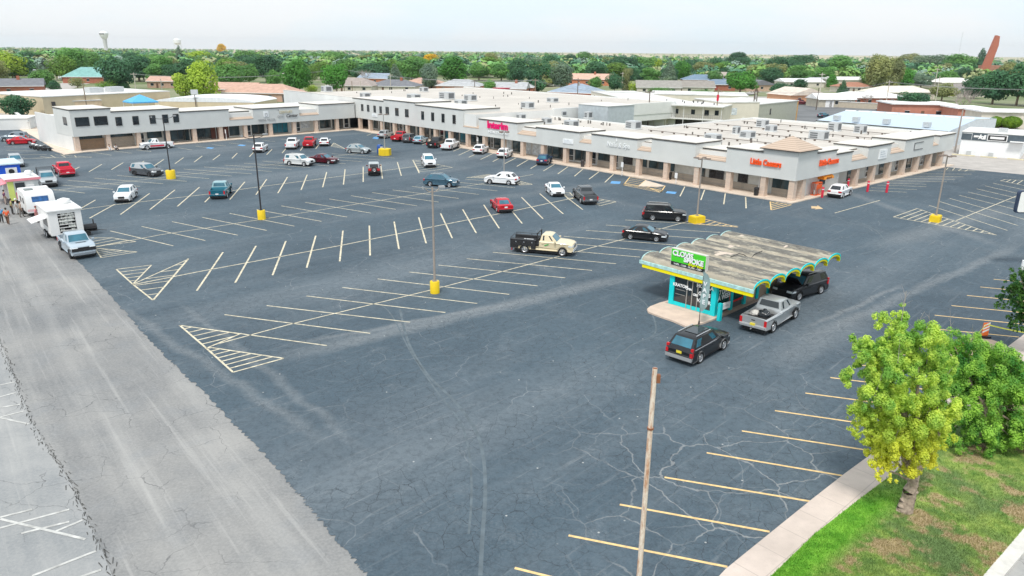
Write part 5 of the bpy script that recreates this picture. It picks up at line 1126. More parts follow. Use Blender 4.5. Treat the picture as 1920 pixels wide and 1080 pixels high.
# rusty pole in the foreground
rp = G(1192,1163); h = hz(rp, 1226, 690)
t = thing('rusty_pole', 'bare rusty and white painted steel pole without a lamp standing in the foreground', 'pole', tuple(rp), 0, None, True)
s = NT('rusty_white_paint'); n1 = s.noise(1.3, 5, .7, st=(6,6,.7)); n2 = s.noise(7, 4, .7, st=(3,3,1), loc=(2,0,0))
rm_ = s.done(s.mix(s.mr(n1, .50, .62), s.mix(s.mr(n2,.4,.6), (.62,.50,.42), (.74,.65,.58)), s.mix(s.mr(n2,.4,.6),(.40,.18,.10),(.58,.36,.24))), .8)
mb = MB(); mb.tube((0,0,0),(0,0,h),.088,.075,14,cap=False); mb.box(-.2,-.2,0,.2,.2,.05); mb.build('pole', rm_, t, 50)
mb = MB(); mb.tube((0,0,h-.02),(0,0,h-.015),.07,.07,14); mb.tube((0,0,h*.78),(0,0,h*.78+.06),.1,.1,14); mb.build('collar', mat('rust', (.25,.10,.05), .9), t)
mb = MB(); mb.box(.06,-.06,h-.45,.17,.06,h-.2); mb.build('bracket_plate', mat('rust', (.25,.10,.05), .9), t)
# mailbox
p = G(713,288.5); t = thing('mailbox', 'blue street mailbox beside the six sided yellow lamp base', 'mailbox', tuple(p), aL, None, True)
M_mb = mat('mailbox_blue', (.015,.08,.32), .4)
mb = MB(); v = []
prof = [(-.38,.25),(.38,.25),(.38,1.25)]+[(.38*math.cos(PI*i/8),1.25+.38*math.sin(PI*i/8)) for i in range(1,8)]+[(-.38,1.25)]
n = len(prof)
mb.add([(x,-.4,z) for x,z in prof]+[(x,.4,z) for x,z in prof], [tuple(range(n)), tuple(range(n,2*n))[::-1]]+[(i,n+i,n+(i+1)%n,(i+1)%n) for i in range(n)]); mb.build('body', M_mb, t, 40)
for x in (-.32,.32):
    for y in (-.34,.34): mb = MB(); mb.box(x-.05,y-.05,0,x+.05,y+.05,.25); mb.build('leg', M_mb, t)
mb = MB(); mb.box(-.3,-.43,1.1,.3,-.402,1.3); mb.build('chute_door', M_white, t)
# red bollards
for (bx, by, tx, ty, lb_) in ((1541,370.5,1542,351,'red bollard with white reflector next to the orange cage by the drive-through'),(1589,352,1590,338,'red bollard half hidden behind the white crossover'),(1626,359.5,1627,339.5,'red bollard at the end of the drive-through lane, left of a similar one'),(1662,361,1663.5,340.5,'rightmost red bollard standing in the stalls of the right front')):
    p = G(bx, by); h = max(1.25, hz(p, tx, ty)); t = thing('bollard', lb_, 'bollard', tuple(p), 0, 'red bollards', True)
    mb = MB(); mb.lathe([(.001,h+.06),(.1,h+.04),(.15,h-.04),(.15,0)], 14); mb.build('post', M_red, t, 40); mb = MB(); mb.lathe([(.155,h-.2),(.155,h-.3)], 14); mb.build('reflector', M_white, t)
# trash cans
for (bx, by, y_, lb_, m) in ((1417,368,1.1,'black bin leaning on the brick column by the pizza shop door',M_black),(1255,338,1.0,'slim black bin beside a column of the stone fronted shop',M_black),(1092,314,.9,'dark bin behind the column under the nail salon',M_dark)):
    p = G(bx, by); t = thing('trash_can', lb_, 'trash can', (p.x, p.y, .12), aA, None, True)
    mb = MB(); mb.lathe([(.001,.0),(.27,0),(.31,.85),(.33,.9)], 12); mb.build('bin', m, t, 40); mb = MB(); mb.lathe([(.34,.88),(.3,1.02),(.1,1.1),(.001,1.1)], 12); mb.build('lid', m, t, 40)
# propane cage, orange
p = G(1529,367); t = thing('gas_cage', 'orange gas bottle cage standing between the corner column and a red bollard', 'cage', (p.x,p.y,.12), aB, None, True)
M_cage = mat('orange_cage', (.80,.12,.02), .5)
mb = MB(); mb.box(-.7,-.35,0,.7,.35,.06); mb.box(-.7,-.35,1.55,.7,.35,1.65); 
for x in (-.68,-.23,.23,.68):
    for y in (-.33,.33): mb.box(x-.02,y-.02,.06,x+.02,y+.02,1.55)
mb.box(-.6,-.36,.75,.6,-.331,.8); mb.build('frame', M_cage, t)
mb = MB(); mb.box(-.62,-.375,.85,.62,-.361,1.45); mb.build('sign_panel', M_cage, t)
mb = MB()
for i in range(3): mb.lathe([(.001,.7),(.12,.62),(.15,.5),(.15,.12)], 10, 0, T((-.42+i*.42,0,0)))
mb.build('bottles', M_galv, t, 40)
# notice boards / small posts on the walkway
for (bx, by, tx, ty, lb_) in ((1166,331,1167,304,'white sign on a post before the stone fronted shops, left one'),(1267,346,1267.5,324,'white sign on a post beside the concrete ramp'),(896,279,896.5,257,'grey notice board on a post outside the magenta lettered clinic'),(425,263,425,243,'white notice board on a post before the left wing shops')):
    p = G(bx, by); h = hz(p, tx, ty); t = thing('sign_post', lb_, 'sign', (p.x,p.y,.12), aA, None, True)
    mb = MB(); mb.tube((0,0,0),(0,0,h-.12),.05,n=8); mb.build('post', M_white, t); mb = MB(); mb.box(-.22,-.09,h-.85,.22,-.052,h-.12); mb.build('board', M_white, t)
# pole sign at the right edge
p = G(1916,507); zt, zb = hz(p, 1918, 354), hz(p, 1918, 397)
t = thing('pole_sign', 'white pole sign with rounded dark border at the right edge', 'sign', tuple(p), 0, None, True)
sx = (at_depth(1907,375,p.y).x-p.x)
mb = MB(); mb.tube((0,0,0),(0,0,.9),.14,n=10); mb.build('post', M_white, t)
mb = MB(); mb.tube((1.0,0,0),(1.0,0,zb+.3),.12,n=10); mb.tube((2.6,0,0),(2.6,0,zb+.3),.12,n=10); mb.build('post', mat('dark_pole', (.05,.05,.06), .6), t)
def rrect(x0, z0, x1, z1, r_): 
    o = []
    for cx, cz, a0 in ((x1-r_,z0+r_,-PI/2),(x1-r_,z1-r_,0),(x0+r_,z1-r_,PI/2),(x0+r_,z0+r_,PI)):
        for i in range(6): a = a0+PI/2*i/5; o.append((cx+r_*math.cos(a), cz+r_*math.sin(a)))
    return o
def panel_xz(mb, o, y0, y1):
    n = len(o); mb.add([(x,y0,z) for x,z in o]+[(x,y1,z) for x,z in o], [tuple(range(n)), tuple(range(n,2*n))[::-1]]+[(i,n+i,n+(i+1)%n,(i+1)%n) for i in range(n)]); return mb
panel_xz(MB(), rrect(sx, zb, sx+4.2, zt, .25), -.15, .2).build('cabinet', mat('sign_border', (.03,.05,.10), .4), t)
panel_xz(MB(), rrect(sx+.1, zb+.1, sx+4.1, zt-.1, .18), -.165, -.151).build('sign_face', M_white, t)
# barricade panels and caution tape near the right trees
M_tape = mat('yellow_caution_tape', (.80,.82,.12), .5)
def barricade(px, py, h, label, hd):
    p = G(px, py); t = thing('barricade', label, 'barricade', tuple(p), hd, 'orange and white barricades', True)
    mb = MB(); mb.box(-.22,-.03,.12,.22,.03,h)
    mb.build('panel', mat('orange_plastic', (.88,.18,.03), .5), t)
    mb = MB()
    for k in range(3): z = .3+k*(h-.35)/3; mb.add([(-.22,-.034,z),(.22,-.034,z+.2),(.22,-.034,z+.32),(-.22,-.034,z+.12)], [(0,1,2,3)])
    mb.build('white_stripe', M_white, t)
    mb = MB(); mb.box(-.3,-.25,0,.3,.25,.12); mb.build('foot', M_black, t); return p
b1 = barricade(1845,632,1.0,'orange and white striped barricade panel with tape, standing on the sandy patch', .1)
b2 = barricade(1797,662,.9,'striped barricade half hidden by the top of the green bush', .4)
mb = MB()
def tape(a, b, sag=.06):
    n = 6; pr = None
    for i in range(n+1):
        q = a.lerp(b, i/n); q = Vector((q.x, q.y, q.z-sag*math.sin(PI*i/n)))
        if pr is not None: mb.add([pr, q, q+Vector((0,0,.08)), pr+Vector((0,0,.08))], [(0,1,2,3)])
        pr = q
up = Vector((0,0,.85))
tape(b1+up, b2+Vector((0,0,.1)), .05); tape(b1+up, G(1960,640)+Vector((0,0,.4)), .1)
o = mb.build('caution_tape', M_tape); tag(o, 'yellow caution tape stretched from the striped barricade towards the kerb', 'tape')
sheet('sand_patch', [(1805,640),(1825,634),(1860,637),(1885,646),(1888,653),(1850,672),(1810,668)], .009, mat('sand', (.55,.42,.32), .95, var=.15, scale=2))
# ================================================================== food stands, people, motorcycles
M_tw = mat('trailer_white', (.80,.80,.79), .4, var=.03); M_shelf = mat('shelf_dark', (.03,.035,.04), .5, var=.6, scale=6)
hT = ang(G(115.5,468.5), G(134,485))          # direction of the vendor row (towards the camera)
gf = 'food trailers and stands along the driveway'
# white food trailer: box with open serving hatch, shelves at its rear
a_ = G(99,452); hd = hT+PI/2; b_ = a_+Vector((math.cos(hd),math.sin(hd),0))*2.75
dep = 5.2
fr = frame(a_, hd); t = thing('food_trailer', 'white food trailer with stocked shelves across its end and a raised side hatch', 'food trailer', tuple(a_), hd, gf, True)
W_ = (b_-a_).length; ht = 2.75
mb = MB(); 
mb.box(0,.1,.45,.08,dep,ht); mb.box(W_-.08,.1,.45,W_,dep,ht); mb.box(0,dep-.08,.45,W_,dep,ht); mb.box(0,.1,.45,W_,dep,.55); mb.box(0,.02,.45,.75,.1,ht); mb.box(W_-.55,.02,.45,W_,.1,ht); mb.box(.75,.02,.45,W_-.55,.1,.62); mb.box(.75,.02,ht-.25,W_-.55,.1,ht); mb.build('body', M_tw, t)
mb = MB(); mb.box(-.12,-.1,ht+.003,W_+.12,dep+.1,ht+.12); mb.build('roof', M_tw, t)
mb = MB(); mb.box(.76,.6,.56,W_-.56,.64,ht-.01); mb.build('inner_wall', M_black, t)
for k in range(6):
    mb = MB(); mb.box(.78,.0,.8+k*.3,W_-.58,.5,.84+k*.3); mb.build('shelf', M_tw, t)
rr = random.Random(4); mb = MB()
for k in range(6):
    for i in range(7):
        if rr.random() < .75: x = .85+i*(W_-1.5)/7; mb.box(x,.08,.845+k*.3,x+rr.uniform(.12,.25),.4,.845+k*.3+rr.uniform(.1,.22))
mb.build('stock', mat('stock_boxes', (.55,.56,.52), .7, var=.6, scale=3), t)
mb = MB(); mb.add([(-.02,.9,2.1),(-.02,3.2,2.1),(-1.3,3.2,1.75),(-1.3,.9,1.75),(-.02,.9,2.04),(-.02,3.2,2.04),(-1.3,3.2,1.69),(-1.3,.9,1.69)],[(0,1,2,3),(7,6,5,4),(0,4,5,1),(1,5,6,2),(2,6,7,3),(3,7,4,0)]); mb.build('hatch', M_tw, t)
mb = MB(); mb.box(-.012,1.0,1.15,-.002,3.1,2.0); mb.build('serving_window', M_glass, t)
mb = MB(); mb.lathe([(.001,.55),(.2,.5),(.55,.38),(.6,.2),(.5,0)], 14, 0, T((W_-.7,3.3,ht+.12))); mb.build('roof_ventilator', M_tw, t, 40)
mb = MB(); mb.box(W_*.2,1.6,ht+.12,W_*.2+1.2,2.5,ht+.32); mb.build('roof_box', M_yel, t) if False else None
tm, rm = wheel_meshes(.34, False)
for x in (0.0, W_):
    for y in (1.9, 2.75):
        e = bpy.data.objects.new('wheel', tm); COL.objects.link(e); e.parent = t; e.location = (x+(.0 if x else -.02), y, .34); e.rotation_euler = (0, -PI/2 if x == 0 else PI/2, 0); b2 = bpy.data.objects.new('rim', rm); COL.objects.link(b2); b2.parent = e
mb = MB(); mb.tube((W_/2,.1,.45),(W_/2,-1.0,.42),.05); mb.box(.1,1.2,.3,W_-.1,3.4,.449); mb.build('chassis', M_black, t)
# black smoker cart
p = G(168,440); t = thing('grill_cart', 'small black grill cart on wheels beside the silver blue pickup', 'grill', tuple(p), hd, None, True)
mb = MB(); mb.tube((-.7,0,.75),(.7,0,.75),.33,n=14); mb.build('barrel', M_black, t, 40); mb = MB(); mb.box(-.75,-.3,.38,.75,.3,.43); mb.tube((.5,0,1),(.5,0,1.5),.06); mb.box(-.6,-.42,.7,.6,-.36,.74)
mb.tube((.7,0,.42),(1.5,-.3,.3),.03)
mb.build('frame', M_dark, t)
for sg in (1,-1):
    e = bpy.data.objects.new('wheel', tm); COL.objects.link(e); e.parent = t; e.location = (-.2, sg*.42, .28); e.scale = (.8,.8,.7); e.rotation_euler = (-sg*PI/2,0,0)
# travel trailer: rounded white caravan with blue window
a_ = G(54,408); W_ = 2.75
t = thing('travel_trailer', 'rounded white travel trailer with a wide blue rear window, between two food stands', 'trailer', tuple(a_), hd, gf, True)
prof = [(0,.45),(0,1.5),(.35,2.35),(.9,2.62),(4.2,2.62),(4.7,2.3),(5.0,1.4),(4.9,.45)]
mb = MB(); n = len(prof); v = []
for x, dz in ((0,-.05),(.1,0),(W_-.1,0),(W_,-.05)):
    v += [(x,y,z+(dz if z > 1.6 else 0)) for y, z in prof]
f = [tuple(range(n)), tuple(3*n+i for i in range(n))[::-1]]+[(k*n+i,(k+1)*n+i,(k+1)*n+(i+1)%n,k*n+(i+1)%n) for k in range(3) for i in range(n)]
mb.add(v, f); mb.build('body', M_tw, t, 35)
mb = MB(); mb.add([(W_*.22,-.02+.1,1.62),(W_*.78,-.02+.1,1.62),(W_*.78,.26,2.12),(W_*.22,.26,2.12),(W_*.22,.02,1.58),(W_*.78,.02,1.58),(W_*.78,.22,2.14),(W_*.22,.22,2.14)],[(4,5,6,7),(0,4,7,3),(5,1,2,6),(7,6,2,3),(4,0,1,5)]); mb.build('window', mat('blue_window', (.02,.10,.28), .15, var=.5, scale=3), t)
for y in (1.2, 2.7): mb = MB(); mb.box(-.03,y,1.3,-.004,y+.7,1.9); mb.build('side_window', M_glass, t)
mb = MB(); mb.box(.3,1.6,2.62,1.1,2.3,2.8); mb.build('roof_hatch', mat('hatch_grey', (.25,.28,.28), .4), t); mb = MB(); mb.box(1.5,1.4,2.62,2.5,2.4,2.9); mb.build('air_conditioner', M_tw, t)
mb = MB(); mb.box(.05,-.012,.6,W_-.05,-.002,.85); mb.build('pink_stripe', mat('pale_pink', (.75,.50,.50), .5), t)
for x in (0.0, W_):
    e = bpy.data.objects.new('wheel', tm); COL.objects.link(e); e.parent = t; e.location = (x, 2.6, .33); e.rotation_euler = (0, -PI/2 if x == 0 else PI/2, 0)
mb = MB(); mb.box(.1,.6,.3,W_-.1,4.4,.449); mb.tube((W_/2,.1,.4),(W_/2,-1.1,.4),.05); mb.build('chassis', M_black, t)
# pink and white concession stand
a_ = G(21,383); W_ = 3.1
M_pink2 = mat('pink_fabric', (.80,.28,.33), .7, var=.08); M_lime = mat('lime_panel', (.60,.68,.18), .6)
t = thing('food_stand', 'pink trimmed white concession stand with lime and red end panel and roof ventilator', 'food stand', tuple(a_), hd, gf, True)
mb = MB(); mb.box(0,0,.4,W_,4.6,2.7); mb.build('body', mat('stand_grey', (.62,.64,.63), .6, var=.1), t)
mb = MB(); mb.box(-.15,-.15,2.703,W_+.25,4.75,2.86); mb.build('roof', M_tw, t); mb = MB(); mb.box(-.18,-.2,2.62,W_+.28,-.155,2.9); mb.build('pink_trim', M_pink2, t)
mb = MB(); mb.box(.0,-.05,.4,.6,-.003,2.6); mb.build('lime_panel', M_lime, t); mb = MB(); mb.box(.7,-.05,.5,1.5,-.003,1.3); mb.build('red_panel', M_red, t); mb = MB(); mb.box(.75,-.05,1.55,1.7,-.003,2.4); mb.build('window', M_glass, t)
mb = MB(); mb.box(W_-1.3,-.35,1.5,W_-.5,-.01,2.1); mb.build('air_conditioner', M_tw, t); mb = MB(); mb.lathe([(.001,.7),(.3,.65),(.42,.45),(.42,.3),(.3,.25),(.3,0)],14,0,T((W_-.6,1.6,2.86))); mb.build('roof_ventilator', M_tw, t, 40)
mb = MB(); mb.add([(-.02,.2,2.45),(-.02,3.9,2.45),(-1.7,3.9,2.0),(-1.7,.2,2.0),(-.02,.2,2.4),(-.02,3.9,2.4),(-1.7,3.9,1.95),(-1.7,.2,1.95)],[(0,1,2,3),(7,6,5,4),(0,4,5,1),(1,5,6,2),(2,6,7,3),(3,7,4,0)]); mb.build('awning', M_pink2, t)
mb = MB(); mb.box(.2,.4,.1,W_-.2,4.2,.399); mb.build('chassis', M_black, t)
# blue food tent
c_ = G(12,345); t = thing('food_tent', 'bright blue food trailer with pale roof and a round fan on its end wall', 'food trailer', tuple(c_), hd, gf, True)
mb = MB(); mb.box(-3.6,0,.4,1.9,4.2,2.5); mb.build('body', mat('bright_blue_panel', (.01,.10,.62), .5), t); mb = MB(); mb.add([(-3.8,-.15,2.503),(2.1,-.15,2.503),(2.1,4.35,2.503),(-3.8,4.35,2.503),(-3.8,-.15,2.65),(2.1,-.15,2.65),(1.7,2.1,3.1),(-3.4,2.1,3.1),(2.1,4.35,2.65),(-3.8,4.35,2.65)],[(0,3,2,1),(0,1,5,4),(4,5,6,7),(5,8,6),(6,8,9,7),(4,7,9),(1,2,8,5),(2,3,9,8),(3,0,4,9)]); mb.build('roof', mat('pale_blue_roof', (.55,.68,.75), .6), t)
mb = MB(); mb.box(.2,-.06,1.1,1.5,-.003,2.1); fp_ = mb.build('fan_panel', M_tw, t); mb = MB(); mb.tube((.85,-.1,1.6),(.85,-.062,1.6),.33,n=16); mb.build('fan', M_black, fp_); mb = MB(); mb.box(-3.4,.1,.1,1.7,4,.399); mb.build('chassis', M_black, t)
# tiny red canopy far left
mb = MB(); 
# ------------------------------------------------------------------ people
M_skin = mat('skin', (.42,.24,.16), .6)
def skin_obj(name, verts, edges, radii, m, parent, sub=1):
    me = bpy.data.meshes.new(name); me.from_pydata(verts, edges, []); me.materials.append(m)
    o = bpy.data.objects.new(name, me); COL.objects.link(o)
    md = o.modifiers.new('skin', 'SKIN'); 
    if not me.skin_vertices:
        bm = bmesh.new(); bm.from_mesh(me); bm.verts.layers.skin.verify(); bm.to_mesh(me); bm.free()
    for i, r in enumerate(radii): me.skin_vertices[0].data[i].radius = r if isinstance(r, tuple) else (r, r)
    me.skin_vertices[0].data[0].use_root = True
    s2 = o.modifiers.new('sub', 'SUBSURF'); s2.levels = sub; s2.render_levels = sub
    bpy.context.view_layer.update(); ev = o.evaluated_get(bpy.context.evaluated_depsgraph_get()); mm = bpy.data.meshes.new_from_object(ev)
    mm.polygons.foreach_set('use_smooth', [True]*len(mm.polygons)); o.modifiers.clear(); o.data = mm; mm.name = name
    o.parent = parent; return o
def person(px, label, shirt, trousers, hd, hair=(.02,.015,.01), pose='stand', hat=None, seed=0, h=1.72):
    p = px if isinstance(px, Vector) else G(*px); q = random.Random(seed); t = mark_local(thing('person', label, 'person', tuple(p), hd)); k = h/1.72
    hipz = .92 if pose != 'sit' else .30
    s1, s2 = (.16, -.14) if pose == 'walk' else (.04, -.02)
    V = [(0,0,hipz)]; Ed = []; Rr = [(.13,.10)]
    def ad(v, par, r): V.append(v); Ed.append((par, len(V)-1)); Rr.append(r); return len(V)-1
    ch = ad((.02,0,hipz+.25), 0, (.13,.10)); ct_ = ad((.03,0,hipz+.44), ch, (.15,.10)); nk = ad((.04,0,hipz+.56), ct_, .052); h1 = ad((.05,0,hipz+.63), nk, .06); h2 = ad((.055,0,hipz+.72), h1, (.088,.095)); h3 = ad((.05,0,hipz+.79), h2, .06)
    nose = ad((.155,0,hipz+.70), h2, .014)
    ft = []; arms = []
    for sg, fx in ((1,s1),(-1,s2)):
        hp = ad((0,sg*.09,hipz-.04), 0, .09)
        if pose == 'sit': kn = ad((.42,sg*.14,.42), hp, .062); an = ad((.50,sg*.14,.06), kn, .04)
        else: kn = ad((fx*.6+.02,sg*.1,.5), hp, .065); an = ad((fx,sg*.1,.08), kn, .042)
        toe = ad((V[an][0]+.17,sg*.12,.035), an, .035); ft.append((hp,kn,an,toe))
        sh = ad((.02,sg*.19,hipz+.47), ct_, .055)
        if pose == 'sit': el = ad((.16,sg*.22,hipz+.22), sh, .042); wr = ad((.36,sg*.12,hipz+.2), el, .03)
        else: el = ad((-.02+fx*-.3,sg*.25,hipz+.2), sh, .042); wr = ad((.1-fx*.4,sg*.24,hipz-.02), el, .03)
        pm_ = ad((V[wr][0]+.02,V[wr][1],V[wr][2]-.07), wr, (.022,.035))
        for j in range(4): ad((V[pm_][0]-.03+.02*j,V[pm_][1],V[pm_][2]-.085+.01*abs(j-1)), pm_, .009)
        ad((V[wr][0]+.06,V[wr][1]-sg*.02,V[wr][2]-.09), wr, .01)
        arms.append((sh, el, wr))
    S = lambda L: [tuple(c*k for c in v) for v in L]
    skin_obj('body', S(V), Ed, [tuple(a*k for a in r) if isinstance(r, tuple) else r*k for r in Rr], M_skin, t)
    # trousers, shirt, hair, shoes follow the body
    v = [V[0]]+[V[i] for f4 in ft for i in f4[:2]]+[]; v = [V[0], V[ft[0][0]], V[ft[0][1]], V[ft[0][2]], V[ft[1][0]], V[ft[1][1]], V[ft[1][2]]]
    skin_obj('trousers', S(v), [(0,1),(1,2),(2,3),(0,4),(4,5),(5,6)], [(.145,.118),.108,.085,.065,.108,.085,.065], trousers, t)
    v = [V[ch], V[0], V[ct_], V[arms[0][0]], V[arms[0][1]], V[arms[1][0]], V[arms[1][1]]]
    skin_obj('shirt', S(v), [(0,1),(0,2),(2,3),(3,4),(2,5),(5,6)], [(.15,.118),(.148,.122),(.168,.118),.075,.058,.075,.058], shirt, t)
    for f4 in ft: skin_obj('shoe', S([V[f4[2]], V[f4[3]]]), [(0,1)], [.055,.045], M_black, t)
    bm = bmesh.new(); bmesh.ops.create_uvsphere(bm, u_segments=12, v_segments=8, radius=.108*k)
    for w__ in list(bm.verts):
        if w__.co.z < -.03*k and w__.co.x > -.02: w__.co.z = -.0
    me = bpy.data.meshes.new('hair'); bm.to_mesh(me); bm.free(); me.materials.append(hat or mat('hair', hair, .8)); me.polygons.foreach_set('use_smooth',[True]*len(me.polygons))
    hr = bpy.data.objects.new('cap' if hat else 'hair', me); COL.objects.link(hr); hr.parent = t; hr.location = ((.035)*k, 0, (hipz+.745)*k)
    return t
c = lambda n, v: mat('cloth_'+n, v, .85, var=.12, scale=4)
person((16,421), 'person in an orange jacket and brown trousers walking on the driveway by the stands', c('orange',(.75,.12,.04)), c('brown',(.16,.09,.06)), 1.9, pose='walk', seed=1)
person((4,418), 'person in a light blue shirt at the left edge of the driveway', c('light_blue',(.12,.40,.68)), c('black',(.03,.03,.035)), 2.2, pose='walk', seed=2)
person((24,402), 'person in an olive yellow top and dark shorts near the travel trailer', c('olive',(.45,.43,.18)), c('dark_shorts',(.06,.06,.06)), .6, seed=3)
person((33,402), 'person in pale clothes and a white cap standing by the travel trailer', c('pale',(.70,.72,.70)), c('pale_trousers',(.60,.60,.58)), .5, hat=M_white, seed=4)
person((41,407), 'person in tan shirt and grey trousers beside the travel trailer wheel', c('tan',(.48,.38,.30)), c('greyish',(.20,.18,.16)), .4, seed=5, pose='walk')
person((11,384), 'person in a purple top ordering under the pink awning', c('purple',(.12,.03,.09)), c('tan2',(.45,.35,.3)), .9, seed=6)
person((71,417), 'person in a pink top standing between the trailers', c('pink',(.78,.25,.28)), c('pinkish',(.65,.30,.30)), .3, hair=(.2,.03,.03), seed=7)
pp1 = G(206,282.5); pp1.z = 0
person(pp1, 'person in white sitting on the kerb by the left wing, left one of two', c('white',(.75,.75,.75)), c('white2',(.70,.70,.70)), -PI/2+aL, pose='sit', seed=8)
person(G(217.5,282), 'person in white top and dark shorts sitting on the kerb, right one of two', c('white',(.75,.75,.75)), c('black',(.03,.03,.035)), -PI/2+aL+.3, pose='sit', seed=9)
# ------------------------------------------------------------------ motorcycles
def motorcycle(px, label, m, hd):
    p = G(*px); t = thing('motorcycle', label, 'motorcycle', tuple(p), hd, 'motorcycles in a row', True); tm, rm = wheel_meshes(.32, True)
    for x in (.72,-.72):
        e = bpy.data.objects.new('wheel', tm); COL.objects.link(e); e.parent = t; e.location = (x, 0, .32); e.scale = (1,1,.55); e.rotation_euler = (PI/2,0,0); b2 = bpy.data.objects.new('rim', rm); COL.objects.link(b2); b2.parent = e
    mb = MB(); mb.box(-.25,-.14,.3,.25,.14,.62); mb.tube((-.72,.1,.32),(-.1,.1,.55),.03,n=6); mb.tube((-.72,-.1,.32),(-.1,-.1,.55),.03,n=6); mb.build('engine', M_black, t)
    mb = MB(); mb.lathe([(.001,-.34),(.12,-.25),(.17,0),(.14,.25),(.001,.34)],10,0,T((.15,0,.85)) @ Matrix.Rotation(PI/2,4,'Y')); mb.build('tank', m, t, 50)
    mb = MB(); mb.lathe([(.001,-.4),(.1,-.3),(.15,0),(.1,.3),(.001,.4)],10,0,T((-.45,0,.78)) @ Matrix.Rotation(PI/2,4,'Y') @ Matrix.Scale(.6,4,(1,0,0))); mb.build('seat', M_black, t, 50)
    mb = MB(); mb.tube((.72,.07,.32),(.45,.07,1.0),.025,n=6); mb.tube((.72,-.07,.32),(.45,-.07,1.0),.025,n=6); mb.tube((.42,-.38,1.08),(.42,.38,1.08),.02,n=6); mb.tube((-.7,-.12,.35),(.1,-.16,.32),.04,n=6); mb.build('fork', M_chrome, t)
    mb = MB(); mb.lathe([(.001,.1),(.08,.05),(.09,0)],10,0,T((.55,0,.95)) @ Matrix.Rotation(PI/2,4,'Y')); mb.build('headlight', M_head, t); return t
for i, (px, lb_, m) in enumerate((((65,279),'motorcycle with white tank, nearest the red sedan',P_w),((72,281),'motorcycle with a white tank, second from the red sedan',P_w),((79,282.5),'motorcycle with silver tank in the middle of the row',P_sil),((87,283),'black motorcycle at the right end of the row beside the walkway',P_blk))): motorcycle(px, lb_, m, ang(G(60,285),G(63,276))+.9)

# ================================================================== town beyond
def house(px, w_, d_, roof, wall, label, hd=0.0, kind='hip', h=2.8, rh=1.6, chim=False, gar=None, nwin=3, name='house', wallm=None, flat_cap=None, door=True, group='houses of the town', cat='house'):
    p = G(*px); t = thing(name, label, cat, tuple(p), hd, group, True); ov = .5
    wm = wallm or mat('house_wall', wall, .85, var=.1, scale=1); rm_ = mat('house_roof', tuple(min(.8,v*1.25) for v in roof), .85, var=.14, scale=.8); rh = rh*1.25; h = h*1.05
    x0, x1, y0, y1 = -w_/2, w_/2, 0, d_
    mb = MB(); mb.box(x0,y0,-.1,x1,y1,h)
    if kind == 'gable': mb.add([(x0,y0,h),(x0,y1,h),(x0,d_/2,h+rh*.93)],[(0,1,2)]); mb.add([(x1,y0,h),(x1,y1,h),(x1,d_/2,h+rh*.93)],[(0,1,2)])
    if kind == 'front': mb.add([(x0,y0,h),(x1,y0,h),(0,y0,h+rh*.93)],[(0,1,2)])
    mb.build('wall', wm, t)
    mb = MB(); a, b, c_, d2 = x0-ov, x1+ov, y0-ov, y1+ov; z = h+.02; k = min(w_, d_)/2
    if kind == 'hip': v = [(a,c_,z),(b,c_,z),(b,d2,z),(a,d2,z),(a+k,d_/2,z+rh),(b-k,d_/2,z+rh)]; f = [(0,1,5,4),(1,2,5),(2,3,4,5),(3,0,4)]
    elif kind == 'gable': v = [(a,c_,z),(b,c_,z),(b,d2,z),(a,d2,z),(a,d_/2,z+rh),(b,d_/2,z+rh)]; f = [(0,1,5,4),(2,3,4,5),(1,2,5),(3,0,4)]
    elif kind == 'front': v = [(a,c_,z),(b,c_,z),(b,d2,z),(a,d2,z),(0,c_,z+rh),(0,d2,z+rh)]; f = [(1,2,5,4),(3,0,4,5),(0,1,4),(2,3,5)]
    else: v = [(a,c_,z),(b,c_,z),(b,d2,z),(a,d2,z),(a,c_,z+.35),(b,c_,z+.35),(b,d2,z+.35),(a,d2,z+.35)]; f = [(0,1,5,4),(1,2,6,5),(2,3,7,6),(3,0,4,7),(4,5,6,7)]
    mb.add(v, f+[(3,2,1,0)]); mb.build('roof', [rm_], t)
    if kind in ('hip','gable'): 
        mb = MB(); mb.box(a,c_-.03,z-.18,b,c_-.002,z+.01); mb.build('gutter', M_white, t)
    for i in range(nwin):
        xx = x0+w_*(i+.5)/nwin
        if gar and abs(xx-gar[0]*w_) < gar[1]/2+.8: continue
        mb = MB(); mb.box(xx-.65,y0-.04,1.0,xx+.65,y0-.003,2.1); wn = mb.build('window', M_glass, t); mb = MB(); mb.box(xx-.72,y0-.06,2.1,xx+.72,y0-.003,2.18); mb.box(xx-.72,y0-.08,.92,xx+.72,y0-.003,1.0); mb.build('frame', M_white, wn)
    if gar: mb = MB(); gx_ = gar[0]*w_; mb.box(gx_-gar[1]/2,y0-.05,0,gx_+gar[1]/2,y0-.003,2.2); mb.build('garage_door', gar[2] if len(gar) > 2 else M_white, t)
    if door: mb = MB(); xx = x0+w_*.5/nwin+w_/nwin*.5; mb.box(xx-.45,y0-.05,0,xx+.45,y0-.003,2.05); mb.build('door', mat('brown_door', (.14,.08,.05), .6), t)
    if chim: mb = MB(); mb.box(x0+w_*.62,d_*.4,h,x0+w_*.62+1.0,d_*.4+.8,h+rh+1.0); mb.build('chimney', mat('house_wall', (.36,.13,.08), .85, var=.1, scale=1), t)
    return t
GR, DG, BG, PK, BR, TN, WH, TL = (.33,.34,.35), (.14,.145,.16), (.22,.27,.33), (.42,.27,.21), (.36,.13,.08), (.55,.40,.28), (.72,.72,.70), (.16,.32,.30)
OB = (.52,.20,.11); LT = (.62,.58,.50)
house((166,156), 24, 14, TL, BR, 'house with green hip roof and brick walls among trees at left', .1, 'hip', 2.9, 3.6)
house((18,178), 22, 14, DG, BR, 'brick house with long dark roof at the far left edge', .5, 'gable', 3, 2, chim=True)
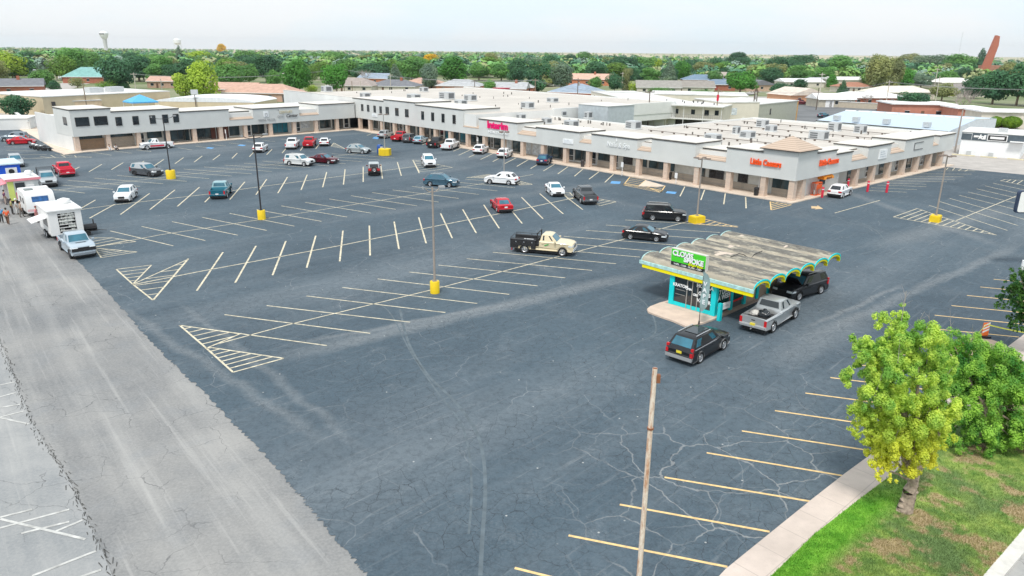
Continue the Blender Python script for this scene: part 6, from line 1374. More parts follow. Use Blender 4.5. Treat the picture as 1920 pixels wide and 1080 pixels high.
house((30,142), 16, 12, GR, LT, 'pale house behind the trees at far left', .2)
house((480,190), 26, 12, PK, (.50,.33,.25), 'tan brick ranch house with pinkish brown roof, behind the left wing', -.12, 'hip', 2.7, 2.2, gar=(.42,2.6,mat('dark_garage',(.08,.08,.08),.6)), nwin=5)
house((430,182), 18, 12, PK, (.52,.36,.28), 'second pinkish roofed house touching the tan brick ranch house', -.12, 'gable', 2.7, 1.8)
house((655,173), 20, 14, (.27,.23,.21), LT, 'house with broad brown grey roof behind twin wooden poles', -.2, 'hip', 2.6, 2.4)
house((733,173), 21, 14, DG, LT, 'low dark grey hip roof with a tan chimney', -.15, 'hip', 2.4, 2.0, chim=True)
house((703,158), 20, 13, BG, OB, 'brick house with blue grey roof below dark trees', -.3, 'gable', 2.8, 2.0)
house((618,138), 26, 15, (.25,.27,.30), LT, 'pale roofed building behind the power poles', -.1, 'gable', 3.2, 1.8)
house((686,127), 24, 14, GR, LT, 'small pale far house behind the pole row', 0, 'hip')
house((787,169), 17, 12, PK, (.50,.31,.23), 'tan brick house with pinkish hip roof and small window', -.3, 'hip', 2.7, 1.9)
house((858,174), 19, 13, GR, OB, 'brick house with light grey hip roof and a white garage', -.2, 'hip', 2.7, 2.0, gar=(.1,6.5))
house((955,180), 13, 11, GR, BR, 'grey roofed brick house with chimney beside the red trailer', -.15, 'gable', 2.7, 1.9, chim=True)
house((1068,190), 17, 15, BG, OB, 'orange brick house with large blue grey hip roof behind the flat roofs', -.5, 'hip', 3.0, 2.3, nwin=2)
house((975,176), 11, 10, GR, BR, 'small brick house with grey roof at the edge of a driveway', -.2, 'hip', 2.6, 1.6)
house((1100,160), 26, 15, (.48,.31,.24), OB, 'salmon coloured house with brick chimney among the conifers', -.2, 'gable', 3, 2.2, chim=True)
house((1235,176), 19, 13, (.24,.23,.21), LT, 'grey brown roofed house left of a clipped hedge', -.1, 'gable', 2.6, 2.2)
house((1292,175), 22, 13, (.23,.21,.19), LT, 'long grey brown roofed house behind the hedges', -.1, 'gable', 2.6, 2.0)
house((1322,160), 24, 14, (.13,.19,.26), BR, 'house with blue roof', -.1, 'hip', 2.7, 2.2)
house((1348,170), 15, 12, (.14,.19,.25), BR, 'red brick garage house with blue grey roof', -.05, 'hip', 2.7, 1.8, gar=(-.2,5,mat('red_garage',(.30,.07,.05),.6)))
house((1358,150), 22, 14, (.33,.28,.25), LT, 'brown roofed house above the blue roofs', 0, 'hip')
house((1428,171), 16, 12, DG, (.50,.36,.26), 'tan gabled house right of the bright round tree', .2, 'front', 2.6, 1.9)
house((1485,150), 22, 14, DG, LT, 'dark roofed white house in the middle right', .1, 'gable', 2.8, 2)
house((1508,164), 22, 13, WH, LT, 'white roofed low house', .1, 'gable', 2.7, 1.3)
house((1545,162), 13, 10, GR, WH, 'small white house with grey roof', .2, 'gable', 2.7, 1.5)
house((1592,165), 20, 10, (.50,.50,.47), LT, 'long two storey pale house with flat roof', .1, 'gable', 4.0, 1.2, nwin=5)
house((1610,174), 16, 12, (.30,.14,.09), LT, 'house with rusty red roof left of the willow', .1, 'hip', 2.5, 1.6)
house((1515,195), 16, 13, (.50,.44,.38), (.60,.33,.20), 'beige gabled house with orange end wall', .35, 'front', 2.9, 2.0, nwin=2)
house((1568,201), 13, 9, WH, (.50,.46,.38), 'pale shed with white garage door behind a wall', .1, 'gable', 2.5, 1.4, gar=(-.2,3.0))
house((1640,198), 26, 13, WH, BR, 'long white roofed house with dark arched porch', .15, 'hip', 2.6, 1.4, nwin=6)
house((1700,186), 26, 13, (.55,.50,.43), LT, 'wide house with pale tan roof right of the willow', .2, 'hip', 2.6, 1.8)
house((1740,152), 30, 14, DG, LT, 'dark roofed long house behind the right trees', .1, 'hip', 2.7, 2.2)
house((1800,166), 24, 14, (.58,.56,.53), LT, 'white L shaped house near the dark roof at right', .2, 'hip', 3, 1.8)
house((1822,182), 20, 12, (.20,.18,.17), LT, 'brown roofed house left of the big dark trees', .1, 'hip', 2.8, 2)
house((1728,222), 17, 12, WH, (.46,.20,.14), 'low brick building with white flat roof and a white sign board', -.12, 'flat', 3.6, 0, nwin=2, name='brick_building', cat='building')
house((1822,230), 8, 10, WH, (.46,.20,.14), 'brick wing with white fascia behind the clipped bushes', -.12, 'flat', 3.4, 0, nwin=1, name='brick_building', cat='building')
house((1895,240), 15, 9, WH, LT, 'white portico building with columns behind the clipped bushes', -.12, 'flat', 3.6, 0, nwin=3, name='portico_building', cat='building')
for i, (px, w_, rf, wl, k_) in enumerate((((560,118),22,GR,LT,'hip'),((845,128),20,PK,OB,'hip'),((1010,124),22,WH,LT,'gable'),((1235,122),24,DG,LT,'hip'),((1465,122),22,GR,LT,'gable'),((1650,124),20,(.3,.3,.33),LT,'hip'),((415,128),22,GR,LT,'gable'),((340,140),16,GR,LT,'hip'),((305,165),13,PK,(.45,.30,.22),'gable'),((250,140),18,GR,WH,'gable'),((195,112),26,WH,LT,'gable'))):
    house(px, w_, 12, rf, wl, ('grey roofed far house left of the power poles','pink roofed far house between dark trees','white roofed far house above the orange brick house','dark roofed far house above the hedges','grey gabled far house in the right tree belt','slate roofed far house behind the willow','grey gabled house behind the lime green trees','small grey roofed house behind the tan building','small brick gable house beside the lime green tree','white house right of the green roofed house','long white shed near the water tower foot')[i], (i*37 % 10)/12-.4, k_)
# tan flat building left
def boxbuilding(name, label, pa, pb, dep, h, m, cat='building', rm_=None, lip=True, group=None):
    A, B = G(*pa), G(*pb); hd = ang(A, B); t = thing(name, label, cat, tuple(A), hd, group, True); W = (B-A).length
    mb = MB(); mb.box(0,0,-.1,W,dep,h); mb.build('wall', m, t)
    mb = MB(); mb.box(-.12,-.12,h+.002,W+.12,dep+.12,h+.2); mb.build('roof', rm_ or M_roofw, t)
    return t, W
M_cream = mat('cream_stucco', (.62,.52,.36), .9, var=.06, scale=.5)
t, W = boxbuilding('warehouse', 'large windowless cream building with flat roof behind the left wing', (86,220), (322,204), 30, 5.0, M_cream)
mb = MB(); mb.box(2,-.4,2.8,2.8,-.005,3.8); mb.build('wall_vent', M_dark, t); 
for x in (16, 22): mb = MB(); mb.box(x,6,5.2,x+4,9,6.6); mb.build('rooftop_unit', M_hvac, t)
boxbuilding('annex_building', 'small cream annex at the left end of the large cream building', (58,213), (85,219), 14, 3.6, mat('peach_stucco', (.66,.50,.34), .9))
boxbuilding('low_wall_building', 'low white walled yard building left of the shopping centre end wall', (55,243), (76,236), 10, 2.3, M_stw)
boxbuilding('garden_wall', 'white perimeter wall by the pavement at left', (28,222), (54,243), .4, 1.6, M_stw, 'wall')
p = G(385,212); t = thing('arched_hall', 'low building with a shallow white arched roof behind the left wing', 'building', tuple(p), -.05, None, True)
mb = MB(); prof = [(-15*math.cos(PI*i/14)*.95, 3.0+1.25*math.sin(PI*i/14)) for i in range(15)]
n = len(prof); mb.add([(x,0,z) for x,z in prof]+[(x,18,z) for x,z in prof], [(i,i+1,n+i+1,n+i) for i in range(n-1)]+[tuple(range(n)), tuple(range(n,2*n))[::-1]]); mb.build('roof', mat('white_membrane', (.78,.80,.82), .6), t)
mb = MB(); mb.box(-14.2,.05,-.1,14.2,17.9,3.0); mb.build('wall', M_cream, t)
p = G(268,222); t = thing('canopy_tent', 'blue pyramid canopy tent peeking over the left wing roof', 'tent', tuple(p), aL, None, True)
mb = MB(); mb.add([(-3.2,-3.2,4.3),(3.2,-3.2,4.3),(3.2,3.2,4.3),(-3.2,3.2,4.3),(0,0,6.0),(-3.2,-3.2,4.0),(3.2,-3.2,4.0),(3.2,3.2,4.0),(-3.2,3.2,4.0)],[(0,1,4),(1,2,4),(2,3,4),(3,0,4),(5,6,1,0),(6,7,2,1),(7,8,3,2),(8,5,0,3)]); mb.build('canopy', mat('blue_canopy', (.10,.42,.72), .6), t)
for x in (-3.1,3.1):
    for y in (-3.1,3.1): mb = MB(); mb.tube((x,y,0),(x,y,4.1),.05); mb.build('leg', M_white, t)
# apartment block behind the centre
M_apt = mat('cream_siding', (.66,.62,.53), .85, var=.06, scale=.6)
A, B = G(1196,240), G(1350,249); hd = ang(A, B); W = (B-A).length
t = thing('apartment_block', 'two storey cream apartment block with balcony and garages behind the flat roofs', 'apartment building', tuple(A), hd, None, True)
mb = MB(); mb.box(0,1.6,2.7,W,14,5.6); mb.box(0,0,-.1,W*.34,14,2.7); mb.box(W*.34,3,-.1,W,14,2.7); mb.build('wall', M_apt, t)
mb = MB(); mb.box(0,0,2.6,W,1.6,2.85); mb.build('balcony_floor', M_tw, t); mb = MB(); mb.box(-.4,-.4,5.6,W+.3,14.2,5.85); mb.build('roof', M_roofw, t)
mb = MB(); mb.box(0,0,3.75,W,.06,3.82)
for i in range(40): x = W*i/39; mb.box(x-.02,.01,2.85,x+.02,.05,3.75)
mb.build('railing', M_galv, t)
for x in (W*.34, W*.55, W*.78, W-.1): mb = MB(); mb.tube((x,.1,0),(x,.1,5.6),.07); mb.build('post', M_tw, t)
for x, a_, m in ((W*.07,2.4,M_white),(W*.2,2.4,M_white)): mb = MB(); mb.box(x,-.05,0,x+a_,-.003,2.2); mb.build('garage_door', m, t)
for i, (x, w2, z0, z1) in enumerate(((.15,.9,2.9,5.0),(.3,1.0,3.6,4.8),(.42,.9,3.6,4.8),(.62,.9,3.7,4.8),(.78,1.0,3.5,4.8),(.9,.9,3.7,4.8))): mb = MB(); mb.box(W*x,1.55,z0,W*x+w2,1.597,z1); mb.build('door' if i == 0 else 'window', M_glass, t)
for (x, y, q) in ((.05,1.1,0),(.25,1.1,0)): mb = MB(); mb.box(W*x,.9,2.86,W*x+1.0,1.3,3.3); mb.build('patio_clutter', M_dark, t)
mb = MB(); mb.box(W*.4,3-.04,.1,W*.97,2.997,2.3); mb.build('carport_shade', M_dark, t)
rr = random.Random(9); mb = MB()
for i in range(14): x = rr.uniform(1,W-1); y = rr.uniform(3,12); mb.tube((x,y,5.85),(x,y,6.3),.12)
mb.build('roof_vents', M_dark, t)
t, W = boxbuilding('apartment_wing', 'cream apartment wing with small dark windows left of the balcony block', (1107,204), (1197,234), 14, 5.4, M_apt)
for x in (.08,.28,.62,.82): mb = MB(); mb.box(W*x,-.05,3.3,W*x+1.0,-.003,4.5); mb.build('window', M_glass, t)
mb = MB(); mb.box(W*.82,-.05,.8,W*.82+1.1,-.003,1.9); mb.build('window', M_glass, t)
t, W = boxbuilding('apartment_wing', 'cream apartment wing with one white window right of the balcony block', (1351,243), (1419,242), 15, 6.2, M_apt)
mb = MB(); mb.box(W*.25,-.05,3.4,W*.25+1.4,-.003,5.0); mb.build('window', M_blind, t); 
for x in (.1,.55): mb = MB(); mb.box(W*x,-.3,2.2,W*x+.7,-.003,2.7); mb.build('window_cooler', M_hvac, t)
t, W = boxbuilding('hall', 'blank grey green wall building with an orange edge, right of the twin power poles', (1419,241), (1492,230), 16, 5.6, mat('grey_green_stucco', (.42,.43,.37), .9))
mb = MB(); mb.box(W-.5,-.06,0,W+.06,.5,5.6); mb.build('corner_trim', mat('orange_trim', (.62,.35,.12), .8), t); mb = MB(); mb.box(W*.27,-.05,3,W*.27+.7,-.003,4.4); mb.build('window', M_glass, t)
boxbuilding('apartment_building', 'flat white roofed block behind the balcony apartments', (1215,203), (1400,208), 22, 4.4, M_apt, rm_=M_roofw)
# metal roofed building
Z0 = 3.4; q = [G(1530,226,Z0), G(1778,247,Z0), G(1830,224,Z0+1.0), G(1583,208,Z0+1.0)]
t = thing('metal_roof_building', 'long low building with a pale blue metal roof behind the right front', 'building', (q[0].x,q[0].y,0))
s = NT('pale_blue_metal'); w_ = s.n('ShaderNodeTexWave', wave_type='BANDS', bands_direction='X'); w_.inputs['Scale'].default_value = 1.2
mv = s.n('ShaderNodeMapping'); mv.inputs['Rotation'].default_value = (0,0,-ang(q[0],q[1])); s.link(s.co, mv.inputs[0]); s.link(mv.outputs[0], w_.inputs['Vector'])
M_met = s.done(s.mix(s.mr(w_.outputs['Fac'],.0,.25), (.40,.50,.60), (.52,.62,.72)), .45)
mb = MB(); mb.add([q[0], q[1], q[2], q[3]]+[p_-Vector((0,0,.12)) for p_ in q], [(0,1,2,3),(4,5,1,0),(5,6,2,1),(6,7,3,2),(7,4,0,3),(7,6,5,4)]); mb.build('roof', M_met, t)
bk = [p_.lerp((q[2]+q[3])/2, 0) for p_ in q]; off = (q[3]-q[0]); off.z = 0
far = [q[3]+off*1.0-Vector((0,0,1.0)), q[2]+(q[2]-q[1])*1.0-Vector((0,0,2.0))]
mb = MB(); mb.add([q[3]-Vector((0,0,.01)), q[2]-Vector((0,0,.01)), far[1], far[0]], [(0,1,2,3)]); mb.build('rear_roof', M_met, t)
mb = MB(); dn = lambda p_, z: Vector((p_.x, p_.y, z)); e_ = .13
mb.add([dn(q[0],0), dn(q[1],0), q[1]-Vector((0,0,e_)), q[0]-Vector((0,0,e_))], [(0,1,2,3)]); mb.add([dn(q[1],0), dn(q[2],0), q[2]-Vector((0,0,e_)), q[1]-Vector((0,0,e_))], [(0,1,2,3)]); mb.add([dn(q[2],0), dn(far[1],0), far[1]-Vector((0,0,e_)), q[2]-Vector((0,0,e_))], [(0,1,2,3)])
mb.add([dn(q[0],0), dn(q[3],0), q[3]-Vector((0,0,e_)), q[0]-Vector((0,0,e_))], [(3,2,1,0)]); mb.build('wall', mat('pale_blue_wall', (.62,.67,.70), .8), t)
mb = MB(); d = q[2]-q[3]
for i in range(9): a = q[3]+d*(i+.1)/9; b = q[3]+d*(i+.9)/9; mb.tube(a+Vector((0,0,.1)), b+Vector((0,0,.1)), .22, n=6)
mb.build('ridge_vent', M_white, t)
for px in ((1569,223),(1605,226),(1662,230),(1738,236)):
    c_ = G(*px, Z0+.5); mb = MB(); mb.box(-.6,-.6,-.2,.6,.6,.75,0,frame(c_, ang(q[0],q[1]))); mb.build('roof_unit', M_hvac, t)
mb = MB(); mb.tube(q[0], q[1], .1, n=6); mb.build('gutter', M_dark, t)
# black banded white shop at the right
A, B = G(1797,289.5), G(1911,298.5); hd = ang(A, B); W = (B-A).length
t = thing('white_shop', 'white shop box with dark grey fascia band and framed sign at the right edge', 'shop', tuple(A), hd, None, True)
mb = MB(); mb.box(0,0,-.1,W,11,2.75); mb.build('wall', mat('bright_white_stucco', (.80,.81,.82), .8, var=.02), t); mb = MB(); mb.box(-.05,-.1,2.752,W+.1,11.1,4.1); mb.build('fascia', mat('slate_fascia', (.075,.10,.12), .7, var=.15, scale=2), t)
mb = MB(); mb.box(-.15,-.15,4.102,W+.2,11.2,4.22); mb.build('roof', M_roofw, t)
mb = MB(); mb.box(W*.42,-.16,2.85,W*.75,-.103,3.95); fr_ = mb.build('sign_frame', M_white, t); mb = MB(); mb.box(W*.435,-.18,2.97,W*.735,-.161,3.83); pl = mb.build('sign_panel', M_black, fr_) ; mb = MB(); mb.box(W*.47,-.2,3.2,W*.7,-.181,3.6); mb.build('sign_text_band', M_white, fr_)
mb = MB(); mb.box(W*.2,-.16,3.3,W*.27,-.103,3.65); 
st = []
for i in range(10): a = PI*i/5; r_ = .55 if i % 2 == 0 else .25; st.append((W*.31+r_*math.sin(a), 3.42+r_*math.cos(a)))
panel_xz(mb, st, -.2, -.15); mb.add([(W*.335,-.16,3.0),(W*.4,-.16,3.0),(W*.4,-.16,3.8),(W*.37,-.16,3.8)],[(0,1,2,3)]); mb.build('star_emblem', M_white, t)
mb = MB(); mb.box(W*.01,-.14,3.9,W*.17,-.103,3.97); mb.box(W*.165,-.14,2.8,W*.17,-.103,3.9); mb.build('neon_outline', M_wl, t)
for x in (.13,.5): mb = MB(); mb.box(W*x,-.4,.1,W*x+.7,-.01,.8); mb.build('wall_unit', M_hvac, t)
mb = MB(); mb.box(W*.55,3,4.22,W*.55+1.4,4.2,4.9); mb.build('rooftop_unit', M_hvac, t)
mb = MB(); mb.box(W*.8,-1.1,2.9,W+.3,-.11,3.05); mb.build('side_canopy', M_white, t)
for (x0, x1, lb_) in ((-.9,2.8,'faded yellow kerb stone left of two others before the white shop'),(3.6,6.2,'faded yellow kerb stone in the middle before the white shop'),(7.7,10.2,'faded yellow kerb stone nearest the right edge before the white shop')):
    F_ = frame(A, hd); c_ = F_ @ Vector(((x0+x1)/2,-1.1,0)); t2 = thing('kerb_stone', lb_, 'kerb stone', tuple(c_), hd, 'yellow kerb stones', True); mb = MB(); l2 = (x1-x0)/2; mb.prism([(-l2,-.15),(l2,-.15),(l2-.05,.15),(-l2+.05,.15)],0,.16); mb.build('block', mat('faded_yellow', (.66,.60,.40), .8, var=.15), t2)
# grey yard walls by the far car park
boxbuilding('yard_wall', 'long beige yard wall along the rear car park', (1532,199), (1665,206), .5, 1.8, mat('beige_wall', (.50,.44,.35), .9), 'wall')
boxbuilding('red_trailer', 'red box trailer parked beside the grey roofed brick house', (924,180), (944,181), 6, 3.0, mat('red_trailer', (.50,.01,.06), .5), 'trailer', rm_=mat('red_trailer_roof', (.52,.05,.08), .5))
# towers
def water_tower(px, ytop, ybase, D, r, label, kind):
    b = at_depth(px, ybase, D); zt = at_depth(px, ytop, D).z; t = thing('water_tower', label, 'water tower', (b.x, b.y, 0), 0, None, True)
    m = mat('tower_white', (.70,.73,.74), .6); mg = mat('tower_shaft', (.50,.52,.52), .7)
    if kind == 'bulb':
        mb = MB(); mb.lathe([(.001,zt),(r*.6,zt-r*.15),(r,zt-r*.55),(r,zt-r*.95),(r*.75,zt-r*1.5),(r*.5,zt-r*1.9)], 20); mb.build('tank', m, t, 40)
        mb = MB(); mb.lathe([(r*.5,zt-r*1.9),(r*.42,zt-r*3),(r*.42,3),(r*.6,0)], 16); mb.build('shaft', mg, t, 40)
        mb = MB(); mb.box(-r*.6,-r*1.01,zt-r*.85,r*.5,-r*.9,zt-r*.65); mb.build('lettering_band', M_dark, t)
    else:
        mb = MB(); mb.lathe([(.001,zt),(r*.7,zt-r*.2),(r,zt-r*.5),(r,zt-r*1.3),(r*.6,zt-r*1.7),(.001,zt-r*1.8)], 20); mb.build('tank', m, t, 40)
        for i in range(6): a = PI*i/3; mb = MB(); mb.tube((r*.9*math.cos(a), r*.9*math.sin(a), zt-r*1.2), (r*1.2*math.cos(a), r*1.2*math.sin(a), 0), .5); mb.build('leg', m, t)
water_tower(199, 57.5, 92, 1800, 9.8, 'white bulb shaped water tower on a thick shaft above the left horizon', 'bulb')
water_tower(334, 71.5, 92, 2600, 12, 'small distant white water tower right of the larger one', 'legs')
b = at_depth(1850, 135, 520); zt = at_depth(1857, 66, 520).z; t = thing('brick_tower', 'tall slender red brick slab tower with slanted sides above the right trees', 'tower', (b.x, b.y, 0), 0, None, True)
k = 520/FPX; zb_ = at_depth(1849, 134, 520).z
mb = MB(); x0, x1, x2, x3, xm = [(v_-1850)*k for v_ in (1839,1852,1861,1855.5,1862)]
pr = [(x0,0),(x1,0),(xm,zb_+(zt-zb_)*.72),(x2,zt-.6),(x3,zt)]; pr = [(x0-1,0),(x1-.5,0),(xm,zb_+(zt-zb_)*.72),(x2,zt-.6),(x3,zt)]
panel_xz(mb, pr, 0, 2.6); mb.build('shaft', brick('tower_brick', (.50,.16,.10), (.44,.14,.09), (.4,.25,.2), 1, .6, .3), t)
mb = MB(); mb.box(x1,.5,0,x1+9,12,zb_+4); mb.build('church_wall', mat('house_wall', (.40,.20,.14), .85, var=.1, scale=1), t)
b = at_depth(1798, 100, 2200); t = thing('radio_mast', 'thin pale radio mast standing on the right horizon', 'mast', (b.x,b.y,0), 0, None, True); zt = at_depth(1800, 60, 2200).z
mb = MB(); 
for i in range(3): a = 2*PI*i/3; mb.tube((1.2*math.cos(a),1.2*math.sin(a),0),(.8*math.cos(a),.8*math.sin(a),zt),.16,n=4)
mb.build('lattice', mat('mast_grey', (.5,.52,.54), .6), t)
# ------------------------------------------------------------------ utility poles and wires
def upole(x, yb, yt, label, m=M_wood, arm=True, tr=False, red=False, rr_=.16):
    p = G(x, yb); h = max(5, hz(p, x, yt)); t = thing('utility_pole', label, 'utility pole', tuple(p), .3, 'utility poles', True)
    mb = MB(); mb.tube((0,0,0),(0,0,h),rr_,rr_*.75,7); mb.build('pole', m, t)
    if arm: mb = MB(); mb.box(-1.2,-.08,h-.75,1.2,.08,h-.6); [mb.tube((x_,0,h-.6),(x_,0,h-.35),.05,n=5) for x_ in (-1.1,-.4,.4,1.1)]; mb.build('crossarm', m, t)
    if tr: mb = MB(); mb.tube((.4,0,h-2.4),(.4,0,h-1.3),.28,n=10); mb.build('transformer', M_galv, t)
    if red: mb = MB(); mb.lathe([(rr_+.12,h*.72),(rr_+.12,h*.86)],8); mb.build('red_sleeve', M_red, t)
    return Vector((p.x, p.y, h-.6))
M_pw = mat('pale_pole', (.52,.48,.42), .9); M_pd = mat('dark_pole_wood', (.13,.10,.08), .9)
up_ = {}
for k_, a in {'a':(165,215,160,'wooden pole rising from the cream building wall',M_wood,False),'b':(255,170,136,'pale pole with transformer by the trees, left of the lime trees',M_pw,True,True),'c':(305,178,148,'short street light pole beside the lime trees',M_galv,False),
  'd':(594,131,106,'thin far pole left of the pole row',M_pw),'e':(611,166,132,'pale pole left of the twin tan poles',M_pw),'f':(642,175,127,'left one of the twin tall tan poles',mat('tan_pole',(.50,.38,.26),.9)),'g':(646,175,129,'right one of the twin tall tan poles',mat('tan_pole',(.50,.38,.26),.9)),
  'h':(649,132,108,'far pole behind the twin tan poles',M_pw),'i':(733,173,138,'grey pole before the blue green conifer',M_pw),'j':(661,176,152,'short pole cluster left, by the brown grey roof',M_wood,False),'k':(677,175,155,'short pole at the corner of the dark roof',M_pw,False),
  'l':(890,182,150,'thin pole right of the grey hip roofed brick house',M_pd),'m':(951,138,117,'pale far pole in the middle tree belt',M_pw),'n':(887,138,112,'far pole above the grey hip roof',M_pw),'o':(1003,190,147,'brown pole with crossarm left of the orange brick house',M_wood),
  'p':(1082,201,146,'dark pole in front of the orange brick house',M_pd,True,True),'q':(1214,243,167,'tall dark pole before the balcony apartments',M_pd),'r':(1340,246,166,'brown pole with a red sleeve at the right end of the balcony',M_wood,True,False,True),'s':(1408,241,167,'left one of the twin dark poles by the grey green wall',M_pd,True,True),
  't':(1413,241,168,'right one of the twin dark poles by the grey green wall',M_pd,False),'u':(1166,172,135,'pale pole behind the pale tree',M_pw),'v':(1349,143,121,'far pole with box above the blue roofs',M_pw,True,True),'w':(1534,197,136,'pale tall pole behind the orange end wall',M_pw),'x':(1659,208,150,'pole before the long white roofed house',M_pw),
  'y':(1748,186,127,'left one of the pair of pale poles at right',M_pw),'z':(1754,190,142,'right shorter one of the pair of pale poles',M_pw,False),'A':(1790,286,206,'large pole at the end of the right front near the white shop',mat('grey_wood',(.34,.30,.27),.9),False),'B':(1515,138,117,'far pole in the right tree belt',M_pw),'C':(1595,143,112,'tall far pole among the right trees',M_pw),
  'D':(1530,206,165,'dark leaning pole beside the pale tall pole',M_pd,False),'E':(1858,140,117,'far pole beside the brick tower',M_pw)}.items(): up_[k_] = upole(*a)
def wire(name, a, b, n_=3, sag=1.0, sp=.5, label='', r_=.02):
    mb = MB()
    for j in range(n_):
        o = Vector(((j-(n_-1)/2)*sp, 0, (j % 2)*.12)); pr = None
        for i in range(13):
            q_ = a.lerp(b, i/12)+o-Vector((0,0,sag*4*(i/12)*(1-i/12)))
            if pr is not None: mb.tube(pr, q_, r_, n=4, cap=False)
            pr = q_
    o = mb.build(name, mat('wire_grey', (.30,.31,.32), .6)); tag(o, label, 'wires', 'overhead wires')
wire('power_line', up_['b'], up_['f'], 3, 2.2, 1.6, 'overhead wires from the pale transformer pole to the twin tan poles', .035)
wire('power_line', up_['f'], up_['o'], 3, 2.0, 1.2, 'overhead wires from the twin tan poles to the brown crossarm pole', .03)
wire('power_line', up_['o'], up_['q'], 2, 1.5, 1.0, 'overhead wires from the brown crossarm pole to the tall dark pole', .025)
wire('power_line', up_['q'], up_['r'], 2, .8, 1.0, 'overhead wires in front of the balcony apartments', .02)
wire('power_line', up_['r'], up_['s'], 2, .6, 1.0, 'overhead wires between the red sleeved pole and twin dark poles', .02)
wire('power_line', up_['x'], G(2050,215)+Vector((0,0,8)), 3, 1.2, 1.0, 'overhead wires crossing the big dark trees at the right', .03)
wire('power_line', up_['s'], up_['x'], 2, 1.5, 1.0, 'overhead wires over the rear car park', .02)
p = G(369,212); h = hz(p, 369, 168); t = thing('floodlight_mast', 'mast with a square floodlight array behind the left wing', 'floodlight', tuple(p), .2, None, True)
mb = MB(); mb.tube((0,0,0),(0,0,h),.12); mb.build('pole', M_pd, t); mb = MB(); mb.box(-.9,-.3,h-1.3,.9,.3,h); mb.build('lamp_array', mat('array_grey', (.62,.64,.66), .4), t)
# ================================================================== trees
def leaf_mat(name, obj=True, cols=None):
    s = NT(name); n1 = s.noise(.9 if obj else 1.1, 3, .6); n2 = s.noise(6, 3, .6)
    if obj:
        oi = s.n('ShaderNodeObjectInfo'); base = oi.outputs['Color']
        c = s.mix(s.mr(n1, .35, .65), s.mix(1.0, base, (.62,.68,.75), 'MULTIPLY'), s.mix(1.0, base, (1.35,1.25,.95), 'MULTIPLY'))
    else:
        c = s.mix(s.mr(n1, .38, .64), cols[0], cols[1])
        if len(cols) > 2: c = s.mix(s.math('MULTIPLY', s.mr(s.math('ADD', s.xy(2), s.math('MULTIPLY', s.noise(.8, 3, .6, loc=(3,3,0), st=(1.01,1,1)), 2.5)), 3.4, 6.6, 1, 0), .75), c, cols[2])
    c = s.mix(s.math('MULTIPLY', s.mr(n2, .4, .7), .35), c, s.mix(1.0, c, (1.5,1.4,1.1), 'MULTIPLY'))
    m = s.done(c, .6, spec=.25); tr = s.n('ShaderNodeBsdfTranslucent'); s.link(c, tr.inputs[0]); ms = s.n('ShaderNodeMixShader'); ms.inputs[0].default_value = .38
    out = s.t.nodes['Material Output']; s.link(s.b.outputs[0], ms.inputs[1]); s.link(tr.outputs[0], ms.inputs[2]); s.link(ms.outputs[0], out.inputs[0]); return m
M_leaf = leaf_mat('town_leaves')
def leaf_cloud(blobs, n, s0, s1, rr, surf=.75, up=.35):
    """blobs: (cx,cy,cz,rx,ry,rz). leaves spread through the outer part of each blob"""
    V, F = [], []; w_ = [b[3]*b[4]*b[5] for b in blobs]; tot = sum(w_)
    for b, wb in zip(blobs, w_):
        for _ in range(max(8, int(n*wb/tot))):
            d = Vector((rr.gauss(0,1), rr.gauss(0,1), rr.gauss(0,1))).normalized(); k = surf+(1-surf)*rr.random()**.6 if rr.random() < .85 else rr.random()
            c = Vector((b[0]+d.x*b[3]*k, b[1]+d.y*b[4]*k, b[2]+d.z*b[5]*k)); nn = (d+Vector((rr.uniform(-.7,.7), rr.uniform(-.7,.7), rr.uniform(-.4,.7)+up))).normalized()
            a = nn.orthogonal().normalized(); a = Matrix.Rotation(rr.uniform(0,6.3), 3, nn) @ a; bb = nn.cross(a); s_ = rr.uniform(s0, s1); o = len(V)
            V += [tuple(c+a*s_), tuple(c+bb*s_*.7), tuple(c-a*s_), tuple(c-bb*s_*.7)]; F.append((o,o+1,o+2,o+3))
    return V, F
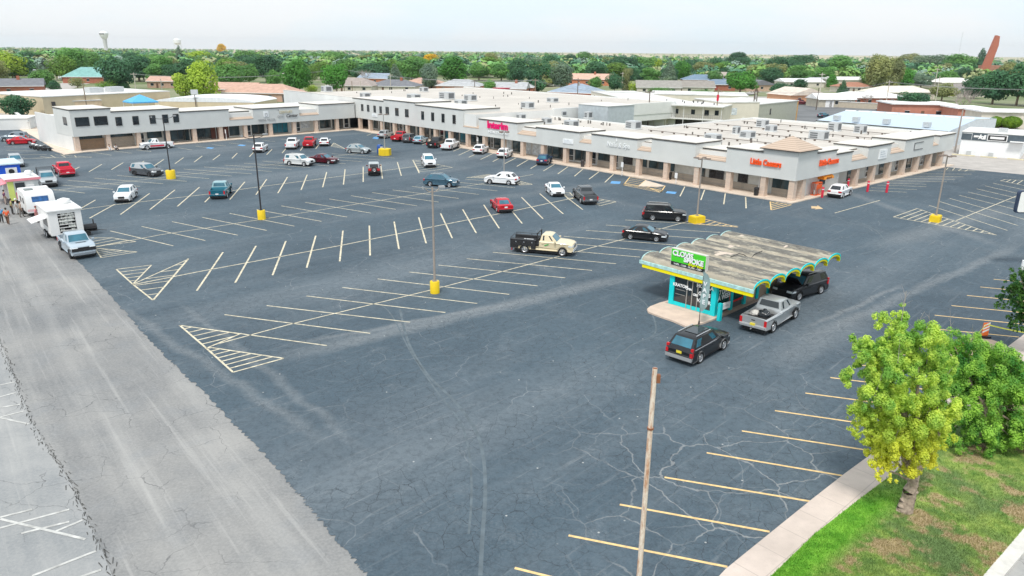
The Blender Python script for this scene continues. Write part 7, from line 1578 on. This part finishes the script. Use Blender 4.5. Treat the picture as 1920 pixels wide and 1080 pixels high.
def proto(kind, seed, nleaf=900):
    """unit tree: height 1, crown width 1 -> returns (crown mesh, trunk mesh)"""
    rr = random.Random(seed); bl = []
    if kind == 'round':
        for i in range(11):
            a = rr.uniform(0, 6.3); r_ = rr.uniform(.05,.32); z = rr.uniform(.22,.82); s_ = rr.uniform(.17,.26)*(1.1-abs(z-.5)); bl.append((r_*math.cos(a), r_*math.sin(a), z, s_*1.1, s_*1.1, s_*.85))
        bl.append((0,0,.5,.36,.36,.36))
    elif kind == 'spread':
        for i in range(12):
            a = rr.uniform(0, 6.3); r_ = rr.uniform(.1,.36); z = .74-.5*r_+rr.uniform(-.30,.10); s_ = rr.uniform(.13,.2); bl.append((r_*math.cos(a), r_*math.sin(a), z, s_, s_, s_*.8))
        bl.append((0,0,.5,.38,.38,.32))
    elif kind == 'tall':
        for i in range(11):
            a = rr.uniform(0, 6.3); r_ = rr.uniform(0,.22); z = rr.uniform(.18,.86); s_ = rr.uniform(.17,.26)*(1.15-z*.5); bl.append((r_*math.cos(a)*1.3, r_*math.sin(a)*1.3, z, s_*1.2, s_*1.2, s_*.8))
    elif kind == 'conifer':
        for i in range(14):
            z = .12+.84*i/13; s_ = .46*(1-z)**.85+.03; bl.append((rr.uniform(-.03,.03), rr.uniform(-.03,.03), z, s_, s_, .07))
    elif kind == 'willow':
        for i in range(14):
            a = rr.uniform(0, 6.3); r_ = rr.uniform(.1,.34); bl.append((r_*math.cos(a), r_*math.sin(a), rr.uniform(.3,.8)-.2*r_, .13, .13, .24))
        bl.append((0,0,.72,.28,.28,.24))
    elif kind == 'bush':
        for i in range(7):
            a = rr.uniform(0, 6.3); bl.append((.2*math.cos(a), .2*math.sin(a), rr.uniform(.35,.6), .3, .3, .36))
    V, F = leaf_cloud(bl, int(nleaf*2), .017, .040, rr) if kind != 'bare' else ([], [])
    me = bpy.data.meshes.new('crown_'+kind)
    mb = MB(); mb.tube((0,0,-.02), (0,0,.42 if kind != 'conifer' else .9), .028, .016, 7)
    for i in range(6):
        a = i*1.05+rr.uniform(-.3,.3); z0 = rr.uniform(.22,.42); p1 = Vector((.2*math.cos(a), .2*math.sin(a), z0+.22)); mb.tube((0,0,z0), p1, .014, .008, 5); 
        if kind == 'bare':
            for j in range(5):
                p2 = p1+Vector((rr.uniform(-.2,.2), rr.uniform(-.2,.2), rr.uniform(.1,.3))); mb.tube(p1, p2, .007, .003, 4)
                for k in range(5): mb.tube(p2.lerp(p1, rr.random()*.6), p2+Vector((rr.uniform(-.14,.14), rr.uniform(-.14,.14), rr.uniform(.0,.16))), .003, .0015, 3)
    t = mb.build('trunk', M_bark if kind != 'bare' else mat('pale_bark', (.34,.30,.27), .9, var=.2)); tm = t.data; bpy.data.objects.remove(t)
    if V:
        # inner dark leafy mass keeps the crown from looking hollow
        me.from_pydata(V, [], F); me.materials.append(M_leaf)
        return me, tm
    return None, tm
PT = {k: [proto(k, i*7+hash(len(k)) % 5, n) for i in range(c_)] for k, c_, n in (('round',4,1900),('spread',3,1700),('tall',3,1700),('conifer',2,1900),('willow',1,2000),('bare',2,0),('bush',2,900))}
CT = {'d':(.075,.20,.11),'m':(.16,.36,.11),'l':(.40,.56,.08),'b':(.20,.30,.23),'y':(.85,.58,.02),'o':(.30,.34,.16),'g':(.2,.2,.2),'v':(.10,.31,.06),'c':(.19,.35,.08)}
def tree(loc, h, w_, kind, col, label, rr, group='trees of the town', nm=None):
    cm, tm = rr.choice(PT[kind]); o = bpy.data.objects.new(nm or {'conifer':'conifer_tree','bare':'bare_tree','willow':'willow_tree','bush':'bush'}.get(kind,'broadleaf_tree'), None); COL.objects.link(o)
    o.location = loc; o.scale = (w_, w_, h); o.rotation_euler = (0,0,rr.uniform(0,6.3)); tag(o, label, 'bush' if kind == 'bush' else 'tree', group)
    a = bpy.data.objects.new('trunk', tm); COL.objects.link(a); a.parent = o
    if cm: b = bpy.data.objects.new('crown', cm); COL.objects.link(b); b.parent = o; k = rr.uniform(.88,1.12); b.color = (col[0]*k, col[1]*k, col[2]*k, 1)
    return o
rr = random.Random(21)
TL_ = [ # x, base y, top y, width px, colour, kind, where
 (33,222,170,60,'d','round','grey green tree beside the cream annex at left'),(25,150,92,54,'l','round','yellow green tree at the far left'),(3,160,110,45,'o','tall','olive tree cut by the left edge'),(82,170,124,52,'m','round','rounded green tree left of the green roofed house'),(103,172,150,26,'d','round','small dark tree by the dark roofed brick house'),
 (107,150,110,38,'g','bare','bare grey tree left of the green roofed house'),(140,142,84,66,'m','round','large green tree right behind the green roofed house'),(178,138,96,44,'m','round','green tree rising over the right of the green roof'),(222,168,98,62,'d','round','big dark tree right of the green roofed house'),(230,168,135,28,'d','conifer','dark conifer in front of the big dark tree'),
 (201,169,146,36,'c','bush','wide light green bush left of the dark conifer'),(146,165,142,28,'o','bush','brownish bush before the green roofed house'),(270,150,100,44,'m','round','green tree left of the blue conifer group'),(306,152,98,52,'m','round','green tree directly left of the blue conifer'),(339,128,84,24,'b','conifer','slender blue conifer above the treeline'),
 (350,190,132,48,'l','round','left half of the bright lime trees behind the floodlight'),(385,190,110,66,'l','round','tallest bright lime tree behind the left wing'),(378,128,94,52,'l','round','lime tree behind the tallest lime tree'),(436,165,117,60,'m','round','green tree right of the lime trees'),(468,160,112,40,'m','spread','green tree above the pinkish roof'),(416,101,81,20,'y','round','bright yellow tree standing above the left treeline'),
 (460,125,90,50,'m','round','tree right of the bright yellow tree'),(500,155,96,52,'d','round','dark tree above the tan ranch house'),(513,166,127,30,'m','round','green tree at the right end of the tan ranch house'),(562,176,104,58,'v','round','tall green tree left of the pole row'),(592,130,94,42,'m','round','tree behind the thin far pole'),(632,176,114,44,'v','round','green tree right behind the twin tan poles'),
 (630,124,91,50,'m','spread','spreading tree above the pole row'),(583,173,155,24,'l','bush','light bush below the tall green tree'),(545,170,135,30,'m','round','green tree between two roofs left of the pole row'),(693,140,109,46,'d','round','round dark tree above the blue grey roof'),(718,142,116,28,'m','round','mid green tree right of the round dark tree'),
 (742,165,118,38,'b','conifer','blue green conifer right of the blue grey roof'),(768,146,97,56,'d','spread','wide dark tree above the pink roof'),(808,126,100,42,'y','round','golden crowned tree in the middle treeline'),(807,170,110,36,'b','round','grey green tree in front of the golden tree'),(850,155,104,62,'v','round','big green tree right of the golden tree'),(920,132,96,38,'o','tall','tall olive tree in the middle treeline'),
 (940,152,114,50,'m','round','green tree left of the orange brick house group'),(917,179,146,24,'m','round','small green tree between grey roofs'),(685,158,128,30,'g','bare','bare tree over the dark grey roof'),(972,158,106,40,'d','round','dark tree at the middle of the view'),(1008,174,106,52,'d','tall','tall grey dark tree left of the orange brick house'),(1030,150,100,40,'d','round','dark tree between the two tall ones'),
 (1052,172,114,46,'b','round','blue green tree above the orange brick house'),(1082,145,118,32,'l','round','lime tree above the salmon house'),(1114,150,110,44,'d','round','dark tree behind the salmon house'),(1067,130,99,28,'d','tall','narrow dark tree on the middle skyline'),(1165,143,98,66,'d','spread','widest dark tree at the centre skyline'),(1096,124,92,34,'m','round','tree on the skyline above the lime tree'),
 (1117,168,141,28,'m','round','small green tree before the salmon house'),(1152,173,133,32,'d','round','dark tree right of the salmon house'),(1175,172,123,24,'o','tall','pale thin tree beside a pale pole'),(1208,158,121,38,'d','round','round dark tree left of the blue grey conifer'),(1190,174,149,24,'l','bush','lime bush left of the grey brown roof'),(1228,133,107,28,'l','round','yellow green tree on the right centre'),
 (1253,163,110,38,'b','conifer','large blue grey conifer behind the hedges'),(1278,153,108,36,'v','round','green tree right of the blue grey conifer'),(1305,143,112,32,'d','round','dark tree above the blue roof'),(1340,143,103,46,'d','round','dark tree behind the brown roofed house'),(1387,177,124,62,'v','spread','bright green spreading tree with visible trunk'),(1382,128,96,52,'d','round','dark tree above the bright spreading tree'),
 (1425,150,117,42,'o','round','olive tree right of the bright spreading tree'),(1240,177,162,46,'m','bush','clipped hedge before the grey brown roof, left one'),(1314,179,165,46,'m','bush','clipped hedge before the grey brown roof, right one'),(1455,147,99,48,'d','round','dark tree at the start of the right belt'),(1447,153,121,28,'m','round','green tree below the right belt'),(1502,133,99,54,'d','round','dark tree above the white roofed low house'),
 (1572,143,101,60,'m','round','broad green tree in the right belt'),(1558,167,138,24,'v','round','egg shaped green tree beside the small white house'),(1500,168,147,32,'d','round','dark shrub tree left of the small white house'),(1465,184,150,50,'d','spread','dark spreading tree left of the orange end wall'),(1579,176,149,22,'d','conifer','small dark conifer behind the pale shed'),(1610,163,141,24,'m','round','green tree touching the left of the willow'),
 (1640,174,98,56,'o','willow','big tan green willow, left crown'),(1672,170,104,44,'o','willow','big tan green willow, right crown'),(1706,120,96,44,'o','spread','olive tree on the right skyline'),(1692,165,125,38,'v','round','green tree right of the willow'),(1726,165,136,42,'b','round','pale blue green tree right of the willow'),(1775,163,131,46,'m','round','green tree left of the white L shaped house'),
 (1765,189,150,50,'o','spread','brownish tree below the pair of pale poles'),(1708,216,168,58,'d','round','rounded dark tree before the low brick building'),(1622,198,174,40,'g','bare','grey bare shrub tree before the long white roofed house'),(1800,222,163,52,'g','bare','large bare tree before the brick wing'),(1745,133,99,52,'b','round','grey green tree on the far right belt'),(1790,138,99,62,'m','round','green tree left of the brick tower'),
 (1836,134,89,32,'d','conifer','dark pointed tree touching the brick tower'),(1825,185,140,44,'d','round','dark tree left of the big mass at right'),(1860,195,120,66,'d','round','left tree of the big dark mass at the right edge'),(1905,198,104,72,'d','spread','right tree of the big dark mass at the right edge'),(1950,200,112,70,'d','round','dark tree cut by the right edge'),(1885,165,108,46,'o','round','olive tree behind the big dark mass'),
 (55,130,95,46,'d','round','dark tree behind the far left pale house'),(250,128,96,40,'d','round','dark tree below the second water tower, left'),(292,126,98,44,'m','round','green tree below the second water tower'),(200,128,98,40,'c','round','light tree at the foot of the large water tower')]
for (x, yb, yt, wpx, c_, kd, lb_) in TL_:
    p = G(x, yb); d = math.hypot(p.x, p.y); h = hz(p, x, yt); w_ = wpx*math.sqrt(d*d+HCAM**2)/math.hypot(FPX, x-960)*1.0
    tree(p, h, w_*1.12, kd, CT[c_], lb_, rr)
for (x, yb, yt, wpx, lb_) in ((1838,231,216,22,'clipped round bright green bush, left of three'),(1862.5,239,217,24,'clipped round bright green bush, middle of three'),(1894.5,241,218,28,'clipped round bright green bush, right and largest of three')):
    p = G(x, yb); h = hz(p, x, yt); w_ = wpx*p.length/FPX; V, F = leaf_cloud([(0,0,h*.52,w_/2,w_/2,h*.5)], 5200, .10, .22, rr, .8, .1)
    t = thing('clipped_bush', lb_, 'bush', tuple(p), 0, 'clipped bushes', True); me = bpy.data.meshes.new('foliage'); me.from_pydata(V, [], F); me.materials.append(M_leaf); o = bpy.data.objects.new('foliage', me); COL.objects.link(o); o.parent = t; o.color = (.16,.30,.03,1)
    mb = MB(); mb.tube((0,0,0),(0,0,h*.5),.12); mb.build('trunk', M_bark, t)
# belt of trees between and behind the far houses: individuals up to ~900 m
LB_ = {'d':'dark green tree in the far belt of trees','m':'mid green tree in the far belt of trees','b':'blue green tree in the far belt of trees','o':'olive tree in the far belt of trees','c':'light green tree in the far belt of trees'}
n_ = 0; BELT = []
LM = [(0,'the far left edge'),(166,'the green roofed house'),(230,'the large water tower'),(334,'the small water tower'),(416,'the bright yellow tree'),(480,'the tan ranch house'),(562,'the left pale poles'),(645,'the twin tan poles'),(742,'the blue green conifer'),(808,'the golden crowned tree'),(858,'the grey hip roofed house'),(940,'the red trailer'),(1003,'the brown crossarm pole'),(1068,'the orange brick house'),(1165,'the widest dark tree'),(1253,'the blue grey conifer'),(1325,'the blue roofs'),(1400,'the bright spreading tree'),(1475,'the orange end wall'),(1558,'the egg shaped tree'),(1655,'the tan willow'),(1750,'the pair of pale poles'),(1850,'the brick tower'),(1930,'the right edge')]
while n_ < 190:
    x = rr.uniform(-30, 1950); D = 380+rr.random()**.9*420; p = at_depth(x, 120, D); p.z = 0
    px_y = 540
    c_ = rr.choices('dmboc', (34,30,10,13,13))[0]; h = rr.uniform(8.5, 14.5)
    if x > 1500: h = rr.uniform(7.5, 12)
    BELT.append((x, D, h, c_, tree(p, h, h*rr.uniform(1.1,1.8), rr.choice(['round','round','spread','tall']), CT[c_], LB_[c_], rr, 'trees of the far belt'))); n_ += 1
CW = {'d':'dark green','m':'mid green','b':'blue green','o':'olive','c':'light green'}; by = {}
for x, D, h, c_, o in BELT:
    lm = min(LM, key=lambda q: abs(q[0]-x))[1]; lb_ = f"{'tall' if h > 11 else 'low' if h < 9 else 'medium'} {CW[c_]} {'nearer' if D < 580 else 'far'} belt tree above {lm}"
    by.setdefault(lb_, []).append((x, o))
for lb_, q in by.items():
    q.sort(key=lambda a: a[0]); n = len(q)
    for i, (x, o) in enumerate(q): o['label'] = lb_ if n == 1 else lb_+', '+('left one' if i == 0 else 'right one' if i == n-1 else 'middle one' if n == 3 else f"number {i+1} from left")
# small far houses between the belt trees
for i in range(16):
    x = 90+i*114+rr.uniform(-30,30); D = rr.uniform(430, 760); p = at_depth(x, 120, D); d_ = ray(x, 120); yy = None
    q_ = bpy.data.objects.get('x'); lm = min(LM, key=lambda q: abs(q[0]-x))[1]
    t_ = house((960,600), rr.uniform(15,24), 12, rr.choice([GR,WH,PK,DG,(.45,.42,.38)]), rr.choice([LT,WH,OB,TN]), f"small far house between belt trees near {lm}, {'first' if i % 2 == 0 else 'second'} kind of roof line" if False else f"small far house among the belt trees above {lm}", rr.uniform(-.5,.5), rr.choice(['hip','gable']), group='far houses among the trees', nwin=3)
    t_.location = (p.x, p.y, 0)
# beyond: woods that read as one mass
V, F, MI = [], [], []
mw = [mat('far_leaves_'+k, CT[k], .8, var=.3, scale=.05) for k in 'dmboc']
for i in range(4200):
    D = 500+rr.random()**1.5*3700; x = rr.uniform(-60, 1980)
    if x > 1050 and D > 1700 and rr.random() < .8: continue
    p = at_depth(x, 120, D); h = rr.uniform(6.5, 13)*(1 if x < 1200 else .85); w_ = h*rr.uniform(1.0,1.7); mi = rr.choices(range(5), (26,30,12,17,15))[0]
    k = 110 if D < 1200 else 60 if D < 2000 else 30
    bl = [(p.x+rr.uniform(-.3,.3)*w_, p.y, h*rr.uniform(.4,.68), w_*.36, w_*.36, h*.32) for _ in range(3)]
    v, f = leaf_cloud(bl, k, h*.10, h*.2, rr, .7); o = len(V); V += v; F += [tuple(a+o for a in q) for q in f]; MI += [mi]*len(f)
me = bpy.data.meshes.new('distant_woods'); me.from_pydata(V, [], F); [me.materials.append(m) for m in mw]; me.polygons.foreach_set('material_index', MI)
o = bpy.data.objects.new('distant_woods', me); COL.objects.link(o); o['kind'] = 'stuff'; tag(o, 'hazy mass of distant trees filling the land up to the horizon', 'woods')

# ------------------------------------------------------------------ foreground trees
def limbs(mb, a, b, r0, r1, rr, n=6, wob=.12, k=10):
    pr = Vector(a); R0 = r0
    for i in range(1, n+1):
        q = Vector(a).lerp(Vector(b), i/n)+Vector((rr.uniform(-wob,wob), rr.uniform(-wob,wob), 0))*(0 if i == n else 1); R1 = r0+(r1-r0)*i/n
        mb.tube(pr, q, R0, R1, k, cap=(i == n)); pr, R0 = q, R1
def big_tree(name, label, p, blobs, trunkspec, nleaf, s0, s1, lm, seed, twigs=0):
    rr = random.Random(seed); t = thing(name, label, 'tree', tuple(p), 0, None, True)
    mb = MB()
    for a, b, r0, r1 in trunkspec: limbs(mb, a, b, r0, r1, rr, 6, .06)
    for b in blobs: 
        a_ = trunkspec[0][1]; limbs(mb, a_, (b[0], b[1], b[2]), .06, .02, rr, 4, .1, 5)
    mb.build('trunk', mat('tree_bark', (.34,.27,.21), .95, var=.4, scale=7, bump=.8), t, 60)
    small = []
    for b in blobs:      # break each blob into clumps
        for _ in range(46):
            d = Vector((rr.gauss(0,1), rr.gauss(0,1), rr.gauss(0,1))).normalized(); k = rr.uniform(.35,1.18); s_ = rr.uniform(.07,.26)
            small.append((b[0]+d.x*b[3]*k, b[1]+d.y*b[4]*k, b[2]+d.z*b[5]*k, b[3]*s_, b[4]*s_, b[5]*s_*1.25))
    V, F = leaf_cloud(small, nleaf, s0, s1, rr, .35, .25); me = bpy.data.meshes.new('crown'); me.from_pydata(V, [], F); me.materials.append(lm)
    o = bpy.data.objects.new('crown', me); COL.objects.link(o); o.parent = t
    if twigs:
        mb = MB()
        for _ in range(twigs):
            b = rr.choice(blobs[:twigs]); a = Vector((b[0]+rr.uniform(-.6,.6)*b[3], b[1]+rr.uniform(-.6,.6)*b[4], b[2]+b[5]*.5)); 
            q = a+Vector((rr.uniform(-.35,.35), rr.uniform(-.35,.35), b[5]*.5+rr.uniform(.3,.9))); mb.tube(a, q, .014, .004, 4)
            for _ in range(3): u = a.lerp(q, rr.uniform(.3,.9)); mb.tube(u, u+Vector((rr.uniform(-.25,.25), rr.uniform(-.2,.2), rr.uniform(.15,.4))), .007, .002, 3)
        mb.build('bare_twigs', mat('grey_twigs', (.36,.32,.29), .9), t)
    return t
p = G(1696,962); p.z = .1; Yt = p.y
def loc(px, py, dy=0):
    q = at_depth(px, py, Yt+dy); return (q.x-p.x, q.y-p.y, q.z-p.z)
k = 1/FPX*math.hypot(Yt, 10)*1.0
B1 = []
for (x, y, r_, dy) in ((1690,620,42,.9),(1650,650,38,.3),(1725,650,40,.6),(1640,700,40,-.2),(1690,700,50,0),(1745,700,38,.8),(1650,760,42,-.2),(1700,770,50,-.1),(1745,760,40,.3),(1670,815,40,-.3),(1715,830,42,-.2),(1740,810,32,.2),(1660,850,24,-.3),(1700,860,24,-.2),(1660,880,20,-.4),(1735,860,24,.3),(1620,800,24,-.3),(1625,660,22,.1)):
    c_ = loc(x, y, dy); m_ = r_*k*1.22; B1.append((*c_, m_, m_, m_*1.0))
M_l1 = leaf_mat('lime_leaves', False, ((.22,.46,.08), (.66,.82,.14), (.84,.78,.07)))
T1 = loc(1712,900,0); T2 = loc(1752,842,.5)
big_tree('maple_tree', 'bright yellow green tree with forked pale trunk on the lawn', p, B1,
    [((0,0,-.1), T1, .31, .19), (T1, loc(1690,760,0), .17, .08), (T1, loc(1722,720,.2), .14, .05), (T1, loc(1765,800,.5), .20, .1), (loc(1765,800,.5), loc(1735,690,.6), .1, .04), ((.15,.1,-.1), (.3,.05,.9), .2, .12), ((-.22,0,-.1), (-.05,0,.7), .18, .12)], 150000, .024, .052, M_l1, 5, 14)
p = G(1850,842); p.z = .1; Yt = p.y
k = 1/FPX*math.hypot(Yt, 14)
B2 = []
for (x, y, r_, dy) in ((1790,650,34,1.2),(1762,640,22,1.0),(1815,690,44,.8),(1780,740,42,.3),(1790,800,36,0),(1850,690,44,.8),(1900,690,40,.8),(1945,720,50,.5),(1850,760,52,0),(1905,760,50,0),(1840,815,32,-.4),(1890,815,36,-.4),(1935,810,40,-.3),(1800,700,40,1.5),(1880,720,50,1.5),(1960,780,50,0)):
    c_ = loc(x, y, dy); m_ = r_*k*1.2; B2.append((*c_, m_, m_, m_))
M_l2 = leaf_mat('green_leaves', False, ((.08,.28,.05), (.42,.70,.11)))
big_tree('bushy_tree', 'dense dark green bushy tree reaching the ground behind the yellow green tree', p, B2, [((0,0,-.1), loc(1845,760,0), .2, .1), ((.2,.2,-.1), loc(1890,740,0), .16, .07)], 150000, .026, .058, M_l2, 8, 4)
p = G(1960,668); p.z = .1; Yt = p.y; k = 1/FPX*math.hypot(Yt, 20); B3 = []
for (x, y, r_, dy) in ((1915,525,24,0),(1945,520,34,.5),(1900,560,24,0),(1930,565,34,0),(1915,600,22,0),(1950,590,36,0),(1895,545,12,0)):
    c_ = loc(x, y, dy); m_ = r_*k; B3.append((*c_, m_, m_, m_))
big_tree('street_tree', 'green tree entering the view at the right edge above the barricade', p, B3, [((0,0,-.1), loc(1955,600,0), .16, .08)], 9000, .05, .1, leaf_mat('deep_green_leaves', False, ((.03,.11,.03), (.12,.26,.04))), 12)
# ------------------------------------------------------------------ haze
mb = MB(); mb.box(-9000, -7600, -1.2, 9000, 7700, 95)
o = mb.build('haze', mat('haze_air', (.8,.85,.9))); hm = bpy.data.materials.new('haze_air'); hm.use_nodes = True; t_ = hm.node_tree; t_.nodes.clear()
ou = t_.nodes.new('ShaderNodeOutputMaterial'); pv = t_.nodes.new('ShaderNodeVolumePrincipled'); pv.inputs['Color'].default_value = (.93,.97,1,1); pv.inputs['Density'].default_value = .00006; pv.inputs['Anisotropy'].default_value = .2
t_.links.new(pv.outputs[0], ou.inputs['Volume']); o.data.materials.clear(); o.data.materials.append(hm); o['kind'] = 'stuff'; tag(o, 'thin pale summer haze over the far town and fields', 'haze')
